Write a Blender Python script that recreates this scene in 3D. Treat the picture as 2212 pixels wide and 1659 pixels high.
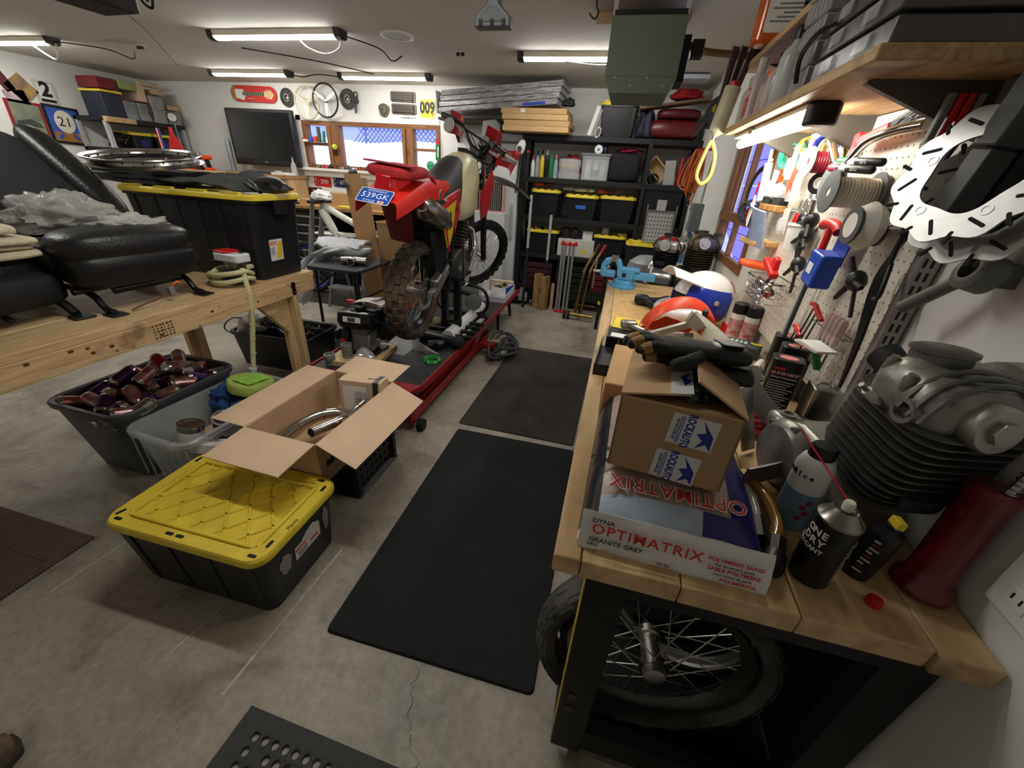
import bpy,bmesh,math,random
from mathutils import Matrix,Vector,Euler,noise
PI=math.pi
R=math.radians
for o in list(bpy.data.objects):
    bpy.data.objects.remove(o,do_unlink=True)
SC=bpy.context.scene
COL=SC.collection
rnd=random.Random(7)

# ------------------------------------------------------------------ camera
cam_d=bpy.data.cameras.new('camera')
cam=bpy.data.objects.new('camera',cam_d)
COL.objects.link(cam)
CR=Vector((0.965984,0.252439,0.056113))
CD=Vector((0.166395,-0.440649,-0.882123))
CF=Vector((-0.197956,0.861454,-0.467665))
cam.matrix_world=Matrix(((CR.x,-CD.x,-CF.x,0),(CR.y,-CD.y,-CF.y,0),(CR.z,-CD.z,-CF.z,1.55),(0,0,0,1)))
cam_d.sensor_width=36.0
cam_d.lens=849.864/2212*36.0
cam_d.clip_start=0.02
cam_d.clip_end=200
SC.camera=cam

# ------------------------------------------------------------------ view, world
SC.view_settings.view_transform='Standard'
SC.view_settings.look='None'
SC.view_settings.gamma=1
SC.view_settings.use_curve_mapping=False
SC.view_settings.exposure=1.15
world=bpy.data.worlds.new('winter_sky')
SC.world=world
world.use_nodes=True
world.node_tree.nodes['Background'].inputs[0].default_value=(0.72,0.78,1.0,1)
world.node_tree.nodes['Background'].inputs[1].default_value=1.0
LAMP=26.0        # radiance of the ceiling strip lamps
TASK=24.0        # radiance of the tube under the shelf

# ------------------------------------------------------------------ materials
def lin(c):
    return tuple(((v/255)/12.92 if v/255 <= 0.04045 else (((v/255)+0.055)/1.055) ** 2.4) for v in c)

_mats={}
def mat(rgb,rough=0.55,metal=0.0,var=0.12,vs=9.0,bump=0.0,bs=60.0,alpha=1.0,trans=0.0,emit=0.0,spec=0.5,name=None,rgb2=None,wear=0.0,coat=0.0,stretch=None,ior=1.45):
    key=(tuple(rgb),rough,metal,var,vs,bump,bs,alpha,trans,emit,spec,rgb2,wear,coat,stretch)
    if key in _mats:
        return _mats[key]
    m=bpy.data.materials.new(name or 'paint_%03d' % len(_mats))
    m.use_nodes=True
    nt=m.node_tree
    b=nt.nodes['Principled BSDF']
    c=lin(rgb)
    b.inputs['Roughness'].default_value=rough
    b.inputs['Metallic'].default_value=metal
    b.inputs['Specular IOR Level'].default_value=spec
    b.inputs['IOR'].default_value=ior
    if coat:
        b.inputs['Coat Weight'].default_value=coat
        b.inputs['Coat Roughness'].default_value=0.15
    tc=None
    def coords():
        nonlocal tc
        if tc is None:
            t=nt.nodes.new('ShaderNodeTexCoord')
            if stretch:
                mp=nt.nodes.new('ShaderNodeMapping')
                mp.inputs['Scale'].default_value=stretch
                nt.links.new(t.outputs['Object'],mp.inputs['Vector'])
                tc=mp.outputs['Vector']
            else:
                tc=t.outputs['Object']
        return tc
    if var > 0 or rgb2:
        n=nt.nodes.new('ShaderNodeTexNoise')
        n.inputs['Scale'].default_value=vs
        n.inputs['Detail'].default_value=5
        n.inputs['Roughness'].default_value=0.6
        nt.links.new(coords(),n.inputs['Vector'])
        r=nt.nodes.new('ShaderNodeValToRGB')
        r.color_ramp.elements[0].position=0.3
        r.color_ramp.elements[1].position=0.7
        c2=lin(rgb2) if rgb2 else tuple(min(1,v*(1+var)) for v in c)
        c1=c if rgb2 else tuple(v*(1-var) for v in c)
        r.color_ramp.elements[0].color=(*c1,1)
        r.color_ramp.elements[1].color=(*c2,1)
        nt.links.new(n.outputs['Fac'],r.inputs['Fac'])
        nt.links.new(r.outputs['Color'],b.inputs['Base Color'])
    else:
        b.inputs['Base Color'].default_value=(*c,1)
    if bump > 0:
        n2=nt.nodes.new('ShaderNodeTexNoise')
        n2.inputs['Scale'].default_value=bs
        n2.inputs['Detail'].default_value=4
        nt.links.new(coords(),n2.inputs['Vector'])
        bp=nt.nodes.new('ShaderNodeBump')
        bp.inputs['Strength'].default_value=bump
        bp.inputs['Distance'].default_value=0.01
        nt.links.new(n2.outputs['Fac'],bp.inputs['Height'])
        nt.links.new(bp.outputs['Normal'],b.inputs['Normal'])
    if trans:
        b.inputs['Transmission Weight'].default_value=trans
    if alpha < 1:
        b.inputs['Alpha'].default_value=alpha
    if emit:
        b.inputs['Emission Color'].default_value=(*c,1)
        b.inputs['Emission Strength'].default_value=emit
    _mats[key]=m
    return m

def wood(rgb,rgb2,scale=3.0,rough=0.6,axis=(14,1.2,14),bump=0.15,name=None):
    """long grain along the axis with the small factor"""
    key=('wood',rgb,rgb2,scale,rough,axis)
    if key in _mats:
        return _mats[key]
    m=bpy.data.materials.new(name or 'timber_%03d' % len(_mats))
    m.use_nodes=True
    nt=m.node_tree
    b=nt.nodes['Principled BSDF']
    b.inputs['Roughness'].default_value=rough
    t=nt.nodes.new('ShaderNodeTexCoord')
    mp=nt.nodes.new('ShaderNodeMapping')
    mp.inputs['Scale'].default_value=axis
    nt.links.new(t.outputs['Object'],mp.inputs['Vector'])
    n=nt.nodes.new('ShaderNodeTexNoise')
    n.inputs['Scale'].default_value=scale
    n.inputs['Detail'].default_value=8
    n.inputs['Distortion'].default_value=1.2
    nt.links.new(mp.outputs['Vector'],n.inputs['Vector'])
    r=nt.nodes.new('ShaderNodeValToRGB')
    r.color_ramp.elements[0].position=0.32
    r.color_ramp.elements[1].position=0.66
    r.color_ramp.elements[0].color=(*lin(rgb2),1)
    r.color_ramp.elements[1].color=(*lin(rgb),1)
    nt.links.new(n.outputs['Fac'],r.inputs['Fac'])
    # knots and stains
    n2=nt.nodes.new('ShaderNodeTexNoise')
    n2.inputs['Scale'].default_value=5.5
    n2.inputs['Detail'].default_value=3
    nt.links.new(t.outputs['Object'],n2.inputs['Vector'])
    r2=nt.nodes.new('ShaderNodeValToRGB')
    r2.color_ramp.elements[0].position=0.27
    r2.color_ramp.elements[1].position=0.36
    r2.color_ramp.elements[0].color=(0.45,0.4,0.35,1)
    r2.color_ramp.elements[1].color=(1,1,1,1)
    nt.links.new(n2.outputs['Fac'],r2.inputs['Fac'])
    mx=nt.nodes.new('ShaderNodeMix')
    mx.data_type='RGBA'
    mx.blend_type='MULTIPLY'
    mx.inputs['Factor'].default_value=1
    nt.links.new(r.outputs['Color'],mx.inputs[6])
    nt.links.new(r2.outputs['Color'],mx.inputs[7])
    nt.links.new(mx.outputs[2],b.inputs['Base Color'])
    bp=nt.nodes.new('ShaderNodeBump')
    bp.inputs['Strength'].default_value=bump
    bp.inputs['Distance'].default_value=0.004
    nt.links.new(n.outputs['Fac'],bp.inputs['Height'])
    nt.links.new(bp.outputs['Normal'],b.inputs['Normal'])
    _mats[key]=m
    return m

# shared palette
BLK=mat((22,22,24),0.42,var=0.25)
BLKM=mat((26,26,28),0.7,var=0.25)
RUB=mat((24,24,25),0.82,var=0.35,vs=14,bump=0.25,bs=40)
TOTE=mat((29,30,33),0.38,var=0.15,vs=5)
YEL=mat((232,206,56),0.42,var=0.10,vs=6)
WHT=mat((226,226,222),0.5,var=0.05)
PAPER=mat((228,226,220),0.75,var=0.05)
CARD=mat((208,180,150),0.85,var=0.08,vs=7,bump=0.05)
CARDD=mat((190,160,128),0.85,var=0.10,vs=7)
STEEL=mat((176,176,172),0.28,1.0,var=0.12,vs=12)
CHROME=mat((214,214,212),0.12,1.0,var=0.05)
ALU=mat((176,174,168),0.42,1.0,var=0.18,vs=16,bump=0.06)
DALU=mat((118,115,108),0.45,1.0,var=0.35,vs=11,bump=0.12,bs=35)
IRON=mat((62,60,58),0.5,0.8,var=0.3)
RED=mat((196,26,24),0.4,var=0.08)
DRED=mat((120,18,24),0.4,var=0.15)
ORG=mat((232,74,24),0.42,var=0.08)
BLU=mat((30,70,170),0.45,var=0.08)
GRN=mat((24,130,66),0.45,var=0.1)
GREY=mat((122,124,126),0.5,var=0.1)
LGREY=mat((176,177,176),0.5,var=0.08)
DGREY=mat((66,68,71),0.5,var=0.12)
CLEAR=mat((226,230,232),0.16,var=0,alpha=0.32,spec=0.8)
CLOUDY=mat((206,210,212),0.35,var=0.05,alpha=0.55)
BROWN=mat((96,62,38),0.6,var=0.2)
PINE=wood((218,190,146),(184,150,104))
PINEX=wood((218,190,146),(184,150,104),axis=(1.2,14,14))
PINEZ=wood((218,190,146),(184,150,104),axis=(14,14,1.2))

# ------------------------------------------------------------------ mesh builder
def fr(o,right,up):
    """matrix whose x is right, y is up and z looks out of the face"""
    r=Vector(right).normalized()
    u=Vector(up)
    u=(u-r*u.dot(r)).normalized()
    n=r.cross(u)
    m=Matrix((r,u,n)).transposed().to_4x4()
    m.translation=Vector(o)
    return m

def TR(loc=(0,0,0),rx=0,ry=0,rz=0,s=None):
    m=Matrix.Translation(loc) @ Euler((R(rx),R(ry),R(rz))).to_matrix().to_4x4()
    if s:
        m=m @ Matrix.Diagonal((*s,1))
    return m

def cat(pts,n=6,closed=False):
    """Catmull-Rom through the points"""
    P=[Vector(p) for p in pts]
    L=len(P)
    out=[]
    rng=range(L) if closed else range(L-1)
    for i in rng:
        if closed:
            a,b,c,d=P[(i-1) % L],P[i],P[(i+1) % L],P[(i+2) % L]
        else:
            a,b,c,d=P[max(i-1,0)],P[i],P[i+1],P[min(i+2,L-1)]
        for k in range(n):
            t=k/n
            out.append(0.5*((2*b)+(c-a)*t+(2*a-5*b+4*c-d)*t*t+(3*b-a-3*c+d)*t ** 3))
    if not closed:
        out.append(P[-1])
    return out

def rrect(w,h,r,n=4,cx=0,cy=0):
    r=min(r,w/2-1e-5,h/2-1e-5)
    out=[]
    for sx,sy,a0 in ((1,1,0),(-1,1,90),(-1,-1,180),(1,-1,270)):
        for k in range(n+1):
            a=R(a0+90*k/n)
            out.append((cx+sx*(w/2-r)+r*math.cos(a),cy+sy*(h/2-r)+r*math.sin(a)))
    return out

def circ(r,n=16,cx=0,cy=0,a0=0):
    return [(cx+r*math.cos(a0+2*PI*k/n),cy+r*math.sin(a0+2*PI*k/n)) for k in range(n)]

class MB:
    def __init__(self,T=None):
        self.v=[]; self.f=[]; self.mi=[]; self.T=T or Matrix.Identity(4); self.m=0
    def tf(self,T):
        self.T=T; return self
    def use(self,i):
        self.m=i; return self
    def add(self,vs,fs):
        b=len(self.v)
        self.v += [tuple(self.T @ Vector(p)) for p in vs]
        for f in fs:
            self.f.append(tuple(b+i for i in f)); self.mi.append(self.m)
        return self
    def box(self,x0,y0,z0,x1,y1,z1):
        vs=[(x,y,z) for z in (z0,z1) for y in (y0,y1) for x in (x0,x1)]
        return self.add(vs,[(0,2,3,1),(4,5,7,6),(0,1,5,4),(2,6,7,3),(0,4,6,2),(1,3,7,5)])
    def cbox(self,c,s,T=None):
        """box by centre and size, optionally in a frame"""
        old=self.T
        if T is not None:
            self.T=old @ T
        self.box(c[0]-s[0]/2,c[1]-s[1]/2,c[2]-s[2]/2,c[0]+s[0]/2,c[1]+s[1]/2,c[2]+s[2]/2)
        self.T=old
        return self
    def loft(self,rings,cap=True,closed=False):
        n=len(rings[0]); vs=[p for r in rings for p in r]; fs=[]
        K=len(rings)
        for i in range(K if closed else K-1):
            a,b=i*n,((i+1) % K)*n
            for j in range(n):
                j2=(j+1) % n
                fs.append((a+j,a+j2,b+j2,b+j))
        if cap and not closed:
            fs.append(tuple(reversed(range(n)))); fs.append(tuple((K-1)*n+j for j in range(n)))
        return self.add(vs,fs)
    def prism(self,outline,z0,z1,T=None,top=1.0):
        old=self.T
        if T is not None:
            self.T=old @ T
        cx=sum(p[0] for p in outline)/len(outline); cy=sum(p[1] for p in outline)/len(outline)
        a=[(p[0],p[1],z0) for p in outline]
        b=[(cx+(p[0]-cx)*top,cy+(p[1]-cy)*top,z1) for p in outline]
        self.loft([a,b]); self.T=old
        return self
    def tube(self,path,r,n=8,closed=False,cap=True):
        P=[Vector(p) for p in path]; K=len(P); rings=[]
        prev=None
        for i in range(K):
            if closed:
                d=P[(i+1) % K]-P[i-1]
            else:
                d=P[min(i+1,K-1)]-P[max(i-1,0)]
            if d.length < 1e-9:
                d=Vector((0,0,1))
            d.normalize()
            if prev is None:
                u=d.orthogonal().normalized()
            else:
                u=prev-d*prev.dot(d)
                u=u.normalized() if u.length > 1e-6 else d.orthogonal().normalized()
            prev=u; w=d.cross(u)
            rr=r[i] if isinstance(r,(list,tuple)) else r
            rings.append([tuple(P[i]+u*(rr*math.cos(2*PI*k/n))+w*(rr*math.sin(2*PI*k/n))) for k in range(n)])
        return self.loft(rings,cap,closed)
    def cyl(self,p0,p1,r0,r1=None,n=14,cap=True):
        return self.tube([p0,p1],[r0,r0 if r1 is None else r1],n,cap=cap)
    def lathe(self,prof,n=20,T=None,cap=True,a0=0.0):
        """profile of (radius, height) about local z"""
        old=self.T
        if T is not None:
            self.T=old @ T
        rings=[[(max(r,1e-4)*math.cos(a0+2*PI*k/n),max(r,1e-4)*math.sin(a0+2*PI*k/n),z) for k in range(n)] for r,z in prof]
        self.loft(rings,cap); self.T=old
        return self
    def ell(self,c,r,n=14,m=9,T=None):
        old=self.T
        if T is not None:
            self.T=old @ T
        prof=[(math.sin(PI*i/m),-math.cos(PI*i/m)) for i in range(m+1)]
        rings=[[(c[0]+r[0]*max(q,1e-4)*math.cos(2*PI*k/n),c[1]+r[1]*max(q,1e-4)*math.sin(2*PI*k/n),c[2]+r[2]*z) for k in range(n)] for q,z in prof]
        self.loft(rings); self.T=old
        return self
    def torus(self,Rm,r,n=32,k=8,T=None,ry=None,arc=None):
        """ring about local z; ry squashes the section along z"""
        old=self.T
        if T is not None:
            self.T=old @ T
        ry=ry or r
        cnt=n if not arc else n+1
        rings=[]
        for i in range(cnt):
            a=2*PI*i/n if not arc else R(arc[0]+(arc[1]-arc[0])*i/n)
            rings.append([((Rm+r*math.cos(2*PI*j/k))*math.cos(a),(Rm+r*math.cos(2*PI*j/k))*math.sin(a),ry*math.sin(2*PI*j/k)) for j in range(k)])
        self.loft(rings,cap=bool(arc),closed=not arc); self.T=old
        return self
    def ring(self,prof,n=32,T=None):
        """closed (radius, height) section swept about local z"""
        old=self.T
        if T is not None:
            self.T=old @ T
        rings=[[(q*math.cos(2*PI*i/n),q*math.sin(2*PI*i/n),z) for q,z in prof] for i in range(n)]
        self.loft(rings,False,True); self.T=old
        return self
    def sheet(self,fn,nu,nv,th=0.002):
        """surface fn(u, v) given thickness along its normals"""
        pts=[[Vector(fn(i/nu,j/nv)) for j in range(nv+1)] for i in range(nu+1)]
        top,bot=[],[]
        for i in range(nu+1):
            for j in range(nv+1):
                du=pts[min(i+1,nu)][j]-pts[max(i-1,0)][j]
                dv=pts[i][min(j+1,nv)]-pts[i][max(j-1,0)]
                nn=du.cross(dv)
                nn=nn.normalized() if nn.length > 1e-9 else Vector((0,0,1))
                top.append(tuple(pts[i][j]+nn*th/2)); bot.append(tuple(pts[i][j]-nn*th/2))
        W=nv+1; N=len(top); fs=[]
        for i in range(nu):
            for j in range(nv):
                a=i*W+j
                fs.append((a,a+W,a+W+1,a+1)); fs.append((N+a,N+a+1,N+a+W+1,N+a+W))
        for j in range(nv):
            a=j; fs.append((a,a+1,N+a+1,N+a))
            a=nu*W+j; fs.append((a,N+a,N+a+1,a+1))
        for i in range(nu):
            a=i*W; fs.append((a,N+a,N+a+W,a+W))
            a=i*W+nv; fs.append((a,a+W,N+a+W,N+a))
        return self.add(top+bot,fs)
    def mesh(self,name,mats,smooth=40):
        me=bpy.data.meshes.new(name)
        me.from_pydata(self.v,[],self.f)
        for m in (mats if isinstance(mats,(list,tuple)) else [mats]):
            me.materials.append(m)
        if max(self.mi,default=0):
            me.polygons.foreach_set('material_index',self.mi)
        if smooth:
            me.polygons.foreach_set('use_smooth',[True]*len(me.polygons))
            me.set_sharp_from_angle(angle=R(smooth))
        me.update()
        return me
    def build(self,name,mats,parent=None,loc=None,rot=None,smooth=40,bevel=0,T=None):
        return place(name,self.mesh(name,mats,smooth),parent,loc,rot,bevel,T)

def place(name,me,parent=None,loc=None,rot=None,bevel=0,T=None):
    o=bpy.data.objects.new(name,me)
    COL.objects.link(o)
    if parent:
        o.parent=parent
    if T is not None:
        o.matrix_basis=T
    else:
        if loc:o.location=loc
        if rot:o.rotation_euler=tuple(R(a) for a in rot)
    if bevel:
        b=o.modifiers.new('edge','BEVEL')
        b.width=bevel; b.segments=2; b.limit_method='ANGLE'
    return o

def tag(o,label,cat_,group=None,kind=None):
    o['label']=label; o['category']=cat_
    if group:o['group']=group
    if kind:o['kind']=kind
    return o

def thing(name,label,cat_,loc=(0,0,0),rot=(0,0,0),group=None,T=None):
    o=bpy.data.objects.new(name,None)
    o.empty_display_size=0.05
    COL.objects.link(o)
    if T is not None:
        o.matrix_basis=T
    else:
        o.location=loc; o.rotation_euler=tuple(R(a) for a in rot)
    return tag(o,label,cat_,group)

def struct(name,mb,m,label=None,parent=None,smooth=0):
    o=mb.build(name,m,parent,smooth=smooth)
    if not parent:
        o['kind']='structure'
        o['label']=label or name; o['category']=name.split('_')[0]
    return o

_dg=None
def text(body,size,m,parent,T,name='lettering',ext=0.0004,sx=1.0,align='CENTER',spacing=1.0,shear=0.0,bold=0.0):
    c=bpy.data.curves.new('type','FONT')
    c.body=body; c.size=size; c.extrude=ext; c.align_x=align; c.align_y='CENTER'
    c.space_character=spacing; c.shear=shear; c.resolution_u=2; c.offset=bold*size; c.space_line=0.9
    t=bpy.data.objects.new('type',c)
    COL.objects.link(t)
    dg=bpy.context.evaluated_depsgraph_get()
    me=bpy.data.meshes.new_from_object(t.evaluated_get(dg))
    bpy.data.objects.remove(t,do_unlink=True)
    me.materials.clear(); me.materials.append(m)
    if sx != 1.0:
        me.transform(Matrix.Diagonal((sx,1,1,1)))
    o=bpy.data.objects.new(name,me)
    COL.objects.link(o)
    if parent:o.parent=parent
    o.matrix_basis=T
    return o

def dup(root,loc=None,rot=None,label=None,group=None,T=None):
    r=root.copy(); COL.objects.link(r)
    if T is not None:r.matrix_basis=T
    else:
        if loc:r.location=loc
        if rot:r.rotation_euler=tuple(R(a) for a in rot)
    if label:r['label']=label
    if group:r['group']=group
    for ch in list(root.children):
        c=ch.copy(); COL.objects.link(c); c.parent=r
        for g in list(ch.children):
            d=g.copy(); COL.objects.link(d); d.parent=c
    return r

def one(name,label,cat_,mb,m,group=None,loc=None,rot=None,T=None,bevel=0,smooth=40):
    """a thing that is a single mesh"""
    return tag(mb.build(name,m,None,loc,rot,smooth,bevel,T),label,cat_,group)

def nz(x,y=0.0,z=0.0):
    return noise.noise(Vector((x,y,z)))
# ================================================================== room shell
XL,XR,YB,YF,ZC=-7.2,0.70,5.66,-1.6,2.49

def floor_mat():
    m=bpy.data.materials.new('concrete')
    m.use_nodes=True
    nt=m.node_tree
    b=nt.nodes['Principled BSDF']
    t=nt.nodes.new('ShaderNodeTexCoord')
    def noi(scale,detail,rough=0.6,dist=0.0,st=None):
        n=nt.nodes.new('ShaderNodeTexNoise')
        n.inputs['Scale'].default_value=scale; n.inputs['Detail'].default_value=detail
        n.inputs['Roughness'].default_value=rough; n.inputs['Distortion'].default_value=dist
        if st:
            mp=nt.nodes.new('ShaderNodeMapping')
            mp.inputs['Scale'].default_value=st
            mp.inputs['Rotation'].default_value=(0,0,R(-30))
            nt.links.new(t.outputs['Object'],mp.inputs['Vector'])
            nt.links.new(mp.outputs['Vector'],n.inputs['Vector'])
        else:
            nt.links.new(t.outputs['Object'],n.inputs['Vector'])
        return n.outputs['Fac']
    def ramp(src,p0,c0,p1,c1):
        r=nt.nodes.new('ShaderNodeValToRGB')
        r.color_ramp.elements[0].position=p0; r.color_ramp.elements[0].color=(*c0,1)
        r.color_ramp.elements[1].position=p1; r.color_ramp.elements[1].color=(*c1,1)
        nt.links.new(src,r.inputs['Fac'])
        return r.outputs['Color']
    def mix(a,c,mode,fac=1.0):
        x=nt.nodes.new('ShaderNodeMix')
        x.data_type='RGBA'; x.blend_type=mode
        if isinstance(fac,float):x.inputs['Factor'].default_value=fac
        else:nt.links.new(fac,x.inputs['Factor'])
        nt.links.new(a,x.inputs[6]); nt.links.new(c,x.inputs[7])
        return x.outputs[2]
    base=ramp(noi(1.3,6,0.65,0.4),0.3,lin((142,134,120)),0.72,lin((180,172,158)))
    blot=ramp(noi(2.6,5,0.62,0.8),0.33,(0.52,0.5,0.47),0.52,(1,1,1))
    fine=ramp(noi(38,4),0.3,(0.80,0.80,0.80),0.7,(1.1,1.1,1.1))
    col=mix(mix(base,blot,'MULTIPLY',0.85),fine,'MULTIPLY')
    scuff=ramp(noi(5.0,8,0.72,0.9,(1.0,0.28,1)),0.60,(0,0,0),0.74,(1,1,1))
    whitec=nt.nodes.new('ShaderNodeRGB'); whitec.outputs[0].default_value=(*lin((204,200,192)),1)
    x=nt.nodes.new('ShaderNodeMix'); x.data_type='RGBA'
    mm=nt.nodes.new('ShaderNodeMath'); mm.operation='MULTIPLY'; mm.inputs[1].default_value=0.55
    nt.links.new(scuff,mm.inputs[0])
    nt.links.new(mm.outputs[0],x.inputs['Factor'])
    nt.links.new(col,x.inputs[6]); nt.links.new(whitec.outputs[0],x.inputs[7])
    nt.links.new(x.outputs[2],b.inputs['Base Color'])
    rr=nt.nodes.new('ShaderNodeMapRange')
    rr.inputs['To Min'].default_value=0.34; rr.inputs['To Max'].default_value=0.62
    nt.links.new(noi(4.0,5),rr.inputs['Value'])
    nt.links.new(rr.outputs['Result'],b.inputs['Roughness'])
    bp=nt.nodes.new('ShaderNodeBump'); bp.inputs['Strength'].default_value=0.12; bp.inputs['Distance'].default_value=0.004
    nt.links.new(noi(45,5),bp.inputs['Height']); nt.links.new(bp.outputs['Normal'],b.inputs['Normal'])
    return m

WALLM=mat((224,223,219),0.7,var=0.035,vs=2.2,bump=0.04,bs=30,name='white_wall_paint')
CEILM=mat((206,203,196),0.85,var=0.035,vs=0.8,bump=0.03,bs=25,name='ceiling_paint')

fl=struct('floor',MB().box(XL,YF,-0.12,XR,YB,0),floor_mat(),'stained grey concrete garage floor')
crack=mat((70,66,60),0.9,var=0.1)
def crack_line(pts,w):
    P=cat(pts,8); rg=random.Random(int(abs(pts[0][0])*1000)); vs=[]; fs=[]
    for i,p in enumerate(P):
        x=p[0]+rg.uniform(-1,1)*0.012; y=p[1]+rg.uniform(-1,1)*0.006
        ww=w*rg.uniform(0.4,1.2)
        vs += [(x-ww,y,0.0004),(x+ww,y,0.0004)]
        if i:fs.append((2*i-2,2*i-1,2*i+1,2*i))
    MB().add(vs,fs).build('crack',crack,fl,smooth=0)
crack_line([(-0.43,0.68,0),(-0.42,0.60,0),(-0.38,0.52,0),(-0.36,0.47,0),(-0.27,0.40,0),(-0.18,0.33,0),(-0.1,0.30,0)],0.0016)
crack_line([(-0.98,1.16,0),(-0.93,1.1,0),(-0.9,1.05,0),(-0.86,1.0,0)],0.0012)
crack_line([(-3.3,0.9,0),(-3.0,1.12,0),(-2.7,1.1,0),(-2.45,1.0,0)],0.0014)
# pale drag lines scraped into the floor
scr=mat((196,192,182),0.8,var=0.2,vs=40)
for x0,y0,x1,y1,w in ((-0.98,1.02,-1.0,0.42,0.004),(-1.25,0.66,-1.28,0.47,0.003),(-1.9,0.86,-1.93,0.52,0.003)):
    MB().add([(x0-w,y0,0.0003),(x0+w,y0,0.0003),(x1+w,y1,0.0003),(x1-w,y1,0.0003)],[(0,3,2,1)]).build('scrape',scr,fl,smooth=0)

ce=struct('ceiling',MB().box(XL,YF,ZC,XR,YB,ZC+0.12),CEILM,'off white painted garage ceiling')
patch=mat((190,186,178),0.9,var=0.05)
MB().prism(circ(0.13,20),ZC-0.0012,ZC-0.0002,TR((-4.98,3.80,0),s=(1.5,0.6,1))).build('stain_patch',patch,ce)
def wall(name,label,boxes,m=WALLM):
    mb=MB()
    for b in boxes:mb.box(*b)
    return struct(name,mb,m,label)
# back wall with the three-light window opening
WX0,WX1,WZ0,WZ1=-4.58,-2.48,1.49,2.07
wb=wall('wall_back','white painted back wall around the wood framed window',[(XL,YB,0,WX0,YB+0.16,ZC),(WX1,YB,0,XR,YB+0.16,ZC),(WX0,YB,0,WX1,YB+0.16,WZ0),(WX0,YB,WZ1,WX1,YB+0.16,ZC)])
wl=wall('wall_left','white side wall hung with posters',[(XL-0.15,YF,0,XL,YB+0.16,ZC)])
VY0,VY1,VZ0,VZ1=2.52,3.36,1.12,1.92
wr=wall('wall_right','white wall behind the workbench and pegboard',[(XR,YF,0,XR+0.05,VY0,ZC),(XR,VY1,0,XR+0.05,YB+0.16,ZC),(XR,VY0,0,XR+0.05,VY1,VZ0),(XR,VY0,VZ1,XR+0.05,VY1,ZC)])
wall('wall_front','white wall on the entry side of the garage',[(XL-0.15,YF-0.15,0,XR+0.15,YF,ZC)])

# ------------------------------------------------------------------ windows
FRM=wood((150,98,54),(104,64,34),axis=(14,14,1.2),bump=0.1)
FRMX=wood((150,98,54),(104,64,34),axis=(1.2,14,14),bump=0.1)
GLS=mat((236,240,248),0.02,var=0,alpha=0.07,spec=0.5)
w1=thing('window_1','brown wood framed three part window in the back wall','window')
w1['kind']='structure'
y0,y1=YB-0.012,YB+0.10
MB().box(WX0,y0,WZ1-0.05,WX1,y1,WZ1).build('head_jamb',FRMX,w1)
MB().box(WX0,y0,WZ0,WX1,y1,WZ0+0.045).build('bottom_rail',FRMX,w1)
for a,b in ((WX0,WX0+0.055),(-4.19,-4.13),(-4.12,-4.0),(-3.03,-2.98),(-2.965,-2.87),(WX1-0.05,WX1)):
    MB().box(a,y0-0.006,WZ0+0.045,b,y1,WZ1-0.05).build('mullion',FRM,w1,bevel=0.003)
MB().box(WX0+0.055,y0+0.01,1.775,-4.19,y1-0.02,1.81).build('sash_bar',FRMX,w1)
MB().box(-2.87,y0+0.01,1.77,WX1-0.05,y1-0.02,1.80).build('sash_bar',FRMX,w1)
for a,b,c,d in ((WX0+0.055,-4.19,WZ0+.045,1.775),(WX0+0.055,-4.19,1.81,WZ1-.05),(-4.0,-3.03,WZ0+.045,WZ1-.05),(-2.87,WX1-.05,WZ0+.045,1.77),(-2.87,WX1-.05,1.80,WZ1-.05)):
    MB().box(a,YB+0.05,c,b,YB+0.055,d).build('pane',GLS,w1)
MB().box(WX0-0.09,YB-0.11,1.455,WX1+0.02,YB,1.488).build('sill_board',WALLM,w1,bevel=0.004)
MB().box(WX0-0.05,YB-0.05,1.38,WX1+0.0,YB,1.455).build('sill_apron',WALLM,w1)
for a,b in ((WX0-0.075,WX0),):
    MB().box(a,YB-0.02,1.488,b,YB,WZ1+0.06).build('casing',WALLM,w1)
MB().box(WX0-0.075,YB-0.02,WZ1,WX1,YB,WZ1+0.06).build('casing',WALLM,w1)
w2=thing('window_2','tall narrow wood framed side window above the far end of the bench','window')
w2['kind']='structure'
FRMY=wood((150,98,54),(104,64,34),axis=(14,1.2,14),bump=0.1)
xa,xb=XR-0.012,XR+0.02
MB().box(xa,VY0,VZ1-.05,xb,VY1,VZ1).build('head_jamb',FRMY,w2)
MB().box(xa,VY0,VZ0,xb,VY1,VZ0+.05).build('bottom_rail',FRMY,w2)
for a,b in ((VY0,VY0+.05),(VY1-.07,VY1),(3.18,3.21),(2.9,2.93)):
    MB().box(xa,a,VZ0+.05,xb,b,VZ1-.05).build('mullion',FRM,w2,bevel=0.003)
MB().box(xa-0.02,VY0+.05,1.37,xb,VY1-.07,1.42).build('sash_bar',FRMY,w2)
MB().box(XR+0.005,3.10,1.42,XR+0.015,3.14,VZ1-.05).build('track',STEEL,w2)
MB().box(XR+0.02,VY0+.05,VZ0+.05,XR+0.024,VY1-.07,VZ1-.05).build('pane',GLS,w2)
MB().box(XR-0.022,VY1,0.9,XR,VY1+.13,VZ1+.1).build('casing',WALLM,w2)
MB().box(XR-0.022,VY0,VZ1,XR,VY1,VZ1+.1).build('casing',WALLM,w2)

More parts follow.
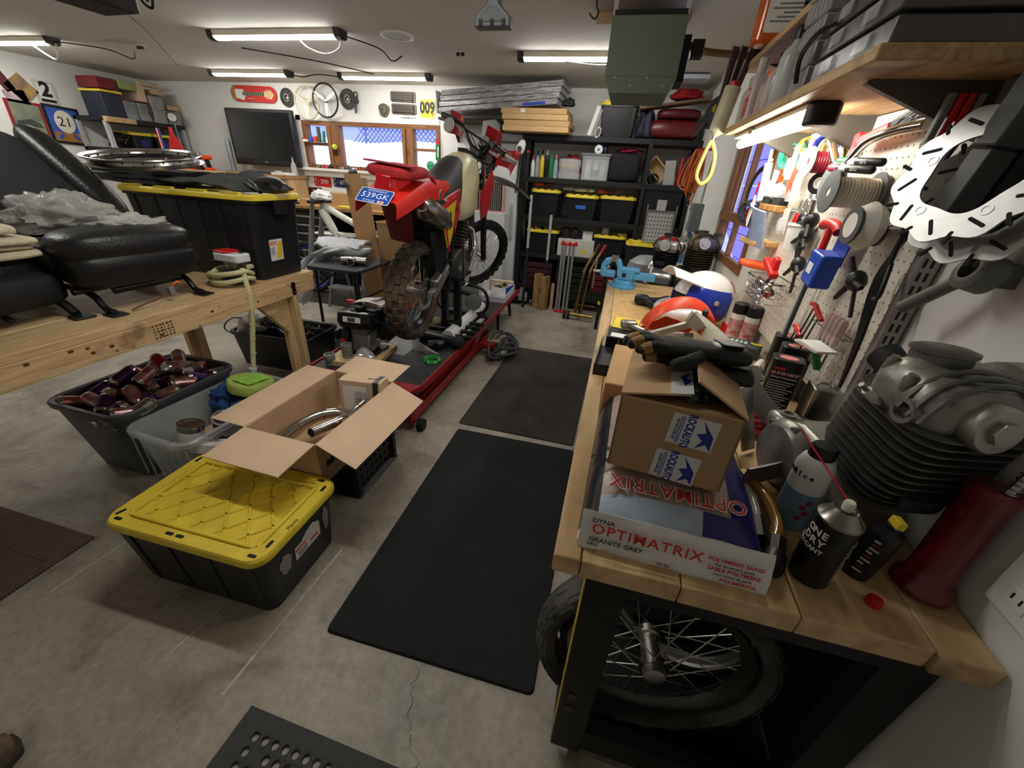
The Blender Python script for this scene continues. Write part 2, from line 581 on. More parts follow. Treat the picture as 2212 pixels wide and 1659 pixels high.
# ------------------------------------------------------------------ outside the windows
snow=mat((240,242,250),0.8,var=0.03,name='snow')
def slope(u,v):
    y=5.95+9*v; x=-16+30*u
    return (x,y,-0.2+2.4*min(1,v*1.08) ** 0.6+0.12*nz(x*.5,y*.5))
o=MB().sheet(slope,30,14,0.3).build('snow_ground',snow)
o['kind']='structure'; o['label']='bright snow bank rising outside the back window'; o['category']='ground'
fence=thing('chain_link_fence','chain link fence standing in the snow outside the back window','fence',(0,14.2,2.15))
wire=mat((70,90,170),0.5,var=0.1)
mb=MB()
for k in range(-60,64):
    x=k*0.16
    mb.tube([(x,0,0),(x+0.9,0,0.9)],0.02,3); mb.tube([(x+.9,0.01,0),(x,0.01,0.9)],0.02,3)
o=mb.build('wire_mesh',wire,fence,smooth=0); o['kind']='stuff'
for k in range(-9,10,3):
    MB().cyl((k,0,-0.6),(k,0,1.0),0.035,n=8).build('post',wire,fence)
MB().cyl((-10,0,0.92),(10,0,0.92),0.025,n=6).build('top_rail',wire,fence)
hm=mat((150,165,215),0.8,var=0.1,vs=1)
house=thing('outside_house','blue grey house wall beyond the chain link fence','house',(-9,17.5,0))
MB().box(-5,0,-.2,5.5,4,4.8).build('wall',hm,house)
MB().prism([(-5.3,0),(5.8,0),(0.2,1.9)],-0.3,4.3,TR((0,0,4.8),rx=90) @ TR((0,0,-4.0))).build('roof',snow,house)
sid=mat((138,132,236),0.8,var=0.06,vs=2)
h2=thing('outside_shed','lavender sided shed wall outside the side window','shed',(1.75,3.2,-0.3))
for k in range(9):
    MB().box(0,-1.6,k*.32,0.06+0.02,12,k*.32+.305).build('siding_board',sid,h2)

# ------------------------------------------------------------------ ceiling strip lamps
LED=mat((255,253,246),0.5,var=0,emit=LAMP,name='lamp_diffuser')
CAPM=mat((40,37,33),0.5,var=0.1)
HOUS=mat((222,214,196),0.45,var=0.05)
def strip(loc,L,label,cords=()):
    t=thing('strip_lamp',label,'lamp',loc,group='ceiling strip lamps')
    MB().prism([(-0.055,0.0),(-0.04,-0.035),(0.04,-0.035),(0.055,0.0)],-L/2,L/2,Matrix(((0,0,1,0),(1,0,0,0),(0,1,0,0),(0,0,0,1)))).build('housing',HOUS,t)
    sec=[(0.036*math.cos(a),-0.033-0.026*math.sin(a)) for a in [PI*k/6 for k in range(7)]]
    MB().prism(sec,-L/2+.05,L/2-.05,Matrix(((0,0,1,0),(1,0,0,0),(0,1,0,0),(0,0,0,1)))).build('diffuser',LED,t)
    for s in (-1,1):
        MB().prism([(-0.06,0.002),(-0.05,-0.05),(-0.025,-0.064),(0.025,-0.064),(0.05,-0.05),(0.06,0.002)],-0.028,0.028,TR((s*(L/2-0.028+.004),0,0)) @ Matrix(((0,0,1,0),(1,0,0,0),(0,1,0,0),(0,0,0,1)))).build('end_cap',CAPM,t,bevel=0.004)
    for pts,r,m in cords:
        MB().tube(cat(pts,6),r,6).build('cord',m,t)
    return t
zc=ZC-0.001
wc,bc=WHT,BLK
strip((-3.01,3.57,zc),1.27,'glowing ceiling strip lamp nearest the middle of the room, with a looped white cord',[([(0.22,0,-.05),(0.3,.0,-.11),(0.45,0,-.15),(.58,0,-.12),(.62,0,-.05)],0.006,wc),([(.62,0,-.03),(.78,.28,-.05),(.86,.35,-.12),(.92,.42,-.07)],0.005,bc)])
strip((-4.63,4.96,zc),1.15,'glowing ceiling strip lamp above the television',[([(.57,0,-.03),(.72,.02,-.05),(.9,.05,-.02),(1.18,.05,-.04)],0.006,bc)])
strip((-2.88,5.05,zc),1.15,'glowing ceiling strip lamp above the back window',[([(-.1,-.03,-.01),(-.4,-.6,-.015),(-.85,-1.1,-.02)],0.006,bc)])
strip((-0.48,4.21,zc),1.22,'glowing ceiling strip lamp behind the green heater',[([(-.2,-.02,-.06),(.1,-.02,-.085),(.4,-.02,-.06)],0.004,wc)])
strip((-6.3,3.68,zc),1.25,'glowing ceiling strip lamp over the posters, cut off by the frame edge',[([(.3,0,-.05),(.45,.02,-.14),(.55,.02,-.16),(.63,0,-.05)],0.008,wc),([(.63,0,-.03),(.95,.05,-.05),(1.15,.12,-.07),(1.3,.2,-.12),(1.32,.22,-.06)],0.005,bc)])
strip((-3.9,1.3,zc),1.25,'added unseen ceiling strip lamp high above the black car seats')  # lamp added out of view to brighten the near left of the room
strip((-1.0,1.4,zc),1.25,'glowing ceiling strip lamp above the rubber mat')

# round speakers let into the ceiling
for loc,lab in (((-1.98,3.72,ZC),'round white ceiling speaker beyond the middle strip lamp'),):
    t=thing('ceiling_speaker',lab,'speaker',loc)
    MB().ring([(0.1,-0.002),(0.115,-0.012),(0.135,-0.008),(0.135,0),(0.1,0)],28).build('bezel',WHT,t)
    MB().lathe([(0.102,-0.003),(0.1,-0.006),(0.0,-0.006)],28).build('grille',LGREY,t)
for loc,lab in (((-1.62,4.18,ZC),'small white ceiling plug socket behind the middle strip lamp'),((-4.95,3.95,ZC),'small white ceiling plug socket beside the stain')):
    t=thing('ceiling_socket',lab,'socket',loc)
    MB().box(-.05,-.035,-.006,.05,.035,0).build('face_plate',WHT,t,bevel=.002)
    for s in (-1,1):
        MB().box(s*.022-.014,-.012,-.03,s*.022+.014,.012,-.006).build('plug',BLK,t,bevel=.003)
# ================================================================== shared builders: tubs and cartons
def ring3(out,z):
    return [(p[0],p[1],z) for p in out]

def tub(mb,L,W,H,r=0.05,taper=0.86,th=0.006,lip=0.018,n=5):
    """open tub: outer wall, rolled lip, inner wall and floor"""
    o=lambda l,w,rr,z:ring3(rrect(l,w,max(rr,.01),n),z)
    rings=[o(L*taper,W*taper,r,0),o(L*taper*1.005,W*taper*1.005,r,0.012),o(L-2*lip,W-2*lip,r,H-0.03),o(L-.004,W-.004,r+lip,H-0.028),o(L,W,r+lip,H-0.006),o(L-.012,W-.012,r+lip,H),
             o(L-2*lip-2*th,W-2*lip-2*th,r,H-0.004),o(L*taper-2*th,W*taper-2*th,r,th*1.5)]
    return mb.loft(rings)

def lidded_tote(name,label,loc,L,W,H,rz=0,group=None,ribs=5,lattice=False,note=None,lidm=YEL,bodym=TOTE,latch=True,rx=0):
    t=thing(name,label,'tote',loc,(rx,0,rz),group)
    mb=MB()
    hb=H-0.05
    mb.loft([ring3(rrect(L*.85,W*.83,.04,4),0),ring3(rrect(L*.93,W*.91,.045,4),hb),ring3(rrect(L*.965,W*.955,.05,4),hb+.004),ring3(rrect(L*.965,W*.955,.05,4),H-.02)])
    for s in (-1,1):
        for k in range(ribs):
            x=(k-(ribs-1)/2)*L*.78/max(ribs-1,1)
            mb.loft([[(x*.93-.016,s*W*.40,.02),(x*.93+.016,s*W*.40,.02),(x*.93+.016,s*W*.425,.02),(x*.93-.016,s*W*.425,.02)],
                     [(x-.02,s*W*.44,hb),(x+.02,s*W*.44,hb),(x+.02,s*W*.466,hb),(x-.02,s*W*.466,hb)]])
    mb.build('body',bodym,t)
    ld=MB()
    o=lambda l,w,r,z:ring3(rrect(l,w,r,6),z)
    d=.05 if lattice else .035
    ld.loft([o(L*.98,W*.97,.055,H-.032),o(L,W,.065,H-.030),o(L,W,.065,H-.010),o(L-.016,W-.016,.06,H),o(L-2*d,W-2*d,.05,H),o(L-2*d-.014,W-2*d-.014,.045,H-.012)])
    if lattice:
        # raised diamond ridges standing in the recess
        iw,ih=L/2-d-.02,W/2-d-.02
        rid=MB()
        def ridge(a,b,w=.007,h=.007):
            a=Vector(a); b=Vector(b); q=(b-a).normalized(); nn=Vector((-q.y,q.x,0))
            z=H-.0125
            rid.loft([[tuple(p+nn*w+Vector((0,0,z))),tuple(p+nn*w*.5+Vector((0,0,z+h))),tuple(p-nn*w*.5+Vector((0,0,z+h))),tuple(p-nn*w+Vector((0,0,z)))] for p in (a,b)])
        for k in range(-7,8):
            for sg in (-1,1):
                pts=[]
                x0=k*.105
                a=1.15
                lo,hi=-ih,ih
                xa,xb=x0+sg*lo/a,x0+sg*hi/a
                # clip to the panel
                t0,t1=0.0,1.0
                dx=xb-xa
                for bnd,sgn in ((-iw,1),(iw,-1)):
                    f0=(xa-bnd)*sgn; f1=(xb-bnd)*sgn
                    if f0 < 0 and f1 < 0:t0=2
                    elif f0 < 0:t0=max(t0,f0/(f0-f1))
                    elif f1 < 0:t1=min(t1,f0/(f0-f1))
                if t1-t0 > .05 and t0 <= 1:
                    ridge((xa+dx*t0,lo+(hi-lo)*t0,0),(xa+dx*t1,lo+(hi-lo)*t1,0))
        rid.build('ridge_lattice',lidm,t)
        fr2=MB()
        for s in (-1,1):
            fr2.box(-iw,s*(ih+.004)-.008,H-.0125,iw,s*(ih+.004)+.008,H+.001)
            fr2.box(s*(iw+.004)-.008,-ih,H-.0125,s*(iw+.004)+.008,ih,H+.001)
        fr2.build('inner_frame',lidm,t,bevel=.003)
        for x,y,a in ((-L/2+.035,-W/2+.06,70),(-L/2+.06,-W/2+.032,0),(L/2-.05,-W/2+.032,0),(L/2-.03,-W/2+.09,90),(L/2-.03,W/2-.07,90),(L/2-.07,W/2-.03,0),(-L/2+.03,W/2-.07,90),(-.05,-W/2+.03,0),(-.005,-W/2+.03,0)):
            MB().prism(rrect(.034,.013,.006,3),H-.002,H+.0008,TR((x,y,0),rz=a)).build('slot',BLK,t)
    else:
        for s in (-1,1):
            for k in range(4):
                x=(k-1.5)*L*.235
                ld.prism(rrect(L*.13,.028,.008,2,x,s*(W/2-.018)),H-.002,H+.009)
    ld.build('lid',lidm,t)
    if latch:
        for s in (-1,1):
            MB().box(s*L*.487-.012,-.05,H-.11,s*L*.487+.012,.05,H-.02).build('handle',bodym,t,bevel=.004)
    return t

def open_carton(name,label,loc,L,W,H,flaps,rz=0,th=.004,m=CARD,m2=CARDD,cat_='box'):
    """flaps: dict side -> (length, angle above flat in degrees)"""
    t=thing(name,label,cat_,loc,(0,0,rz))
    b=MB()
    b.box(-L/2,-W/2,0,L/2,W/2,th)
    b.box(-L/2,-W/2,th,L/2,-W/2+th,H); b.box(-L/2,W/2-th,th,L/2,W/2,H)
    b.box(-L/2,-W/2+th,th,-L/2+th,W/2-th,H); b.box(L/2-th,-W/2+th,th,L/2,W/2-th,H)
    b.build('body',m2,t)
    for side,(ln,ang) in flaps.items():
        w=L if side in 'fb' else W
        T={'f':TR((0,-W/2,H),rz=180),'b':TR((0,W/2,H)),'l':TR((-L/2,0,H),rz=90),'r':TR((L/2,0,H),rz=-90)}[side] @ TR(rx=ang)
        MB(T).box(-w/2+.002,0,0,w/2-.002,ln,th).build('flap',m,t,smooth=0)
    return t

def carton(name,label,loc,L,W,H,rz=0,m=CARD,rx=0,ry=0,tape=None,group=None,seam=True,cat_='box'):
    t=thing(name,label,cat_,loc,(rx,ry,rz),group)
    MB().box(-L/2,-W/2,0,L/2,W/2,H).build('body',m,t,bevel=.004)
    if seam:
        MB().box(-L/2-.0006,-.025,H*.75,L/2+.0006,.025,H+.0008).build('tape',tape or mat((196,170,130),.3,var=.05),t)
    return t

# ================================================================== floor mats
def slab(name,label,cat_,x0,y0,x1,y1,h,m,rz=0,r=.02,bev=.006):
    cx,cy=(x0+x1)/2,(y0+y1)/2
    mb=MB().prism(rrect(x1-x0,y1-y0,r,3),0.0005,h,top=.992)
    return one(name,label,cat_,mb,m,loc=(cx,cy,0),rot=(0,0,rz))
MATB=mat((20,22,24),.8,var=.35,vs=18,bump=.5,bs=160,name='black_rubber_mat')
slab('rubber_mat','large black rubber floor mat lying along the workbench','mat',-.825,.69,-.03,2.09,.012,MATB,.9)
MATG=mat((58,54,47),.95,var=.4,vs=3.5,bump=.6,bs=220,name='worn_carpet_mat')
slab('carpet_mat','worn dark grey carpet mat beyond the black rubber mat','mat',-.855,2.15,-.05,3.64,.009,MATG,-.5)
def weave():
    m=bpy.data.materials.new('woven_mat'); m.use_nodes=True; nt=m.node_tree; b=nt.nodes['Principled BSDF']
    b.inputs['Roughness'].default_value=.9
    t=nt.nodes.new('ShaderNodeTexCoord'); br=nt.nodes.new('ShaderNodeTexBrick')
    br.inputs['Scale'].default_value=42; br.inputs['Mortar Size'].default_value=.035
    br.inputs['Color1'].default_value=(*lin((112,94,78)),1); br.inputs['Color2'].default_value=(*lin((94,78,66)),1); br.inputs['Mortar'].default_value=(*lin((36,29,25)),1)
    nt.links.new(t.outputs['Object'],br.inputs['Vector']); nt.links.new(br.outputs['Color'],b.inputs['Base Color'])
    bp=nt.nodes.new('ShaderNodeBump'); bp.inputs['Strength'].default_value=.6; bp.inputs['Distance'].default_value=.003
    nt.links.new(br.outputs['Fac'],bp.inputs['Height']); bp.invert=True; nt.links.new(bp.outputs['Normal'],b.inputs['Normal'])
    return m
t=thing('woven_mat','brown ribbed woven doormat at the edge of the open floor','mat',(-2.62,.26,0))
WV=weave()
MB().box(-.57,-.5,.0005,.565,.49,.007).build('backing',WV,t)
for k in range(3):
    MB().box(-.57,.34-k*.05,.007,.5-k*.05,.352-k*.05,.0095).build('border_rib',WV,t,bevel=.001)
slab('rubber_mat','small black rubber mat behind the wooden table leg','mat',-2.55,2.85,-1.75,3.3,.008,MATB,-4)
slab('rubber_mat','dark mat under the folding table','mat',-4.3,4.1,-2.3,5.0,.006,MATG,0)

def perforated():
    t=thing('perforated_mat','grey perforated rubber kitchen mat near the camera','mat',(-.88,.42,0),(0,0,-1))
    m=mat((58,60,60),.7,var=.2,vs=30,bump=.2,bs=120)
    s,r,h,n=.036,.0115,.012,12
    nx,ny,x0,y0=20,6,.055,-.042
    mb=MB()
    for i in range(nx):
        for j in range(ny):
            cx,cy=x0+s*(i+.5),y0-s*(j+.5)
            if j == 1 and i in (1,5,9,13,17) or j == 2 and i in (3,4,11,12) or (i % 7 == 6 and j > 0):
                mb.box(cx-s/2,cy-s/2,.0005,cx+s/2,cy+s/2,h-.001)
                continue
            sq=[]
            for k in range(n):
                a=2*PI*k/n+PI/4; c,q=math.cos(a),math.sin(a); f=s/2/max(abs(c),abs(q))
                sq.append((cx+c*f,cy+q*f))
            ci=circ(r,n,cx,cy,PI/4)
            mb.loft([ring3(ci,.0005),ring3(ci,h-.003),ring3([(cx+(p[0]-cx)*1.18,cy+(p[1]-cy)*1.18) for p in ci],h-.001),ring3(sq,h)],cap=False)
    o=mb.build('hole_grid',m,t,smooth=30); o['kind']='stuff'
    ex=x0+nx*s; ey=y0-ny*s
    b=MB()
    b.box(0,y0,.0005,ex+.1,0,h); b.box(0,ey,.0005,x0,y0,h); b.box(ex,ey,.0005,ex+.1,y0,h); b.box(0,-1.1,.0005,ex+.1,ey,h)
    b.build('border',m,t)
perforated()

# work boot whose toe peeks into the picture
t=thing('work_boot','scuffed brown leather work boot at the bottom left corner','boot',(-1.47,.02,0),(0,0,-12))
BOOT=mat((96,80,62),.75,var=.35,vs=25,bump=.3,bs=60)
def foot(z,k,dz=0):
    pr_=[(.0,.15),(.035,.145),(.052,.11),(.05,.04),(.036,-.04),(.036,-.11),(.02,-.145),(0,-.15)]
    pts=[(x,y) for x,y in pr_]+[(-x*.9,y) for x,y in reversed(pr_[1:-1])]
    return [(p[0]*k,p[1]*k,z) for p in pts]
MB().loft([foot(0,.98),foot(.012,1.02),foot(.028,1.03)]).build('sole',mat((64,56,46),.8,var=.3),t)
MB().loft([foot(.028,.97),foot(.05,.98),[(p[0]*.9,p[1]*.95-.01,.075-max(0,p[1])*.06) for p in foot(0,1)],[(p[0]*.72,min(p[1],.04)*.8-.03,.11) for p in foot(0,1)],[(p[0]*.75,min(p[1],.0)*.75-.045,.2) for p in foot(0,1)]]).build('upper',BOOT,t)
MB().tube(cat([(-.042,.06,.055),(-.03,.11,.064),(0,.128,.066),(.03,.11,.064),(.042,.06,.055)],5),.0025,6).build('toe_seam',BROWN,t)
for k in range(4):
    MB().tube(cat([(-.028,.045-k*.022,.083+k*.009),(0,.052-k*.022,.097+k*.009),(.028,.045-k*.022,.083+k*.009)],4),.003,6).build('lace',BROWN,t)

# ================================================================== tote with the yellow lid on the floor
t=lidded_tote('storage_tote','black storage tote with a dirty yellow lattice lid in front of the cardboard box',(-1.345,.875,0),.70,.455,.335,1.0,ribs=4,lattice=True,latch=False,lidm=mat((236,212,66),.42,var=.0,rgb2=(216,188,60),vs=11))
TAPE=mat((150,152,156),.3,.4,var=.15)
for y,z,h,w in ((-.10,.20,.10,.06),(.135,.21,.13,.035)):
    o=[(w*.5*(math.cos(a)*(1+.15*math.sin(5*a))),h*.5*math.sin(a)*(1+.12*math.cos(7*a))) for a in [2*PI*k/20 for k in range(20)]]
    MB().prism(o,0,.0015,fr((.2990+(z-.02)*.0982,y,z-.02),(0,1,0),(.09,0,1))).build('tape_patch',TAPE,t)
lab=MB().prism([(-.07,-.05),(.075,-.05),(.075,.03),(.04,.055),(-.0,.045),(-.03,.02),(-.07,.02)],0,.0012,fr((.3172,.02,.185),(0,1,0),(.09,0,1))).build('label',PAPER,t)
text('HDX',.026,mat((214,70,30),.6,var=0),lab,fr((.3188,-.018,.183),(0,1,0),(.09,0,1)),bold=.02)
for k in range(3):
    MB().prism(rrect(.05,.004,.001,1),0,.0006,fr((.3164-k*.0009,-.01,.163-k*.009),(0,1,0),(.09,0,1))).build('print_line',DGREY,lab)
MB().prism(rrect(.045,.014,.002,1),0,.0006,fr((.3162,.058,.16),(0,1,0),(.09,0,1))).build('print_band',ORG,lab)
text('Plants',.022,BLK,t,fr((.332,-.04,.3356),(0,1,0),(-1,0,0)),shear=.2)

# ================================================================== grey bin of empty cans
GREYB=mat((74,77,80),.45,var=.1,vs=5)
t=thing('recycling_bin','dark grey plastic bin full of empty drink cans','bin',(-2.40,1.39,0),(0,0,-1))
tub(MB(),.52,.68,.425,.07,.78,.006,.02).build('tub',GREYB,t)
for s in (-1,1):
    MB().prism(rrect(.16,.035,.012,3),-.012,.012,fr((0,s*.315,.385),(1,0,0),(0,0,1))).build('handle',GREYB,t)
CANEND=mat((206,206,204),.25,1.0,var=.06)
def can_mesh(body,nm,dent=0.0,seed=0):
    mb=MB(); rg=random.Random(seed)
    n=16
    prof=[(.022,-.061),(.025,-.0612),(.031,-.054),(.033,-.045),(.033,.045),(.0275,.057),(.027,.061),(.0255,.061),(.025,.0575),(.0,.0575)]
    rings=[]
    for r,z in prof:
        k=1-dent*math.exp(-(z/.022) ** 2)
        rings.append([(r*math.cos(a)*(k if math.cos(a) > 0 else 1),r*math.sin(a),z) for a in [2*PI*i/n for i in range(n)]])
    mb.use(1).loft(rings[:4],True).use(0).loft(rings[3:5],False).use(1).loft(rings[4:],True)
    mb.prism([(.0+.008*math.cos(a),.006+.013*math.sin(a)) for a in [2*PI*k/10 for k in range(10)]],.0576,.0592)
    return mb.mesh(nm,[body,CANEND])
cm={
 'silver and red':can_mesh(mat((206,196,196),.28,.7,var=.0,rgb2=(176,44,56),vs=22),'can',0,1),
 'red':can_mesh(mat((150,24,34),.3,.7,var=0,rgb2=(190,60,60),vs=25),'can',.35,2),
 'purple':can_mesh(mat((66,36,92),.3,.75,var=0,rgb2=(96,62,118),vs=25),'can',0,3),
 'bare silver':can_mesh(mat((190,188,186),.24,1.0,var=.1),'can',.3,4),
 'navy':can_mesh(mat((26,30,62),.3,.6,var=0,rgb2=(120,126,150),vs=30),'can',0,5),
 'gold':can_mesh(mat((176,160,108),.28,.8,var=0,rgb2=(206,198,160),vs=26),'can',0,6)}
rg=random.Random(21)
NTH=('first','second','third','fourth','fifth','sixth')
spots=[]
for lay,(zb,nx,ny) in enumerate(((.305,4,6),(.375,4,6))):
    for i in range(nx):
        for j in range(ny):
            x=-2.40+(i-(nx-1)/2)*.105+rg.uniform(-.018,.018)+(lay % 2)*.012
            y=1.39+(j-(ny-1)/2)*.098+rg.uniform(-.018,.018)
            d=1-((x+2.40)/.26) ** 2*.5-((y-1.39)/.34) ** 2*.45
            z=zb+.045*d+rg.uniform(-.012,.012)
            spots.append((x,y,z,'%s in row %s, %s layer of grey bin' % (NTH[i],('one','two','three','four','five','six')[j],('lower','upper')[lay])))
for k,(x,y) in enumerate(((-2.43,1.5),(-2.36,1.36),(-2.46,1.33),(-2.40,1.58),(-2.33,1.5))):
    spots.append((x,y,.475,'%s of five topmost in the grey bin' % NTH[k]))
order=['silver and red','silver and red','purple','red','bare silver','purple','silver and red','navy','gold']
for i,p in enumerate(spots):
    k=order[(i*5+i // 7) % len(order)]
    o=place('drink_can',cm[k],None,p[:3],(rg.uniform(55,125),rg.uniform(-25,25),rg.uniform(0,360)))
    tag(o,'empty %s drink can, %s' % (k,p[3]),'can','drink cans in the grey bin')
# two cans whose ends face the camera
for p,r_,k,lb in (((-2.27,1.12,.40),(62,0,152),'navy','navy drink can in the grey bin with its tab end facing out'),((-2.18,1.19,.405),(60,0,140),'bare silver','silver can in the bin corner with its round base facing out')):
    tag(place('drink_can',cm[k],None,p,r_),lb,'can','drink cans in the grey bin')

# ================================================================== clear bin
CB=mat((206,210,212),.25,var=.05,alpha=.4,spec=.7)
t=thing('clear_bin','cloudy clear plastic bin holding rags and paint cans','bin',(-1.94,1.40,0),(0,0,-4))
tub(MB(),.42,.72,.37,.06,.82,.005,.02).build('tub',CB,t)
for k in range(7):
    MB().box(-.19+k*.062,-.335,.08,-.183+k*.062,-.33,.33).build('rib',CB,t)
# paint cans and a tin in it
def paint_can(loc,rot,label,body,r=.054,h=.12,band=None):
    t=thing('paint_can',label,'can',loc,rot)
    MB().lathe([(r,0),(r*1.03,.004),(r,.008),(r,h-.008),(r*1.04,h-.004),(r*1.03,h)],24).build('body',body,t)
    MB().ring([(r*1.03,h-.001),(r*1.03,h+.004),(r*.82,h+.004),(r*.80,h-.004),(r*.86,h-.006)],24).build('rim',STEEL,t)
    MB().lathe([(r*.8,h-.006),(r*.8,h-.002),(0,h-.002)],24).build('lid',STEEL,t)
    if band:
        MB().ring([(r*1.006,h*.12),(r*1.012,h*.14),(r*1.012,h*.72),(r*1.006,h*.74)],24).build('label',band,t)
    return t
paint_can((-1.935,1.185,.245),(-12,8,0),'white labelled metal paint can with red bands in the clear bin',STEEL,band=PAPER,r=.056,h=.115)
paint_can((-1.87,1.33,.25),(20,12,30),'teal paint can tipped over in the clear bin',BLKM,band=mat((70,170,176),.5,var=.05),r=.05,h=.11)
t=thing('stain_tin','white and navy printed tin lying in the clear bin','tin',(-1.785,1.17,.262),(-16,10,24))
MB().prism(rrect(.13,.15,.012,3),0,.05).build('body',PAPER,t,bevel=.003)
MB().prism(rrect(.128,.045,.004,2,0,.045),.05,.0508).build('navy_panel',mat((32,42,92),.5),t)
MB().prism(rrect(.12,.03,.004,2,0,.085),.0,.048).build('wood_panel',mat((170,100,60),.6,var=.3,vs=40),t)
MB().torus(.018,.004,16,6,TR((.02,.03,.056))).build('spout',BLK,t)
for k,m_ in enumerate((mat((176,120,126),.6),DGREY)):
    MB().box(-.045,-.03+k*.02,.05,.04,-.02+k*.02,.0506).build('print_line',m_,t)
t=thing('cardboard_filler','crumpled brown packing paper at the bottom of the clear bin','paper',(-1.94,1.40,.01))
MB().sheet(lambda u,v:(-.15+.3*u,-.26+.52*v,.17+.05*nz(u*4,v*5,3)),14,18,.01).build('paper',CARDD,t)
CLB=mat((38,74,128),.95,var=.2,vs=20,bump=.4,bs=90)
def crumple(name,label,cat_,loc,sx,sy,sz,m,seed=0,f=3.0,rz=0,n=26):
    mb=MB()
    rings=[]
    for i in range(n):
        th=PI*i/(n-1); row=[]
        for k in range(n+6):
            ph=2*PI*k/(n+6)
            d=Vector((math.sin(th)*math.cos(ph),math.sin(th)*math.sin(ph),math.cos(th)))
            q=1+.38*nz(d.x*f+seed,d.y*f,d.z*f)+.17*abs(nz(d.x*f*2.7,d.y*f*2.7+seed,d.z*f*2.7))-.10
            z=d.z*sz*q
            row.append((d.x*sx*q,d.y*sy*q,max(z,-.35*sz)))
        rings.append(row)
    mb.loft(rings)
    return one(name,label,cat_,mb,m,loc=loc,rot=(0,0,rz),smooth=75)
crumple('shop_rag','crumpled blue shop towel in the clear bin','rag',(-2.02,1.56,.30),.10,.14,.11,CLB,4,3.2)
crumple('shop_rag','smaller blue rag beside the paint cans in the clear bin','rag',(-1.86,1.45,.30),.07,.07,.07,CLB,9,3.2)
t=thing('foam_disc','lime green round foam pad on the blue towel','foam pad',(-1.905,1.565,.37),(-10,8,0))
FO=mat((166,186,92),.95,var=.2,vs=14,bump=.5,bs=70); 
MB().loft([[(p[0]*k*(1+.05*nz(p[0]*20,p[1]*20,z*30)),p[1]*k*(1+.05*nz(p[0]*22,p[1]*21)),z) for p in circ(.115,30)] for z,k in ((0,.9),(.01,1),(.05,1.03),(.062,.97),(.058,.5),(.06,.02))]).build('pad',FO,t)
MB().sheet(lambda u,v:(-.05+.1*u,-.07+.15*v,.068+.008*nz(u*5,v*6,2)),8,10,.006).build('folded_patch',mat((150,200,80),.95,var=.2,vs=20),t)

# ================================================================== milk crate, carton with exhaust pipes
t=thing('milk_crate','black plastic crate with round holes under the cardboard box','crate',(-1.275,1.515,0))
CRM=mat((24,25,27),.45,var=.2)
HOLE=mat((92,94,96),.6,var=.1)
hs,H_=.175,.275
def pane_holes(mb,T,w,h,nx,ny,r):
    sx,sy=w/nx,h/ny
    for i in range(nx):
        for j in range(ny):
            cx,cy=-w/2+sx*(i+.5),sy*(j+.5)
            n=8; sq=[]
            for k in range(n):
                a=2*PI*k/n+PI/4
                c,q=math.cos(a),math.sin(a)
                f=1/max(abs(c),abs(q))
                sq.append((cx+c*f*sx/2,cy+q*f*sy/2))
            ci=circ(r,n,cx,cy,PI/4)
            old=mb.T; mb.T=T
            mb.loft([ring3(sq,0),ring3(ci,0),ring3(ci,-.006),ring3(sq,-.006)],cap=False)
            mb.T=old
for (px,py,rt) in ((0,-hs,(1,0,0)),(hs,0,(0,1,0)),(0,hs,(-1,0,0)),(-hs,0,(0,-1,0))):
    mb=MB(); pane_holes(mb,fr((px,py,.02),rt,(0,0,1)),2*hs-.03,.20,7,4,.0125)
    mb.build('side_panel',CRM,t,smooth=30)
for sx in (-1,1):
    for sy in (-1,1):
        MB().box(sx*hs-.016,sy*hs-.016,0,sx*hs+.016,sy*hs+.016,H_).build('corner_post',CRM,t,bevel=.004)
MB().loft([ring3(rrect(.375,.375,.02,2),.22),ring3(rrect(.38,.38,.02,2),.275),ring3(rrect(.335,.335,.02,2),.275),ring3(rrect(.335,.335,.02,2),.22)],cap=False,closed=True).build('top_rim',CRM,t)
MB().box(-hs,-hs,0,hs,hs,.012).build('floor_panel',CRM,t)
MB().loft([ring3(rrect(.40,.40,.02,2),.0),ring3(rrect(.36,.36,.02,2),.02)]).build('foot_rim',CRM,t)

t=open_carton('shipping_carton','big open cardboard box with its four flaps folded out',(-1.265,1.415,.277),.37,.61,.223,{'f':(.20,-4),'b':(.20,3),'l':(.185,1),'r':(.20,-24)},-1.5)
MB().prism(rrect(.05,.03,.003,1),0,.0006,fr((.1856,-.24,.09),(0,1,0),(0,0,1))).build('printed_mark',BLKM,t)
MB().prism(rrect(.07,.03,.002,1),0,.0006,TR((-.28,.02,.2272),rz=80)).build('printed_mark',mat((150,112,76),.9),t)
t=carton('parcel','small taped cardboard parcel with a shipping label inside the open box',(-1.185,1.60,.30),.23,.10,.25,8,CARD,rx=-6)
MB().prism(rrect(.13,.14,.002,1),0,.0006,fr((-.03,-.0502,.15),(1,0,0),(0,0,1))).build('label',PAPER,t)
rb=random.Random(3)
for k in range(14):
    w=rb.choice((.0015,.003,.0022))
    MB().box(.0+k*.0048-.03,-.0513,.12,-.03+k*.0048+w,-.0508,.155 if k % 2 else .19).build('barcode_bar',BLK,t)
MB().prism(rrect(.045,.05,.002,1),0,.0006,fr((.02,-.0502,.045),(1,.2,0),(0,0,1))).build('yellow_tag',YEL,t)
MB().box(.07,-.0508,0,.10,.0508,.2508).build('tape_strip',mat((44,52,56),.35,var=.1),t)
for k in range(2):
    MB().prism([(-.006,-.016),(.006,-.016),(.006,.004),(.013,.004),(0,.018),(-.013,.004),(-.006,.004)],0,.0005,TR((.04+k*.03,0,.2504),rz=90)).build('printed_arrow',BLK,t)
PIPE=mat((200,196,190),.18,1.0,var=.12,vs=10)
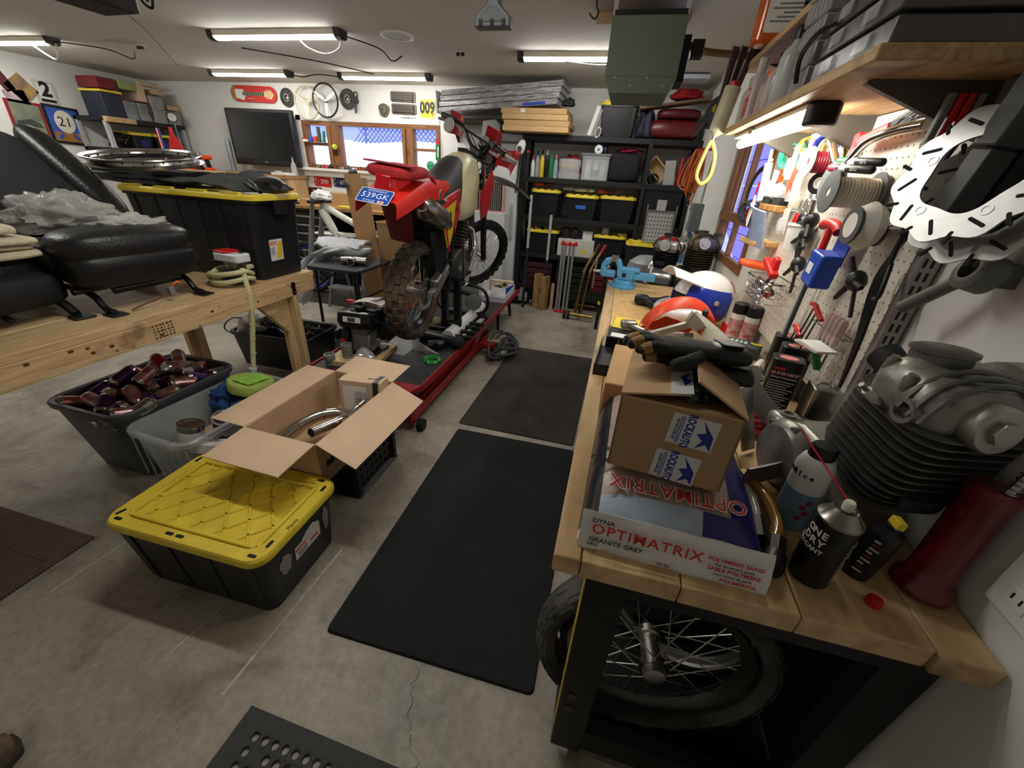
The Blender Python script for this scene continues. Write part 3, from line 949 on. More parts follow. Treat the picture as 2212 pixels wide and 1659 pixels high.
def pipe_thing(label,pts,r,rings=(),open_end=True,n=14,sm=6):
    t=thing('exhaust_pipe',label,'pipe')
    P=cat(pts,sm)
    MB().tube(P,r,n).build('tube',PIPE,t)
    d=(P[-1]-P[-2]).normalized()
    if open_end:
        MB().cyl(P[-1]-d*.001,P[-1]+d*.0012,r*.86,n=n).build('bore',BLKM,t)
        MB().torus(r*.95,r*.12,20,6,fr(P[-1],d.orthogonal(),d.cross(d.orthogonal()))).build('end_lip',PIPE,t)
    for f in rings:
        i=int(f*(len(P)-2)); q=P[i]; d=(P[i+1]-P[i]).normalized()
        MB().torus(r*1.03,r*.08,20,6,fr(q,d.orthogonal(),d.cross(d.orthogonal()))).build('weld_bead',mat((160,110,70),.3,1.0),t)
    return t
pipe_thing('curved polished exhaust bend lying in the open box',[(-1.40,1.19,.34),(-1.37,1.27,.40),(-1.31,1.37,.43),(-1.24,1.44,.43),(-1.19,1.46,.40)],.027,(.35,.62))
pipe_thing('straight polished exhaust pipe with its open end facing up in the box',[(-1.14,1.62,.33),(-1.17,1.5,.40),(-1.19,1.36,.43),(-1.205,1.22,.46)],.023,(.5,))
pipe_thing('thin polished exhaust tube with a flange along the box side',[(-1.10,1.58,.32),(-1.12,1.42,.38),(-1.15,1.2,.40)],.014,(.3,))
pipe_thing('stubby flared exhaust collector at the far end of the pipes',[(-1.13,1.36,.44),(-1.125,1.44,.455),(-1.12,1.52,.46)],.028,(.2,.8))

# ================================================================== wooden table
t=thing('work_table','long rough pine table built from construction lumber','table',(-2.48,.95,0))
TZ=.90
for k in range(4):
    MB().box(-.5+k*.25+.0015,-1.45,TZ-.034,-.5+(k+1)*.25-.0015,1.37,TZ-(k % 2)*.0012).build('plank',PINE,t,bevel=.003)
for x in (.462,-.5):
    MB().box(x,-1.44,TZ-.124,x+.038,1.36,TZ-.034).build('rail',PINE,t,bevel=.003)
for y in (1.322,-1.44):
    MB().box(-.462,y,TZ-.124,.462,y+.038,TZ-.034).build('end_rail',PINEX,t,bevel=.003)
for x in (.41,-.5):
    for y in (1.10,-1.30):
        MB().box(x,y,0,x+.038,y+.089,TZ-.035).build('leg',PINEZ,t,bevel=.003)
        MB().box(x+.038,y+.05,0,x+.09,y+.089,TZ-.035).build('leg_doubler',PINEZ,t,bevel=.003)
for x in (.424,-.462):
    MB().prism([(1.10,TZ-.125),(1.10,TZ-.36),(.90,TZ-.125)],0,.038,Matrix(((0,0,1,x),(1,0,0,0),(0,1,0,0),(0,0,0,1)))).build('corner_brace',PINE,t,smooth=0)
rg=random.Random(5)
KNOT=mat((92,60,36),.7,var=.3,vs=60)
for k in range(26):
    y=rg.uniform(-.5,1.25); z=rg.uniform(TZ-.115,TZ-.045); r=rg.uniform(.003,.008)
    MB().prism(circ(r,8),0,.0006,fr((.5002,y,z),(0,1,0),(0,0,1)) @ TR(s=(1.5,1,1))).build('knot',KNOT,t)
for k in range(5):
    for j in range(6):
        MB().box(.5001,.29+j*.016+.004*(k % 2),TZ-.055-k*.014,.5006,.299+j*.016+.002*(j % 3),TZ-.047-k*.014).build('grade_stamp',KNOT,t)

# ---- big tote on the table
t=lidded_tote('storage_tote','huge black storage tote with a yellow lid standing on the wooden table',(-2.455,2.13,TZ),.99,.41,.475,0,ribs=6)
lab=MB().prism(rrect(.10,.125,.003,1),0,.0012,fr((.4378,-.045,.165),(0,1,0),(.10,0,1))).build('label',PAPER,t)
text('HDX',.03,mat((214,70,30),.6,var=0),lab,fr((.4432,-.07,.205),(0,1,0),(.10,0,1)),bold=.02)
MB().prism([(-.012,-.05),(.03,-.05),(.045,.045),(.01,.045)],0,.0008,fr((.4390,-.04,.165),(0,1,0),(.10,0,1))).build('yellow_panel',YEL,lab)
for k in range(4):
    MB().prism(rrect(.03,.004,.001,1),0,.0008,fr((.4404-k*.0012,-.075,.178-k*.012),(0,1,0),(.10,0,1))).build('print_line',DGREY,lab)

# ---- grey carpet offcut and black fender on the lid
CARP=mat((62,64,65),.98,var=.25,vs=30,bump=.8,bs=240)
def carp(u,v):
    x=-2.76+.72*u; y=1.97+.38*v
    z=1.40+.05*math.sin(PI*min(1,u*1.15))*(.35+.9*v)+.018*nz(u*4,v*3)+(.03 if u > .55 else 0)*v
    if u > .8:z-=(u-.8)*.18
    return (x+.03*nz(v*3,7),y+.03*nz(u*3,2),max(z,1.388))
one('carpet_offcut','charcoal carpet offcut draped over the big tote lid','carpet',MB().sheet(carp,26,14,.008),CARP,smooth=60)
t=thing('motorcycle_fender','black plastic motorcycle fender on the end of the big tote lid','fender')
def fend(u,v):
    a=(v-.5)*2
    w=.075-.035*u
    return (-2.16+.27*u,2.21-.10*u+a*w,1.452+.012*math.sin(PI*u)-.03*a*a+(.0 if u < .8 else -(u-.8)*.1))
MB().sheet(fend,12,8,.004).build('shell',BLK,t,smooth=60)
MB().tube(cat([(-2.12,2.08,1.43),(-2.03,2.04,1.405),(-1.97,2.01,1.39)],5),[.02]*5+[.012]*6,8).build('bracket_arm',BLK,t)

# ---- aluminium rim leaning on a black bag
t=thing('folded_cover','folded black vinyl cover under the aluminium rim','cover',(-2.78,2.17,1.385))
for k in range(3):
    MB().sheet(lambda u,v:(-.32+.46*u,-.22+.40*v,.012+k*.024+.008*nz(u*3+k,v*3)),10,8,.02).build('fold',mat((32,33,40),.5,var=.2),t,smooth=60)
RIMM=mat((188,186,180),.25,1.0,var=.12,vs=6,stretch=(1,1,30))
def moto_rim(name,label,T,Rr=.285,w=.05,holes=36,m=RIMM):
    t=thing(name,label,'wheel rim',T=T)
    h=w/2
    MB().ring([(Rr-.012,-h),(Rr,-h),(Rr+.002,-h+.006),(Rr-.008,-h*.55),(Rr-.022,-h*.3),(Rr-.024,h*.3),(Rr-.008,h*.55),(Rr+.002,h-.006),(Rr,h),(Rr-.012,h),(Rr-.017,h*.62),(Rr-.031,h*.34),(Rr-.034,0),(Rr-.031,-h*.34),(Rr-.017,-h*.62)],56).build('hoop',m,t,smooth=35)
    for k in range(holes):
        a=2*PI*k/holes
        d=Vector((math.cos(a),math.sin(a),0))
        MB().cyl(d*(Rr-.0365)+Vector((0,0,.006*(-1) ** k)),d*(Rr-.0225)+Vector((0,0,.006*(-1) ** k)),.0045,n=8).build('nipple_hole',BLKM,t)
    return t
moto_rim('rim_hoop','bare aluminium motorcycle rim lying on the big tote',TR((-2.80,2.06,1.515),rx=7,ry=2.5))

# ---- transfer pump
t=thing('transfer_pump','red and white battery transfer pump with coiled pale hose on the table edge','pump',(-2.12,1.86,TZ),(0,0,-6))
MB().lathe([(.045,0),(.07,.01),(.078,.035),(.07,.065),(.05,.08)],24).build('base',BLK,t)
MB().lathe([(.038,.08),(.042,.085),(.042,.115),(.05,.125)],20).build('collar',ALU,t)
MB().prism(rrect(.19,.10,.025,5),.125,.172).build('head',mat((222,224,226),.35,var=.03),t,bevel=.008)
MB().prism(rrect(.11,.096,.02,5,-.038,0),.1725,.183).build('battery_cover',RED,t,bevel=.006)
MB().prism(rrect(.03,.02,.004,2,.05,.02),.1725,.175).build('switch',BLK,t)
HOSE=mat((214,212,162),.3,var=.06,alpha=.88)
hp=[]
for k in range(46):
    a=R(20+k*360*2.15/45)
    hp.append((.115*math.cos(a)*(1+.05*math.sin(k)),.10*math.sin(a)-.03,.105-.055*math.sin(k/45*PI)-.0013*k*math.sin(a)-.05*(math.sin(a) < 0)*abs(math.sin(a))))
MB().tube(hp,.0135,10).build('hose_coil',HOSE,t)
MB().tube(cat([(.10,-.03,.10),(.13,-.05,.02),(.145,-.06,-.06),(.13,-.075,-.2),(.11,-.10,-.36),(.105,-.13,-.5)],8),.014,10).build('suction_tube',HOSE,t)
for k in range(4):
    MB().torus(.0152,.0016,16,6,TR((.139-k*.009,-.067-k*.012,-.12-k*.09))).build('tube_joint',HOSE,t)
MB().lathe([(.022,.02),(.022,.0),(.019,-.005),(.024,-.09),(.024,-.12),(.014,-.125)],16,TR((.104,-.132,-.50),rx=-12)).build('nozzle',mat((214,208,206),.4),t)
MB().cyl((-.10,-.04,.115),(-.065,-.03,.125),.013,n=10).build('hose_fitting',BLK,t)

# ================================================================== car seats, cloths and plastic
LEA=mat((30,30,31),.36,var=.2,vs=16,bump=.22,bs=90,name='black_leather')
FAB=mat((40,41,44),.85,var=.12,vs=40,bump=.2,bs=300)
def pillow(sx,sy,sz,p=3.2,n=20,m=12,bulge=0.0):
    rings=[]
    for i in range(m+1):
        th=-PI/2+PI*i/m
        ct,st=math.cos(th),math.sin(th)
        f=lambda v,e:math.copysign(abs(v) ** e,v)
        rings.append([(sx*f(ct,2/p)*f(math.cos(2*PI*k/n),2/p),sy*f(ct,2/p)*f(math.sin(2*PI*k/n),2/p),sz*f(st,2/p)) for k in range(n)])
    return rings
t=thing('car_seat','black leather car seat lying on the table beside the big tote','car seat',(-2.385,1.425,TZ),(0,0,-4))
MB(TR((.18,0,.275),ry=6)).loft(pillow(.115,.275,.075)).build('cushion_front',LEA,t)
MB(TR((.17,0,.19),ry=8)).loft(pillow(.125,.265,.075,5)).build('cushion_base',BLK,t)
MB(TR((-.06,-.245,.24),rx=8,ry=6)).loft(pillow(.2,.05,.075)).build('side_bolster',LEA,t)
MB(TR((-.06,.245,.25),rx=-8,ry=6)).loft(pillow(.2,.05,.075)).build('side_bolster',LEA,t)
MB(TR((-.08,0,.22))).loft(pillow(.2,.2,.06)).build('seat_panel',FAB,t)
# reclined back
BT=TR((-.26,.0,.33),ry=-58)
MB(BT @ TR((0,0,.30))).loft(pillow(.07,.22,.36,5)).build('back_panel',FAB,t)
for s in (-1,1):
    MB(BT @ TR((.05,s*.235,.28),rx=s*-3)).loft(pillow(.075,.07,.38,3)).build('back_bolster',LEA,t)
MB(BT @ TR((.0,0,.74))).loft(pillow(.06,.15,.10,4)).build('headrest',LEA,t)
# frame, rails and wiring
for s in (-1,1):
    MB().tube(cat([(-.2,s*.2,.09),(.1,s*.2,.09),(.19,s*.2,.07),(.235,s*.2,.02),(.285,s*.2,.012)],6),.014,8).build('rail',BLK,t)
    MB().box(.25,s*.2-.03,.0,.33,s*.2+.03,.008).build('rail_foot',BLK,t,bevel=.002)
    MB().box(-.24,s*.2-.03,.0,-.16,s*.2+.03,.09).build('rail_foot',BLK,t,bevel=.002)
MB().cyl((.2,-.27,.105),(.2,.27,.115),.014,n=10).build('cross_bar',BLK,t)
MB().cyl((.14,-.1,.07),(.16,.2,.08),.02,n=10).build('motor',BLK,t)
MB().tube(cat([(.27,.06,.05),(.285,.0,.03),(.29,-.07,.02),(.30,-.14,.008)],6),.004,6).build('wire',mat((110,70,40),.6),t)
MB().box(.275,.04,.03,.3,.065,.07).build('connector',GREY,t,bevel=.003)
for k,mm in enumerate((RED,YEL,ORG)):
    MB().tube(cat([(.287,.05+k*.006,.07),(.29,.09,.085+k*.004),(.28,.12,.06)],5),.0022,5).build('lead',mm,t)

t=thing('car_seat','black car seat base under the folded canvas cloths','car seat',(-2.50,.93,TZ),(0,0,0))
MB(TR((.02,0,.13),ry=3)).loft(pillow(.25,.26,.075,5)).build('base_shell',BLKM,t)
MB(TR((-.02,0,.2))).loft(pillow(.24,.25,.05,4)).build('cushion',LEA,t)
MB().tube(cat([(.12,.0,.09),(.19,.02,.05),(.22,.03,.02)],5),.012,8).build('lever_stem',BLK,t)
MB().ell((.19,-.06,.075),(.028,.028,.026)).build('lever_knob',BLK,t)
MB().cyl((.19,-.06,.05),(.17,-.06,.0),.014,n=10).build('knob_post',BLK,t)
for s in (-1,1):
    MB().tube(cat([(.0,s*.2,.07),(.16,s*.2,.07),(.23,s*.2,.05),(.28,s*.2,.012)],5),.018,8).build('rail',IRON,t)
    MB().prism([(-.035,-.03),(.035,-.04),(.045,.03),(-.03,.04)],0,.01,TR((.305,s*.2,0))).build('bracket_foot',IRON,t,bevel=.002)
    MB().box(-.25,s*.2-.03,0,-.17,s*.2+.03,.075).build('rail_foot',IRON,t)

CANV=mat((212,200,172),.92,var=.10,vs=9,bump=.35,bs=180,name='canvas')
def fold(t,z,h,x0,x1,y0,y1,seed):
    def sec(y):
        k=nz(y*4,seed)
        pts=[]
        for i in range(22):
            a=2*PI*i/22
            c,s=math.cos(a),math.sin(a)
            px=(x0+x1)/2+(x1-x0)/2*math.copysign(abs(c) ** .35,c)
            pz=z+h/2+h/2*math.copysign(abs(s) ** .55,s)+.006*nz(px*9,y*7,seed)
            pts.append((px+.008*k,y,pz))
        return pts
    n=14
    rings=[sec(y0+(y1-y0)*i/n) for i in range(n+1)]
    def shrink(r,k,dy):
        c=Vector((sum(p[0] for p in r)/len(r),0,sum(p[2] for p in r)/len(r)))
        return [(c.x+(p[0]-c.x)*(.5+.5*k),p[1]+dy,c.z+(p[2]-c.z)*k) for p in r]
    rings=[shrink(rings[0],.3,-.012)]+rings+[shrink(rings[-1],.75,.008),shrink(rings[-1],.3,.012)]
    MB().loft(rings).build('fold',CANV,t,smooth=60)
t=thing('drop_cloth','cream canvas drop cloth folded thick with an open loop edge','cloth',(-2.50,.93,1.145))
for z,h,x1,y1,sd in ((0,.035,.25,.2,1),(.033,.02,.235,.19,2),(.05,.032,.25,.205,3)):
    fold(t,z,h,-.27,x1,-.36,y1,sd)
t=thing('drop_cloth','second cream canvas cloth with a stencilled edge, folded on top','cloth',(-2.50,.93,1.232))
fold(t,0,.038,-.27,.21,-.36,.175,5)
t=thing('drop_cloth','thin rolled canvas cloth topmost on the cloth pile','cloth',(-2.52,.93,1.272))
fold(t,0,.042,-.25,.17,-.36,.14,8)
PLA=mat((226,226,220),.1,var=.1,vs=25,alpha=.5,spec=.9,bump=.9,bs=55)
crumple('plastic_bag','crumpled clear plastic sheeting heaped on the car seat','plastic',(-2.54,1.40,1.245),.24,.20,.12,PLA,2,3.0,10,48)
crumple('plastic_bag','loose end of clear bubble wrap beside the seat cushion','plastic',(-2.27,1.50,1.225),.10,.17,.06,PLA,12,3.4,0,40)

# ================================================================== black tub of parts under the table end
t=thing('parts_tub','black plastic tub of cables and parts on the floor behind the table','tub',(-2.62,2.62,0),(0,0,2))
tub(MB(),.74,.46,.30,.05,.85).build('tub',TOTE,t)
crumple('work_rag','grey wrinkled rag hanging over the black parts tub','rag',(-2.80,2.48,.33),.12,.10,.10,mat((150,146,136),.95,var=.2,vs=15,bump=.3),6,3.5)
t=thing('cable_bundle','tangle of black cables and brackets in the parts tub','cables',(-2.5,2.62,.285))
rg=random.Random(11)
for k in range(9):
    pts=[(rg.uniform(-.27,.27),rg.uniform(-.15,.15),rg.uniform(.0,.08)) for _ in range(5)]
    MB().tube(cat(pts,6),rg.choice((.006,.009,.012)),6).build('cable',BLK,t)
MB().prism(rrect(.09,.05,.01,2),0,.03,TR((-.13,-.12,.10),rx=30,ry=20)).build('bracket',BLK,t)
MB().ell((.03,-.14,.10),(.028,.028,.03)).build('knob',DGREY,t)
MB().tube(cat([(-.25,-.1,.08),(-.4,-.2,.12),(-.47,-.25,.05),(-.43,-.23,.0),(-.3,-.17,.06)],6),.005,6).build('loop_wire',BLK,t)
# ================================================================== red motorcycle lift
LZ=.31
LRED=mat((150,22,30),.45,var=.2,vs=8)
t=thing('motorcycle_lift','red hydraulic motorcycle lift table with a black deck','lift',(0,0,0))
MB().box(-1.90,2.05,LZ-.025,-1.075,4.70,LZ).build('deck',mat((44,46,48),.6,var=.3,vs=10,bump=.25,bs=90),t)
for a,b in ((-1.075,-1.06),(-1.915,-1.90)):
    MB().box(a,2.05,LZ-.035,b,4.72,LZ+.012).build('deck_edge',LRED,t,bevel=.003)
MB().loft([[(-1.9,2.05,LZ-.03),(-1.07,2.05,LZ-.03),(-1.07,2.05,LZ),(-1.9,2.05,LZ)],[(-1.80,1.97,LZ-.07),(-1.17,1.97,LZ-.07),(-1.17,1.97,LZ-.05),(-1.80,1.97,LZ-.05)]]).build('ramp_lip',LRED,t)
mb=MB().box(-1.88,2.42,LZ,-1.40,3.05,LZ+.003)
mb.build('tread_plate',mat((150,152,156),.35,.9,var=.3,vs=60,bump=.8,bs=140),t)
for x in (-1.12,-1.84):
    mb=MB(); mb.box(x,1.95,.05,x+.012,3.62,.15); mb.box(x-.03,1.95,.05,x+.012,3.62,.062); mb.box(x-.03,1.95,.138,x+.012,3.62,.15)
    mb.build('base_rail',LRED,t,bevel=.002)
for x in (-1.145,-1.80):
    MB(fr((x,2.10,.24),(0,1.25,-.12),(0,.12,1.25))).box(-.02,-.04,-.012,1.28,.04,.012).build('lift_arm',LRED,t,bevel=.003)
    MB(fr((x+.03,3.12,.09),(0,.35,.20),(0,-.2,.35))).box(-.03,-.042,-.01,.46,.042,.01).build('lift_arm',LRED,t,bevel=.003)
for y in (2.08,2.5,2.62,3.55):
    MB().cyl((-1.83,y,.12),(-1.12,y,.12),.016,n=10).build('cross_tube',LRED,t)
MB().cyl((-1.45,2.35,.16),(-1.40,3.2,.12),.035,n=14).build('hydraulic_ram',mat((120,30,34),.4),t)
for x in (-1.085,-1.90):
    for y in (2.0,3.55):
        T=fr((x+.02,y,.042),(0,1,0),(0,0,1))
        MB().lathe([(.012,-.022),(.04,-.02),(.042,-.01),(.042,.01),(.04,.02),(.012,.022)],20,T).build('caster_wheel',RUB,t)
MB().prism([(0,0),(.11,.0),(.15,.05),(.13,.10),(0,.10)],0,.05,TR((-1.12,3.35,.06))).build('release_pedal_box',LRED,t,bevel=.003)
MB().box(-1.06,3.40,.115,-.94,3.46,.13).build('pedal',mat((150,130,110),.6),t)
for x in (-1.16,-1.80):
    for y,dy in ((4.12,-.05),(4.55,.05)):
        MB().loft([[(x-.02,y-.02,LZ-.03),(x+.02,y-.02,LZ-.03),(x+.02,y+.02,LZ-.03),(x-.02,y+.02,LZ-.03)],[(x+.01,y+dy-.012,.0),(x+.034,y+dy-.012,0),(x+.034,y+dy+.012,0),(x+.01,y+dy+.012,0)]]).build('prop_leg',BLK,t)
sh=mat((196,206,226),.5,var=.05)
text('OTO',.075,sh,t,fr((-1.1045,3.30,.215),(0,.35,.20),(0,-.2,.35)),bold=.06)
text('OTO',.075,mat((40,50,120),.5),t,fr((-1.1030,3.30,.215),(0,.35,.20),(0,-.2,.35)),bold=.0)

# black steel stand that carries the bike
t=thing('bike_stand','black steel stand holding the dirt bike up off the lift deck','stand',(-1.26,2.98,LZ))
MB().box(-.20,-.16,0,-.16,.22,.035).build('foot_bar',BLK,t,bevel=.003)
MB().box(.16,-.16,0,.20,.22,.035).build('foot_bar',BLK,t,bevel=.003)
for y in (-.14,-.02,.1,.2):
    MB().cyl((-.24,y,.05),(.24,y,.05),.017,n=10).build('cross_bar',BLK,t)
MB().box(.045,-.03,.03,.10,.025,.50).build('post',BLK,t,bevel=.003)
MB().box(-.10,.05,.03,-.05,.10,.50).build('post',BLK,t,bevel=.003)
MB().box(-.13,-.12,.50,.13,.16,.525).build('cradle',BLK,t,bevel=.004)

# ================================================================== dirt bike
BK=TR((-1.29,2.45,.805),ry=5.5,rz=2)
bike=thing('dirt_bike','red and cream dirt bike with yellow side plate raised on the lift','motorcycle',T=BK)
def knobby(mb,Rr,w,n,kh=.012,seed=0):
    r=w/2
    prof=[(Rr-r*1.05,-r*.62),(Rr-r*.55,-r*.98),(Rr-r*.12,-r*.78),(Rr,-r*.3),(Rr,r*.3),(Rr-r*.12,r*.78),(Rr-r*.55,r*.98),(Rr-r*1.05,r*.62),(Rr-r*1.02,0)]
    mb.ring(prof,48)
    old=mb.T
    for k in range(n):
        a=2*PI*k/n
        for off,rad,ww,tilt,da in (((-.24,Rr,.30,-8,0),(.24,Rr,.30,8,.5),(-.74,Rr-r*.17,.26,-38,.5),(.74,Rr-r*.17,.26,38,0)) if True else ()):
            aa=a+da*2*PI/n
            T=old @ TR(rz=math.degrees(aa)) @ TR((rad-.003,0,off*r),ry=-tilt)
            mb.T=T
            l=2*PI*Rr/n*.30
            mb.loft([[(0,-l,-ww*r),(0,l,-ww*r),(0,l,ww*r),(0,-l,ww*r)],[(kh,-l*.82,-ww*r*.85),(kh,l*.82,-ww*r*.85),(kh,l*.82,ww*r*.85),(kh,-l*.82,ww*r*.85)]])
    mb.T=old
    return mb
def spoke_mesh(Ri,Ro,m):
    me=MB().cyl((Ri,0,0),(Ro,0,0),.0019,n=5).mesh('spoke',m)
    return me
def wheel(parent,name,T,Rr,w,rimR,n,rimm,tirem,spm,disc=True,nsp=32,side=1,kh=.012):
    """axle along local z of T"""
    p=MB().lathe([(.02,-.07),(.03,-.065),(.03,-.045),(.024,-.04),(.024,.04),(.03,.045),(.03,.065),(.02,.07)],18).build(name,ALU,parent,T=T)
    knobby(MB(),Rr,w,n,kh).build('tire',tirem,p,smooth=30)
    h=w*.27
    MB().ring([(rimR+.012,-h),(rimR+.014,-h+.004),(rimR,-h*.5),(rimR-.008,0),(rimR,h*.5),(rimR+.014,h-.004),(rimR+.012,h),(rimR,h-.002),(rimR-.012,h*.45),(rimR-.02,0),(rimR-.012,-h*.45),(rimR,-h+.002)],48).build('rim',rimm,p)
    me=spoke_mesh(.026,rimR-.01,spm)
    for k in range(nsp):
        s=1 if k % 2 else -1
        a=360*k/nsp
        q=14*(1 if (k // 2) % 2 else -1)
        d=rimR
        L=Vector((d*math.cos(R(a)),d*math.sin(R(a)),0)); A=Vector((.029*math.cos(R(a+q*5)),.029*math.sin(R(a+q*5)),s*.05))
        v=L-A
        T2=fr(A,v,v.orthogonal()) @ Matrix.Diagonal((v.length/d,1,1,1))
        place('spoke',me,p,T=T2)
    if disc:
        z=side*.078
        mb=MB()
        N=40
        o=[[(r2*(1+(.02*math.cos(10*2*PI*k/N) if r2 > .08 else 0))*math.cos(2*PI*k/N),r2*(1+(.02*math.cos(10*2*PI*k/N) if r2 > .08 else 0))*math.sin(2*PI*k/N),zz) for r2,zz in ((.11,z-.0015),(.11,z+.0015),(.078,z+.0015),(.078,z-.0015))] for k in range(N)]
        mb.loft(o,False,True)
        for k in range(5):
            a=2*PI*k/5
            mb.tube([(.028*math.cos(a),.028*math.sin(a),z),(.08*math.cos(a+.3),.08*math.sin(a+.3),z)],.005,5)
        mb.build('brake_disc',STEEL,p)
    return p
AX=Matrix(((0,0,1,0),(1,0,0,0),(0,1,0,0),(0,0,0,1)))   # local z -> bike x
MUD=mat((34,33,32),.85,var=0,rgb2=(98,82,64),vs=6,bump=.4,bs=50)
TYRE=mat((30,30,31),.8,var=.25,vs=10,bump=.2)
wheel(bike,'rear_wheel',AX,.325,.135,.245,20,mat((52,54,58),.3,.9),MUD,CHROME,nsp=32)
# steering assembly turned to the right about the raked axis
ax0=Vector((0,1.045,.83)); axd=(Vector((0,1.045,.83))-Vector((0,1.42,.08))).normalized()
ST=Matrix.Translation(ax0) @ Matrix.Rotation(R(-36),4,axd) @ Matrix.Translation(-ax0)
fa=Vector((0,1.47,.03))
wheel(bike,'front_wheel',ST @ Matrix.Translation(fa) @ AX,.338,.095,.275,28,mat((36,38,44),.3,.8),TYRE,CHROME,disc=False)
for s in (-1,1):
    top=Vector((s*.095,1.06,.88)); bot=fa+Vector((s*.095,-.02,.0)); mid=top.lerp(bot,.48)
    f=MB(ST).cyl(top,mid,.021,n=14).build('fork_tube',CHROME,bike)
    MB(ST).cyl(mid,bot,.029,.027,n=14).build('fork_slider',BLK,bike)
    MB(ST).cyl(top.lerp(bot,.43),top.lerp(bot,.5),.034,n=14).build('fork_seal',ALU,bike)
    MB(ST).cbox(bot,(.035,.05,.06)).build('axle_clamp',ALU,bike,bevel=.005)
MB(ST).box(-.13,1.02,.86,.13,1.11,.885).build('triple_clamp',BLK,bike,bevel=.01)
MB(ST).box(-.13,1.10,.66,.13,1.19,.69).build('triple_clamp',BLK,bike,bevel=.01)
# bars
bp=[(-.40,.95,1.02),(-.28,.96,1.03),(-.17,1.0,1.02),(-.08,1.05,.93),(.08,1.05,.93),(.17,1.0,1.02),(.28,.96,1.03),(.40,.95,1.02)]
MB(ST).tube(cat(bp,6),.012,10).build('handlebar',BLK,bike)
MB(ST).cyl((-.15,1.0,1.01),(.15,1.0,1.01),.009,n=8).build('handlebar_brace',BLK,bike)
for s in (-1,1):
    MB(ST).cyl((s*.29,.958,1.028),(s*.41,.949,1.019),.018,.019,n=12).build('grip',BLK,bike)
    MB(ST).cyl((s*.25,.96,1.03),(s*.29,.958,1.028),.026,n=12).build('control_housing',DGREY,bike)
    MB(ST).tube(cat([(s*.24,.99,1.03),(s*.32,1.03,1.035),(s*.41,1.02,1.03)],5),.006,6).build('lever',ALU,bike)
    # hand guard: an open red shell carried on a grey bar
    gb=MB(ST).tube(cat([(s*.42,.95,1.02),(s*.455,.97,1.015),(s*.45,1.05,1.0),(s*.36,1.10,.98),(s*.24,1.07,.96),(s*.17,1.02,.97)],6),.012,8).build('hand_guard_bar',LGREY,bike)
    def gsh(u,v,s=s):
        a=-.2+1.25*u
        x=s*(.46-.20*u-.03*(1-v)); y=1.055+.05*math.sin(PI*u)
        return (x,y,.90+.17*v*(1-.35*u)+.02*math.sin(PI*u))
    MB(ST).sheet(gsh,8,6,.005).build('hand_guard',mat((186,30,34),.4,var=.06),bike,smooth=60)
mt=MB(ST @ fr((-.25,.91,.985),(1,.15,0),(0,.1,1))).lathe([(.045,-.012),(.052,-.008),(.052,.004),(.048,.008)],24).build('mirror',LGREY,bike)
MB(ST).cyl((-.24,.965,1.03),(-.25,.92,.985),.006,n=6).build('mirror_stem',BLK,bike)
MB(ST @ fr((.0,1.09,.99),(1,0,0),(0,.6,.8))).lathe([(.05,-.05),(.056,-.01),(.056,.0),(.05,.004)],24).build('speedometer',BLK,bike)
MB(ST @ fr((.0,1.086,.995),(1,0,0),(0,.6,.8))).lathe([(.047,.0),(.047,.003),(0,.003)],24).build('speedometer_glass',LGREY,bike)
def hl(u,v):
    a=(u-.5)*2
    return (.115*a*(1-.25*v),1.20+.05*(1-a*a)-.05*v,.86+.24*v)
MB(ST).sheet(hl,10,10,.006).build('headlight_shroud',mat((178,24,30),.38,var=.06),bike,smooth=60)
MB(ST @ fr((0,1.2,.84),(1,0,0),(0,0,1))).lathe([(.05,-.05),(.075,-.01),(.075,.0)],20).build('headlight_bowl',BLK,bike)
for k in range(4):
    MB(ST).tube(cat([(-.2+.13*k,1.0,1.0),(-.12+.1*k,1.08,.9),(-.04+.03*k,1.1,.75),(0,1.02,.62)],6),.0045,6).build('control_cable',BLK,bike)
MB(ST).box(-.07,1.02,.885,.07,1.08,.93).build('bar_clamp',BLK,bike,bevel=.008)
# high front fender
def ff(u,v):
    a=(v-.5)*2; w=.085*(1-.55*max(0,u-.55)/.45)*(.75+.25*min(1,u*4))
    y=1.02+.84*u
    return (a*w,y,.665+.10*math.sin(PI*(.25+.60*u))-.03*a*a-.13*max(0,u-.55) ** 1.2)
MB(ST).sheet(ff,18,8,.004).build('front_fender',mat((20,20,22),.22,var=.1),bike,smooth=60)
# frame, engine
FR_=BLK
for s in (-1,1):
    MB().tube(cat([(s*.03,1.03,.72),(s*.08,.9,.45),(s*.10,.84,.1),(s*.10,.7,-.09),(s*.10,.4,-.06),(s*.11,.36,.15),(s*.10,.34,.45)],6),.016,8).build('frame_tube',FR_,bike)
    MB().tube(cat([(s*.10,.36,.42),(s*.10,.1,.50),(s*.08,-.2,.60)],5),.012,8).build('subframe_tube',FR_,bike)
    # swingarm
    sp=cat([(s*.115,-.03,.0),(s*.12,.12,.03),(s*.105,.3,.10),(s*.09,.45,.11)],6)
    rings=[]
    for i,p in enumerate(sp):
        hh=.026+.016*i/len(sp)
        rings.append([(p.x-.014,p.y,p.z-hh),(p.x+.014,p.y,p.z-hh),(p.x+.014,p.y,p.z+hh),(p.x-.014,p.y,p.z+hh)])
    MB().loft(rings).build('swingarm',mat((150,152,150),.45,.7,var=.15),bike,bevel=.004)
    MB().cyl((s*.12,0,0),(s*.15,0,0),.016,n=8).build('axle_nut',STEEL,bike)
    MB().box(s*.13-.02,.50,-.11,s*.13+s*.11,.55,-.085).build('footpeg',IRON,bike,bevel=.004)
MB().tube(cat([(0,1.0,.74),(0,.7,.66),(0,.4,.5)],5),.022,8).build('backbone',FR_,bike)
ENG=mat((72,72,72),.5,.6,var=.3,vs=14,bump=.15)
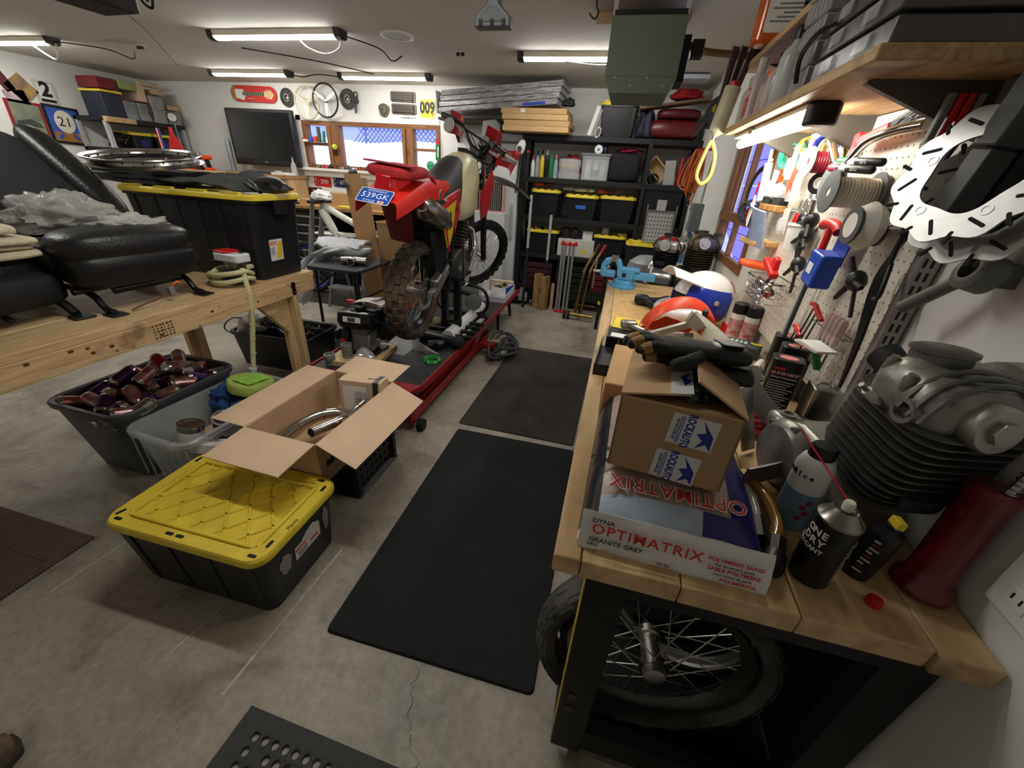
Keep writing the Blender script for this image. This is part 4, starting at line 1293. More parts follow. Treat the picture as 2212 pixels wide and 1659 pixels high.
MB().prism([(.36,-.06),(.8,-.08),(.86,.06),(.78,.2),(.6,.22),(.42,.16)],-.11,.11,AX).build('crankcase',ENG,bike,bevel=.015)
MB(AX).lathe([(.1,.11),(.095,.135),(.06,.145),(0,.145)],24,TR((.66,.03,0))).build('clutch_cover',DALU,bike)
for k in range(8):
    z=.22+k*.026
    MB(TR((0,.70,z),rx=-12)).box(-.105,-.085,0,.105,.085,.009).build('cooling_fin',DALU,bike,bevel=.003)
MB(TR((0,.70,.22),rx=-12)).box(-.08,-.065,0,.08,.065,.25).build('cylinder_barrel',ENG,bike)
MB().tube(cat([(.05,.80,.36),(.10,.87,.33),(.135,.86,.2),(.14,.78,.08),(.14,.72,.0),(.15,.68,-.07)],7),.021,12).build('down_pipe',CHROME,bike)
MB().cyl((.14,.62,.02),(.17,.60,-.03),.026,n=10).build('kick_joint',STEEL,bike)
MB().tube(cat([(.16,.60,-.02),(.175,.52,.05),(.17,.47,.2),(.165,.46,.33)],5),.011,8).build('kick_lever',STEEL,bike)
MB().tube(cat([(.13,.52,-.05),(.16,.58,-.07),(.155,.72,-.06)],5),.008,6).build('brake_pedal',STEEL,bike)
# air box, side plates
MB().prism([(.04,.40),(.30,.42),(.34,.20),(.30,.1),(.16,.12),(.06,.3)],-.085,.085,AX).build('air_box',mat((16,16,17),.6,var=.1),bike,bevel=.01)
MB().cyl((0,.33,.12),(0,.28,.42),.035,n=12).build('rear_shock',DRED,bike)
PLATE=mat((228,204,40),.4,var=.05)
pl=MB().prism([(.30,.60),(.08,.55),(.11,.42),(.18,.30),(.22,.28),(.27,.38)],.138,.144,AX).build('side_plate',PLATE,bike)
MB().prism([(.31,.61),(.30,.62),(.06,.57),(.05,.55),(.22,.255),(.235,.27),(.225,.285),(.085,.545),(.30,.598)],.137,.147,AX).build('plate_border',RED,bike)
text('00',.16,BLK,pl,fr((.1452,.185,.46),(0,1,.08),(0,-.08,1)),sx=.55,bold=.03)
MB().prism([(.06,.60),(.40,.66),(.42,.50),(.34,.36),(.28,.52)],.10,.137,AX).build('side_panel',mat((190,28,28),.35,var=.08),bike,bevel=.01)
MB().prism([(.06,.60),(.40,.66),(.42,.50),(.34,.36),(.28,.52)],-.137,-.10,AX).build('side_panel',mat((190,28,28),.35,var=.08),bike,bevel=.01)
# muffler
mf0,mf1=Vector((.125,-.20,.575)),Vector((.13,.26,.43))
d=(mf1-mf0).normalized(); T=fr(mf0,d.orthogonal(),d.cross(d.orthogonal()))
mu=MB().lathe([(.028,-.02),(.034,.0),(.05,.03),(.064,.05),(.066,.055),(.066,.30),(.058,.33),(.04,.40),(.024,.46)],26,T).build('muffler',mat((150,146,138),.32,1.0,var=.1),bike)
MB().ring([(.028,-.022),(.034,-.02),(.034,.0),(.026,.0),(.02,.02),(.02,-.01)],24,T).build('tail_pipe',CHROME,mu)
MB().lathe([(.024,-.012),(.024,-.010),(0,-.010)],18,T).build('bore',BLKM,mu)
MB().torus(.067,.003,28,6,T @ TR((0,0,.053))).build('end_ring',CHROME,mu)
MB().torus(.067,.003,28,6,T @ TR((0,0,.26))).build('clamp_band',DGREY,mu)
MB().box(.11,.02,.59,.135,.05,.66).build('muffler_bracket',STEEL,mu,bevel=.004)
# seat, tank
SEATM=mat((44,45,46),.62,var=.12,vs=20,bump=.15,bs=200)
def ringx(y,z0,z1,w0,w1,n=16,p=3):
    out=[]
    for k in range(n):
        a=2*PI*k/n; c,s=math.cos(a),math.sin(a)
        f=lambda v:math.copysign(abs(v) ** (2/p),v)
        zz=(z0+z1)/2+(z1-z0)/2*f(s)
        ww=w0+(w1-w0)*(zz-z0)/(z1-z0)
        out.append((ww*f(c),y,zz))
    return out
MB().loft([ringx(-.06,.56,.65,.11,.10),ringx(-.03,.47,.685,.135,.12),ringx(.12,.45,.70,.15,.125),ringx(.28,.44,.73,.16,.115),ringx(.38,.46,.78,.155,.105),ringx(.48,.54,.83,.14,.095),ringx(.56,.70,.85,.10,.075)]).build('seat',SEATM,bike,smooth=50)
MB().prism(rrect(.045,.014,.003,2),0,.002,fr((.1425,.10,.60),(0,1,0),(-.10,0,1))).build('seat_badge',LGREY,bike)
TANK=mat((218,212,166),.4,var=.06,vs=4)
MB().loft([ringx(.44,.52,.68,.13,.10),ringx(.48,.44,.78,.17,.11),ringx(.56,.42,.83,.20,.12),ringx(.66,.43,.87,.21,.125),ringx(.76,.50,.885,.18,.115),ringx(.86,.60,.87,.14,.10),ringx(.92,.70,.84,.09,.07)]).build('fuel_tank',TANK,bike,smooth=60)
MB().lathe([(.05,0),(.052,.02),(.045,.028),(0,.03)],18,TR((0,.80,.882))).build('fuel_cap',BLK,bike)
for s in (-1,1):
    MB().prism([(.70,.62),(.95,.80),(1.04,.72),(.98,.50),(.80,.44)],s*.19-.004,s*.19+.004,AX @ TR(rx=0)).build('tank_shroud',mat((190,24,30),.38,var=.06),bike)
# rear fender, plate, tail light, tool bag, mud flap
RF=mat((222,44,36),.38,var=.06)
def rf(u,v):
    a=(v-.5)*2
    y=-.50+.72*u
    top=.60+.10*min(1,u*2.2)
    w=.115+.02*math.sin(PI*u)
    e=abs(a)
    z=top-(.0 if e < .55 else (e-.55)/.45*(.075+.03*u))
    return (math.copysign(w*min(1,e/.62),a) if e > 1e-6 else 0,y,z)
MB().sheet(rf,14,18,.005).build('rear_fender',RF,bike,smooth=50)
MB().loft([[(-.05,-.42,.60),(.05,-.42,.60),(.045,-.40,.71),(-.045,-.40,.71)],[(-.06,-.22,.66),(.06,-.22,.66),(.05,-.22,.735),(-.05,-.22,.735)]]).build('tail_light_mount',RF,bike,bevel=.008)
MB().loft([[(-.045,-.445,.625),(.045,-.445,.625),(.04,-.43,.715),(-.04,-.43,.715)],[(-.05,-.40,.62),(.05,-.40,.62),(.045,-.40,.72),(-.045,-.40,.72)]]).build('tail_light',mat((168,14,24),.15,var=.05,coat=.5),bike,bevel=.006)
PT=fr((-.01,-.49,.615),(1,0,0),(0,.80,.60))
pt=MB().prism(rrect(.18,.103,.012,3),-.0012,.0012,PT).build('licence_plate',mat((30,78,176),.35,var=.04),bike)
MB().loft([[(p[0],p[1],.0012) for p in rrect(.18,.103,.012,3)],[(p[0],p[1],.002) for p in rrect(.178,.101,.012,3)],[(p[0],p[1],.002) for p in rrect(.173,.096,.011,3)],[(p[0],p[1],.0012) for p in rrect(.172,.095,.011,3)]],False,False).build('plate_edge',WHT,pt,T=PT)
PW=mat((236,238,240),.5,var=0)
text('MICHIGAN',.019,PW,pt,PT @ TR((.0,.034,.0014)),spacing=1.15)
text('539GK',.052,PW,pt,PT @ TR((0,.0,.0014)),spacing=1.05,sx=.95)
text('CYCLE',.019,PW,pt,PT @ TR((-.02,-.037,.0014)),spacing=1.15,bold=.01)
MB().prism(rrect(.034,.017,.003,2),0,.0008,PT @ TR((.045,-.037,.0012))).build('sticker',mat((230,190,160),.5),pt)
text('89',.013,mat((200,60,30),.5,var=0),pt,PT @ TR((.045,-.037,.0022)))
for sx in (-1,1):
    MB().lathe([(.005,.0012),(.005,.003),(0,.0035)],8,PT @ TR((sx*.07,.040,0))).build('plate_bolt',CHROME,pt)
BAG=mat((168,34,36),.7,var=.15,vs=10,bump=.2)
MB(TR((0,-.25,.735),rx=3)).loft(pillow(.13,.165,.032,4)).build('tool_bag',BAG,bike)
MB(TR((0,-.33,.768))).box(-.132,-.06,-.004,.132,.02,.004).build('bag_flap',mat((150,36,38),.7,var=.15),bike,bevel=.003)
for s in (-1,1):
    MB().tube(cat([(s*.12,-.10,.73),(s*.12,-.03,.68),(s*.10,.0,.6)],5),.012,6).build('bag_strap',BAG,bike)
def mf(u,v):
    a=(v-.5)*2
    return (-.05+a*(.105-.03*u),-.22+.10*u+.02*a*a,.60-.26*u)
MB().sheet(mf,10,8,.004).build('mud_flap',mat((96,10,18),.6,var=.12),bike,smooth=60)
MB().prism([(-.06,.60),(.14,.62),(.14,.32),(.02,.36)],-.10,-.02,AX).build('inner_fender',mat((14,14,15),.6),bike)
# rear brake caliper
cal=MB(TR((.115,.10,.09),rx=25)).box(-.03,-.06,-.028,.03,.06,.028).build('brake_caliper',ALU,bike,bevel=.012)
MB().box(.10,.0,-.02,.135,.11,.03).build('caliper_bracket',ALU,bike,bevel=.008)
MB().tube(cat([(.14,.10,.13),(.15,.2,.2),(.14,.35,.2)],6),.006,6).build('brake_hose',BLK,bike)
MB().tube(cat([(-.05,-.1,.52),(-.03,.0,.40),(.0,.06,.36)],5),.010,6).build('shock_hose',BLK,bike)

# ================================================================== small engine on a board, clutter on the deck
one('wood_board','plywood offcut under the small black engine','board',MB().box(-.175,-.20,0,.175,.20,.036),PINE,loc=(-1.665,2.315,LZ),rot=(0,0,6),bevel=.003)
t=thing('small_engine','small black and silver utility engine on a wooden board','engine',(-1.66,2.36,LZ+.036),(0,0,4))
MB().box(-.13,-.10,0,.12,.11,.012).build('base_plate',IRON,t)
MB().prism(rrect(.15,.16,.03,4),.012,.19).build('crankcase',mat((140,140,136),.45,.6,var=.2),t,bevel=.01)
MB(fr((.075,-.02,.10),(0,1,0),(0,0,1))).lathe([(.085,0),(.085,.012),(.06,.018),(.045,.03),(.03,.03)],22).build('side_cover',ALU,t)
for k in range(6):
    a=2*PI*k/6
    MB(fr((.075,-.02+.075*math.cos(a),.10+.075*math.sin(a)),(0,1,0),(0,0,1))).lathe([(.01,0),(.01,.018),(0,.02)],8).build('cover_bolt',STEEL,t)
MB().cyl((.09,-.02,.10),(.175,-.02,.10),.011,n=12).build('drive_shaft',CHROME,t)
MB(fr((-.08,0,.105),(0,-1,0),(0,0,1))).lathe([(.105,0),(.11,.02),(.10,.05),(.05,.06),(0,.06)],24).build('recoil_housing',BLK,t)
MB().box(-.19,-.09,.09,-.165,-.02,.16).build('pull_handle',BLK,t,bevel=.008)
MB().cyl((-.165,-.05,.125),(-.13,-.03,.12),.008,n=8).build('pull_rope',BLK,t)
MB().cyl((-.115,-.105,.10),(-.105,-.12,.10),.016,n=12).build('kill_switch',RED,t)
mb=MB(); mb.loft([ring3(rrect(.25,.19,.03,4),.20),ring3(rrect(.275,.215,.035,4),.235),ring3(rrect(.275,.215,.035,4),.245),ring3(rrect(.26,.20,.03,4),.30),ring3(rrect(.23,.17,.03,4),.312)])
mb.build('fuel_tank',mat((20,20,22),.18,var=.1),t,T=TR((-.01,-.01,0)))
MB().lathe([(.036,0),(.04,.006),(.04,.026),(.034,.032),(0,.032)],14,TR((.0,-.02,.31))).build('fuel_cap',BLK,t)
MB().prism(rrect(.13,.038,.003,2),0,.001,fr((-.02,-.1175,.268),(1,0,0),(0,.12,1))).build('warning_label',PAPER,t)
MB().prism(rrect(.055,.028,.002,1),0,.0006,fr((-.022,-.1188,.268),(1,0,0),(0,.12,1))).build('label_print',DGREY,t)
MB().prism(rrect(.065,.026,.003,2),0,.001,fr((-.04,-.1105,.225),(1,0,0),(0,-.2,1))).build('red_label',mat((190,150,146),.5),t)
MB().box(.03,.02,.10,.14,.15,.20).build('cylinder_block',DGREY,t,bevel=.01)
for k in range(7):
    MB(TR((.12,.08,.12),ry=40)).box(-.06,-.07,k*.016-.02,.06,.07,k*.016-.014).build('cooling_fin',BLKM,t)
MB().box(.05,.07,.2,.19,.19,.31).build('air_cleaner',BLK,t,bevel=.015)
t=thing('instruction_leaflet','printed leaflets lying on top of the small engine','paper',(-1.64,2.40,LZ+.383))
MB().sheet(lambda u,v:(-.10+.22*u,-.05+.10*v+.03*u,.0+.02*math.sin(PI*u)),8,3,.001).build('sheet',mat((226,208,196),.6,var=0,rgb2=(232,228,224),vs=18),t)
MB().sheet(lambda u,v:(-.08+.15*u,.0+.10*v,.006+.02*u),5,3,.001).build('sheet',mat((60,62,84),.6,var=0,rgb2=(220,220,224),vs=22),t)
MB().box(-.14,-.045,.0,-.09,-.01,.016).build('red_tab',RED,t)
PVC=mat((122,124,122),.5,var=.08)
for loc,h,r,lb in (((-1.80,2.12,LZ+.002),.075,.036,'short grey pipe coupling standing at the board corner'),((-1.712,2.20,LZ+.037),.10,.037,'tall stepped grey pipe coupling on the board')):
    t=thing('pipe_coupling',lb,'coupling',loc)
    MB().lathe([(r*.93,0),(r*.93,h*.35),(r,h*.4),(r*1.04,h*.95),(r,h),(r*.8,h),(r*.8,h*.8),(0,h*.8)],22).build('sleeve',PVC,t)
    MB().torus(r*1.0,.002,22,6,TR((0,0,h*.4))).build('step_ring',PVC,t)
ZIP=mat((222,224,230),.12,var=.05,alpha=.45,spec=.9,bump=.8,bs=60)
t=thing('zip_bag','clear zip bag of bolts with a purple seal on the board','bag',(-1.585,2.22,LZ+.037))
MB().loft([[(.075*math.cos(a)*k,.045*math.sin(a)*k,z) for a in [2*PI*i/16 for i in range(16)]] for z,k in ((0,.85),(.02,1),(.05,.8),(.08,.3),(.085,.05))]).build('bag',ZIP,t)
MB().sheet(lambda u,v:(-.07+.15*u,.02-.05*u,.045+.045*math.sin(PI*u)+.006*v),8,1,.001).build('seal',mat((120,110,190),.3),t)
rg=random.Random(2)
for k in range(8):
    MB().cyl((rg.uniform(-.04,.04),rg.uniform(-.02,.02),.01),(rg.uniform(-.04,.04),rg.uniform(-.02,.02),.03),.005,n=6).build('bolt',CHROME,t)
# coil of green line
t=thing('line_coil','coil of bright green plastic line on the lift deck','coil',(-1.17,2.42,LZ))
rg=random.Random(8)
for k in range(9):
    MB().torus(.055+rg.uniform(-.01,.01),.0022,28,5,TR((rg.uniform(-.004,.004),rg.uniform(-.004,.004),.006+k*.0022),rx=rg.uniform(-4,4),ry=rg.uniform(-4,4))).build('strand',mat((30,190,80),.25,var=.05),t)
for a in (30,150,270):
    MB().torus(.012,.0015,12,5,TR((.055*math.cos(R(a)),.055*math.sin(R(a)),.014),rz=a) @ TR(rx=90)).build('twist_tie',WHT,t)
t=thing('hand_guard','white curved plastic hand guard lying on the lift deck','guard',(-1.26,2.56,LZ))
def hg(u,v):
    return (-.10+.20*u,.05*math.sin(PI*u*.5)*-1+.02,.012+.05*v*(1-u)+.008*math.sin(PI*u))
MB().sheet(hg,12,4,.004).build('shell',WHT,t,smooth=60)
MB().sheet(lambda u,v:(-.14+.06*v,.0-.01*v+.03*u,.01+.15*u),5,4,.002).build('plastic_sleeve',ZIP,t,smooth=60)
t=thing('bumper_bar','black light bar tube with round rubber end caps','bar',(-1.22,2.73,LZ+.052),(0,0,-8))
MB().cyl((-.19,0,0),(.15,0,0),.040,n=20).build('tube',BLK,t)
for s in (-1,1):
    MB(fr((s*.17-.02,0,0),(0,1,0),(0,0,1))).lathe([(.05,-.03),(.052,.0),(.045,.025),(.02,.04),(0,.042)] if s > 0 else [(0,-.04),(.045,-.03),(.052,0),(.05,.02)],20).build('end_cap',BLKM,t)
t=thing('pipe_tee','black plastic pipe tee with its open mouth facing out','fitting',(-1.25,2.645,LZ+.036))
MB().tube([(-.04,-.03,0),(.03,.02,0)],.034,18).build('branch',BLK,t)
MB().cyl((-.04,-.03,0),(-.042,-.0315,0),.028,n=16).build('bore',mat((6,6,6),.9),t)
MB().tube([(.03,-.035,-.002),(.05,.03,-.002)],.034,18).build('run',BLK,t)
# paper roll and sheets
t=thing('paper_roll','long white paper roll lying along the lift deck','paper roll',(0,0,0))
MB().tube([(-1.205,2.80,LZ+.05),(-1.195,3.3,LZ+.07),(-1.19,3.62,LZ+.085)],[.055,.045,.042],18).build('roll',WHT,t)
MB().sheet(lambda u,v:(-1.155+.06*v,2.85+.62*u,LZ+.006+.012*v),4,3,.001).build('loose_edge',WHT,t)
# lamp bar
t=thing('lamp_bar','black tubular bar with two chrome driving lamps under the bike','lamps',(-1.285,3.36,LZ),(0,0,4))
loop=cat([(-.23,0,.12),(-.26,0,.2),(-.23,0,.30),(-.15,0,.34),(.1,0,.34),(.20,0,.30),(.235,0,.2),(.2,0,.11),(.1,0,.08),(-.12,0,.08)],5,True)
MB().tube(loop,.015,8,closed=True).build('hoop',BLK,t)
for x in (-.13,.105):
    T=fr((x,-.03,.205),(1,0,0),(0,.1,1))
    lp=MB().lathe([(.02,-.07),(.06,-.045),(.078,-.008),(.08,0),(.076,.003)],26,T).build('lamp_bowl',BLK,t)
    MB().lathe([(.075,.002),(.055,-.02),(.02,-.036),(0,-.036)],26,T,cap=False).build('reflector',mat((225,226,228),.08,1.0,var=.0),lp)
    MB().lathe([(.076,.003),(.06,.009),(.0,.013)],26,T).build('lens',mat((236,240,244),.05,var=0,alpha=.25,spec=1),lp)
for x in (-.2,.18):
    MB().cyl((x,.02,.09),(x+.02,.12,.0),.012,n=8).build('leg',BLK,t)
for z in (.02,.05):
    MB().cyl((-.25,.12,z),(.2,.12,z),.014,n=8).build('cross_tube',DGREY,t)
# carburettor
t=thing('carburettor','small carburettor with a pale plastic cap and wire bundle on the deck','carburettor',(-1.42,3.07,LZ))
MB().box(-.04,-.03,0,.06,.04,.06).build('body',DALU,t,bevel=.01)
MB().lathe([(.03,.05),(.034,.07),(.034,.09),(.028,.1),(.028,.085),(0,.085)],18,TR((.0,.0,0))).build('cap',mat((206,200,160),.5),t)
rg=random.Random(4)
for k in range(7):
    MB().tube(cat([(rg.uniform(-.12,.05),rg.uniform(-.1,.05),rg.uniform(.005,.06)) for _ in range(4)],6),.004,5).build('wire',rg.choice((BLK,DGREY,mat((150,120,60),.4,.6))),t)
# white tray with a blue box in it
t=thing('parts_tray','white cardboard tray of parts at the far end of the lift','tray',(-1.235,4.33,LZ),(0,0,3))
mb=MB(); mb.box(-.15,-.26,0,.15,.26,.004); mb.box(-.15,-.26,.004,.15,-.256,.06); mb.box(-.15,.256,.004,.15,.26,.09); mb.box(-.15,-.256,.004,-.146,.256,.16); mb.box(.146,-.256,.004,.15,.256,.085)
mb.build('tray',mat((220,220,226),.6,var=.04),t)
MB().box(-.14,.20,.004,.14,.25,.13).build('brown_insert',CARD,t)
t=thing('parts_box','small blue edged box of black parts in the white tray','box',(-1.20,4.42,LZ+.006),(0,0,-8))
mb=MB(); mb.box(-.09,-.12,0,.09,.12,.004); mb.box(-.09,-.12,0,.09,-.117,.10); mb.box(-.09,.117,0,.09,.12,.10); mb.box(-.09,-.117,0,-.087,.117,.10); mb.build('box',WHT,t)
MB().box(.087,-.117,0,.09,.117,.10).build('blue_side',BLU,t)
for k in range(5):
    MB().ell((rg.uniform(-.06,.06),rg.uniform(-.09,.09),.09),(.025,.03,.022),8,6).build('part',BLK,t)
t=thing('plastic_pouch','clear plastic pouch slumped over the white tray edge','pouch',(-1.22,4.16,LZ+.006))
MB().loft([[(.07*math.cos(a)*k,.06*math.sin(a)*k,z) for a in [2*PI*i/14 for i in range(14)]] for z,k in ((0,.9),(.03,1),(.07,.8),(.10,.2))]).build('pouch',ZIP,t)
# hose heap on the floor
t=thing('air_hose','heap of coiled dark grey hose on the floor beside the lift','hose',(-.90,3.45,0))
rg=random.Random(14)
pts=[]
for k in range(70):
    a=k*2*PI/12+.3
    rr=.15+.06*math.sin(k*.41)
    pts.append((rr*.62*math.cos(a)+rg.uniform(-.01,.01),rr*1.35*math.sin(a)+rg.uniform(-.01,.01),.016+.0022*k*(.6+.4*math.sin(k))))
MB().tube(cat(pts,3),.0145,7).build('hose',mat((62,64,66),.6,var=.15),t)
# ================================================================== back wall: television and wall hangings
def hang(name,label,cat_,x,z,off=.004,rz=0,group=None):
    """thing whose local x runs along the wall and local y up, facing the room"""
    T=fr((x,YB-off,z),(1,0,0),(0,0,1)) @ TR(rz=rz)
    return thing(name,label,cat_,T=T,group=group)
t=thing('television','large black flat television on a wall arm','television',(-5.12,5.46,1.82),(0,0,2))
MB().box(-.53,0,-.345,.53,.07,.345).build('cabinet',BLK,t,bevel=.008)
MB().box(-.49,-.004,-.265,.49,.0,.31).build('screen',mat((10,10,12),.08,var=.0,spec=.8),t)
MB().box(-.51,-.006,-.33,.51,.001,-.285).build('speaker_bar',mat((26,26,28),.3),t,bevel=.003)
MB().box(-.03,-.0075,-.302,.03,-.0055,-.296).build('badge',LGREY,t)
MB().box(-.1,.07,-.1,.1,.19,.1).build('wall_arm',BLKM,t)
# guitar skateboard
t=hang('skateboard_deck','red skateboard deck printed with a guitar above the television','skateboard',-5.28,2.355,.012,-1)
sk=MB().prism(rrect(.76,.19,.095,8),0,.012).build('deck',mat((206,44,32),.35,var=.08),t)
o=[(p[0],p[1]) for p in rrect(.76,.19,.095,8) if p[0] <-.18] 
MB().prism(o,.012,.0128).build('tan_panel',mat((176,120,60),.4,var=.2),t)
MB().prism([(-.30,-.05),(-.17,-.08),(-.12,0),(-.17,.05),(-.30,.05)],.0128,.0136).build('body_print',WHT,t)
MB().prism([(-.18,-.022),(.18,-.018),(.18,.018),(-.18,.022)],.0128,.0138).build('neck_print',mat((60,90,50),.5,var=.1),t)
for k in range(9):
    MB().box(-.15+k*.036,-.021,.0139,-.146+k*.036,.021,.0143).build('fret',WHT,t)
MB().prism([(.18,-.03),(.30,-.045),(.34,0),(.30,.045),(.18,.03)],.0128,.0138).build('headstock_print',mat((222,190,140),.5),t)
for k in range(3):
    for s in (-1,1):
        MB().prism(circ(.009,8,.22+k*.035,s*.045),.0128,.0142).build('tuner',WHT,t)
MB().tube(cat([(-.11,-.06,.0128),(-.08,-.05,.0128),(-.06,-.06,.0128),(-.03,-.05,.0128),(.01,-.055,.0128)],4),.003,5).build('script_line',mat((240,200,190),.5,var=0),t)
# discs and steering wheels
def sprocket(label,x,z,Rr,m,teeth=0):
    t=hang('clutch_disc',label,'disc',x,z,.012,group='round discs on the back wall')
    N=48
    o=[[((r+(.004 if (teeth and r > Rr*.9 and k % 2) else 0))*math.cos(2*PI*k/N),(r+(.004 if (teeth and r > Rr*.9 and k % 2) else 0))*math.sin(2*PI*k/N),zz) for r,zz in ((Rr,0),(Rr,.006),(Rr*.52,.006),(Rr*.5,.012),(Rr*.2,.012),(Rr*.2,0))] for k in range(N)]
    MB().loft(o,False,True).build('plate',m,t)
    for k in range(8):
        a=2*PI*k/8
        MB().lathe([(.009,.012),(.009,.015),(0,.015)],10,TR((Rr*.38*math.cos(a),Rr*.38*math.sin(a),0))).build('bolt_hole',LGREY,t)
    for k in range(4):
        a=2*PI*k/4
        MB().box(-.003,Rr*.6,.006,.003,Rr*.95,.0075).build('slot',BLK,t,T=TR(rz=45+90*k))
    return t
sprocket('dark slotted clutch disc right of the skateboard',-4.74,2.325,.11,IRON)
sprocket('dark toothed disc right of the black steering wheel',-3.79,2.325,.115,mat((58,56,54),.5,.7,var=.2),1)
def steering(label,x,z,Rr,rimm,spokem,n,rz):
    t=hang('steering_wheel',label,'steering wheel',x,z,.05)
    MB().torus(Rr,.011,48,8,TR((0,0,.03))).build('rim',rimm,t)
    MB().lathe([(.03,0),(.034,.015),(.03,.025),(.018,.03),(0,.03)],18).build('hub',spokem,t)
    for k in range(n):
        a=R(rz+360*k/n)
        c,s=math.cos(a),math.sin(a)
        MB().loft([[(c*.02-s*.018,s*.02+c*.018,.014),(c*.02+s*.018,s*.02-c*.018,.014),(c*.02+s*.018,s*.02-c*.018,.02),(c*.02-s*.018,s*.02+c*.018,.02)],[(c*Rr-s*.011,s*Rr+c*.011,.026),(c*Rr+s*.011,s*Rr-c*.011,.026),(c*Rr+s*.011,s*Rr-c*.011,.034),(c*Rr-s*.011,s*Rr+c*.011,.034)]]).build('spoke',spokem,t)
    return t
CREAM=mat((206,196,170),.5,var=.1)
steering('cream three spoke vintage steering wheel on the wall',-4.385,2.265,.185,CREAM,CREAM,3,30)
steering('black rimmed steering wheel with silver spokes overlapping the cream one',-4.09,2.295,.188,BLK,STEEL,3,-90)
t=hang('throttle_linkage','small iron throttle linkage hanging between disc and window','linkage',-3.66,2.30,.01)
MB().torus(.028,.008,18,6,TR((0,.075,.012))).build('ring',IRON,t)
MB().prism([(-.02,.04),(.02,.05),(.035,.0),(.015,-.03),(-.02,-.02)],.005,.02).build('bracket',IRON,t)
MB().prism([(-.03,-.03),(.005,-.03),(-.01,-.12),(-.035,-.13)],.005,.02).build('arm',DGREY,t)
FINM=mat((112,104,92),.45,.7,var=.15)
for x,z,lb in ((-2.98,2.365,'finned bronze valve cover mounted higher on the wall'),(-2.975,2.235,'finned bronze valve cover mounted lower on the wall')):
    t=hang('valve_cover',lb,'valve cover',x,z,.004,-1,'finned valve covers on the back wall')
    MB().prism(rrect(.35,.11,.02,4),0,.02).build('flange',FINM,t,bevel=.004)
    MB().prism(rrect(.31,.085,.012,3),.02,.035).build('box',DGREY,t,bevel=.004)
    for k in range(5):
        MB().box(-.15,-.036+k*.0165,.035,.15,-.029+k*.0165,.046).build('fin',FINM,t,bevel=.002)
    for k in range(3):
        MB().lathe([(.008,.02),(.008,.028),(0,.03)],8,TR((-.14+.14*k,-.047,0))).build('bolt',IRON,t)
t=hang('engine_cover','round bronze engine side cover beside the valve covers','engine cover',-3.265,2.215,.004)
MB().prism([(.075*math.cos(a)*(1+.12*math.sin(3*a+.6)),.08*math.sin(a)*(1+.08*math.cos(2*a))) for a in [2*PI*k/28 for k in range(28)]],0,.025).build('cover',FINM,t,bevel=.004)
MB().lathe([(.05,.025),(.045,.04),(.02,.042),(.018,.03),(0,.03)],20).build('dome',FINM,t)
t=hang('number_board','yellow number board reading 009 beside the wrapped panels','number board',-2.645,2.245,.006,-1)
nb=MB().prism(rrect(.215,.215,.03,4),0,.004).build('board',WHT,t)
MB().prism(rrect(.20,.20,.026,4),.004,.005).build('yellow_field',YEL,t)
text('009',.17,BLK,t,TR((0,.005,.0052)),sx=.82,bold=.045)
MB().prism(circ(.012,10,.075,-.06),.005,.0056).build('sticker',ORG,t)
t=hang('script_emblem','thin dark metal script emblem above the window','emblem',-2.92,2.135,.004)
text('CHEVROLET',.032,IRON,t,TR((0,0,.002)),sx=1.25,ext=.002)

def plate(x,z,w,h,label,bg,fg,big,small=None,rz=0,extra=None):
    t=hang('licence_plate',label,'licence plate',x,z,.004,rz)
    p=MB().prism(rrect(w,h,.012,3),0,.002).build('plate',bg,t)
    if big:text(big,h*.62,fg,t,TR((.03 if small else 0,0,.0022)),bold=.01,sx=.85)
    if small:
        for k,c in enumerate(small):
            text(c,h*.34,fg,t,TR((-w*.40,h*.2-k*h*.42,.0022)))
        MB().box(-w*.28,-.004,.002,-w*.22,.004,.003).build('dash',fg,t)
    for s in (-1,1):
        MB().prism(circ(.006,8,s*w*.38,h*.38),.002,.004).build('bolt',STEEL,t)
    return t
PWH=mat((232,230,226),.5,var=0)
plate(-4.375,1.31,.285,.128,'red licence plate reading 2909 under the window sill',mat((186,28,34),.4,var=.1),PWH,'2909','RL',-2)
plate(-4.05,1.315,.28,.128,'navy licence plate reading 6722 under the window sill',mat((28,40,84),.4,var=.1),PWH,'6722','CR',-2)
t=plate(-3.735,1.30,.285,.135,'white licence plate with dark red script under the window',mat((222,222,220),.45,var=.06),mat((120,30,36),.5,var=0),'',None,-2)
for k in range(9):MB().box(-.10+k*.022,.0,.002,-.084+k*.022,.03,.0026).build('script_letter',mat((120,110,112),.5),t)
MB().prism([(-.10,-.02),(.10,-.02),(.11,-.008),(-.11,-.008)],.002,.0028).build('red_banner',mat((160,40,44),.5),t)
plate(-3.43,1.30,.26,.13,'plain white licence plate half hidden by the red tail',mat((214,214,212),.45,var=.08),GREY,'',None,-1)
plate(-4.53,1.165,.24,.12,'brown licence plate reading 080 low on the wall',mat((84,24,24),.45,var=.1),PWH,'080',None,0)
t=hang('thermometer','green and red hanging thermometer strip beside the window','thermometer',-2.51,1.80,.03,-3)
MB().prism(rrect(.05,.26,.008,2),0,.006).build('strip',GRN,t)
MB().prism(rrect(.045,.07,.006,2,0,.09),.006,.0065).build('red_panel',RED,t)
MB().prism(rrect(.015,.12,.003,2,.01,-.03),.006,.0065).build('scale',WHT,t)
t=hang('sun_catcher','round green glass ornament hanging in the right window light','ornament',-2.62,1.60,.02)
MB().lathe([(.055,0),(.06,.003),(.055,.006),(0,.008)],20).build('disc',mat((20,150,80),.2,var=.2,vs=20,alpha=.85),t)
MB().torus(.06,.004,22,6,TR((0,0,.003))).build('ring',WHT,t)

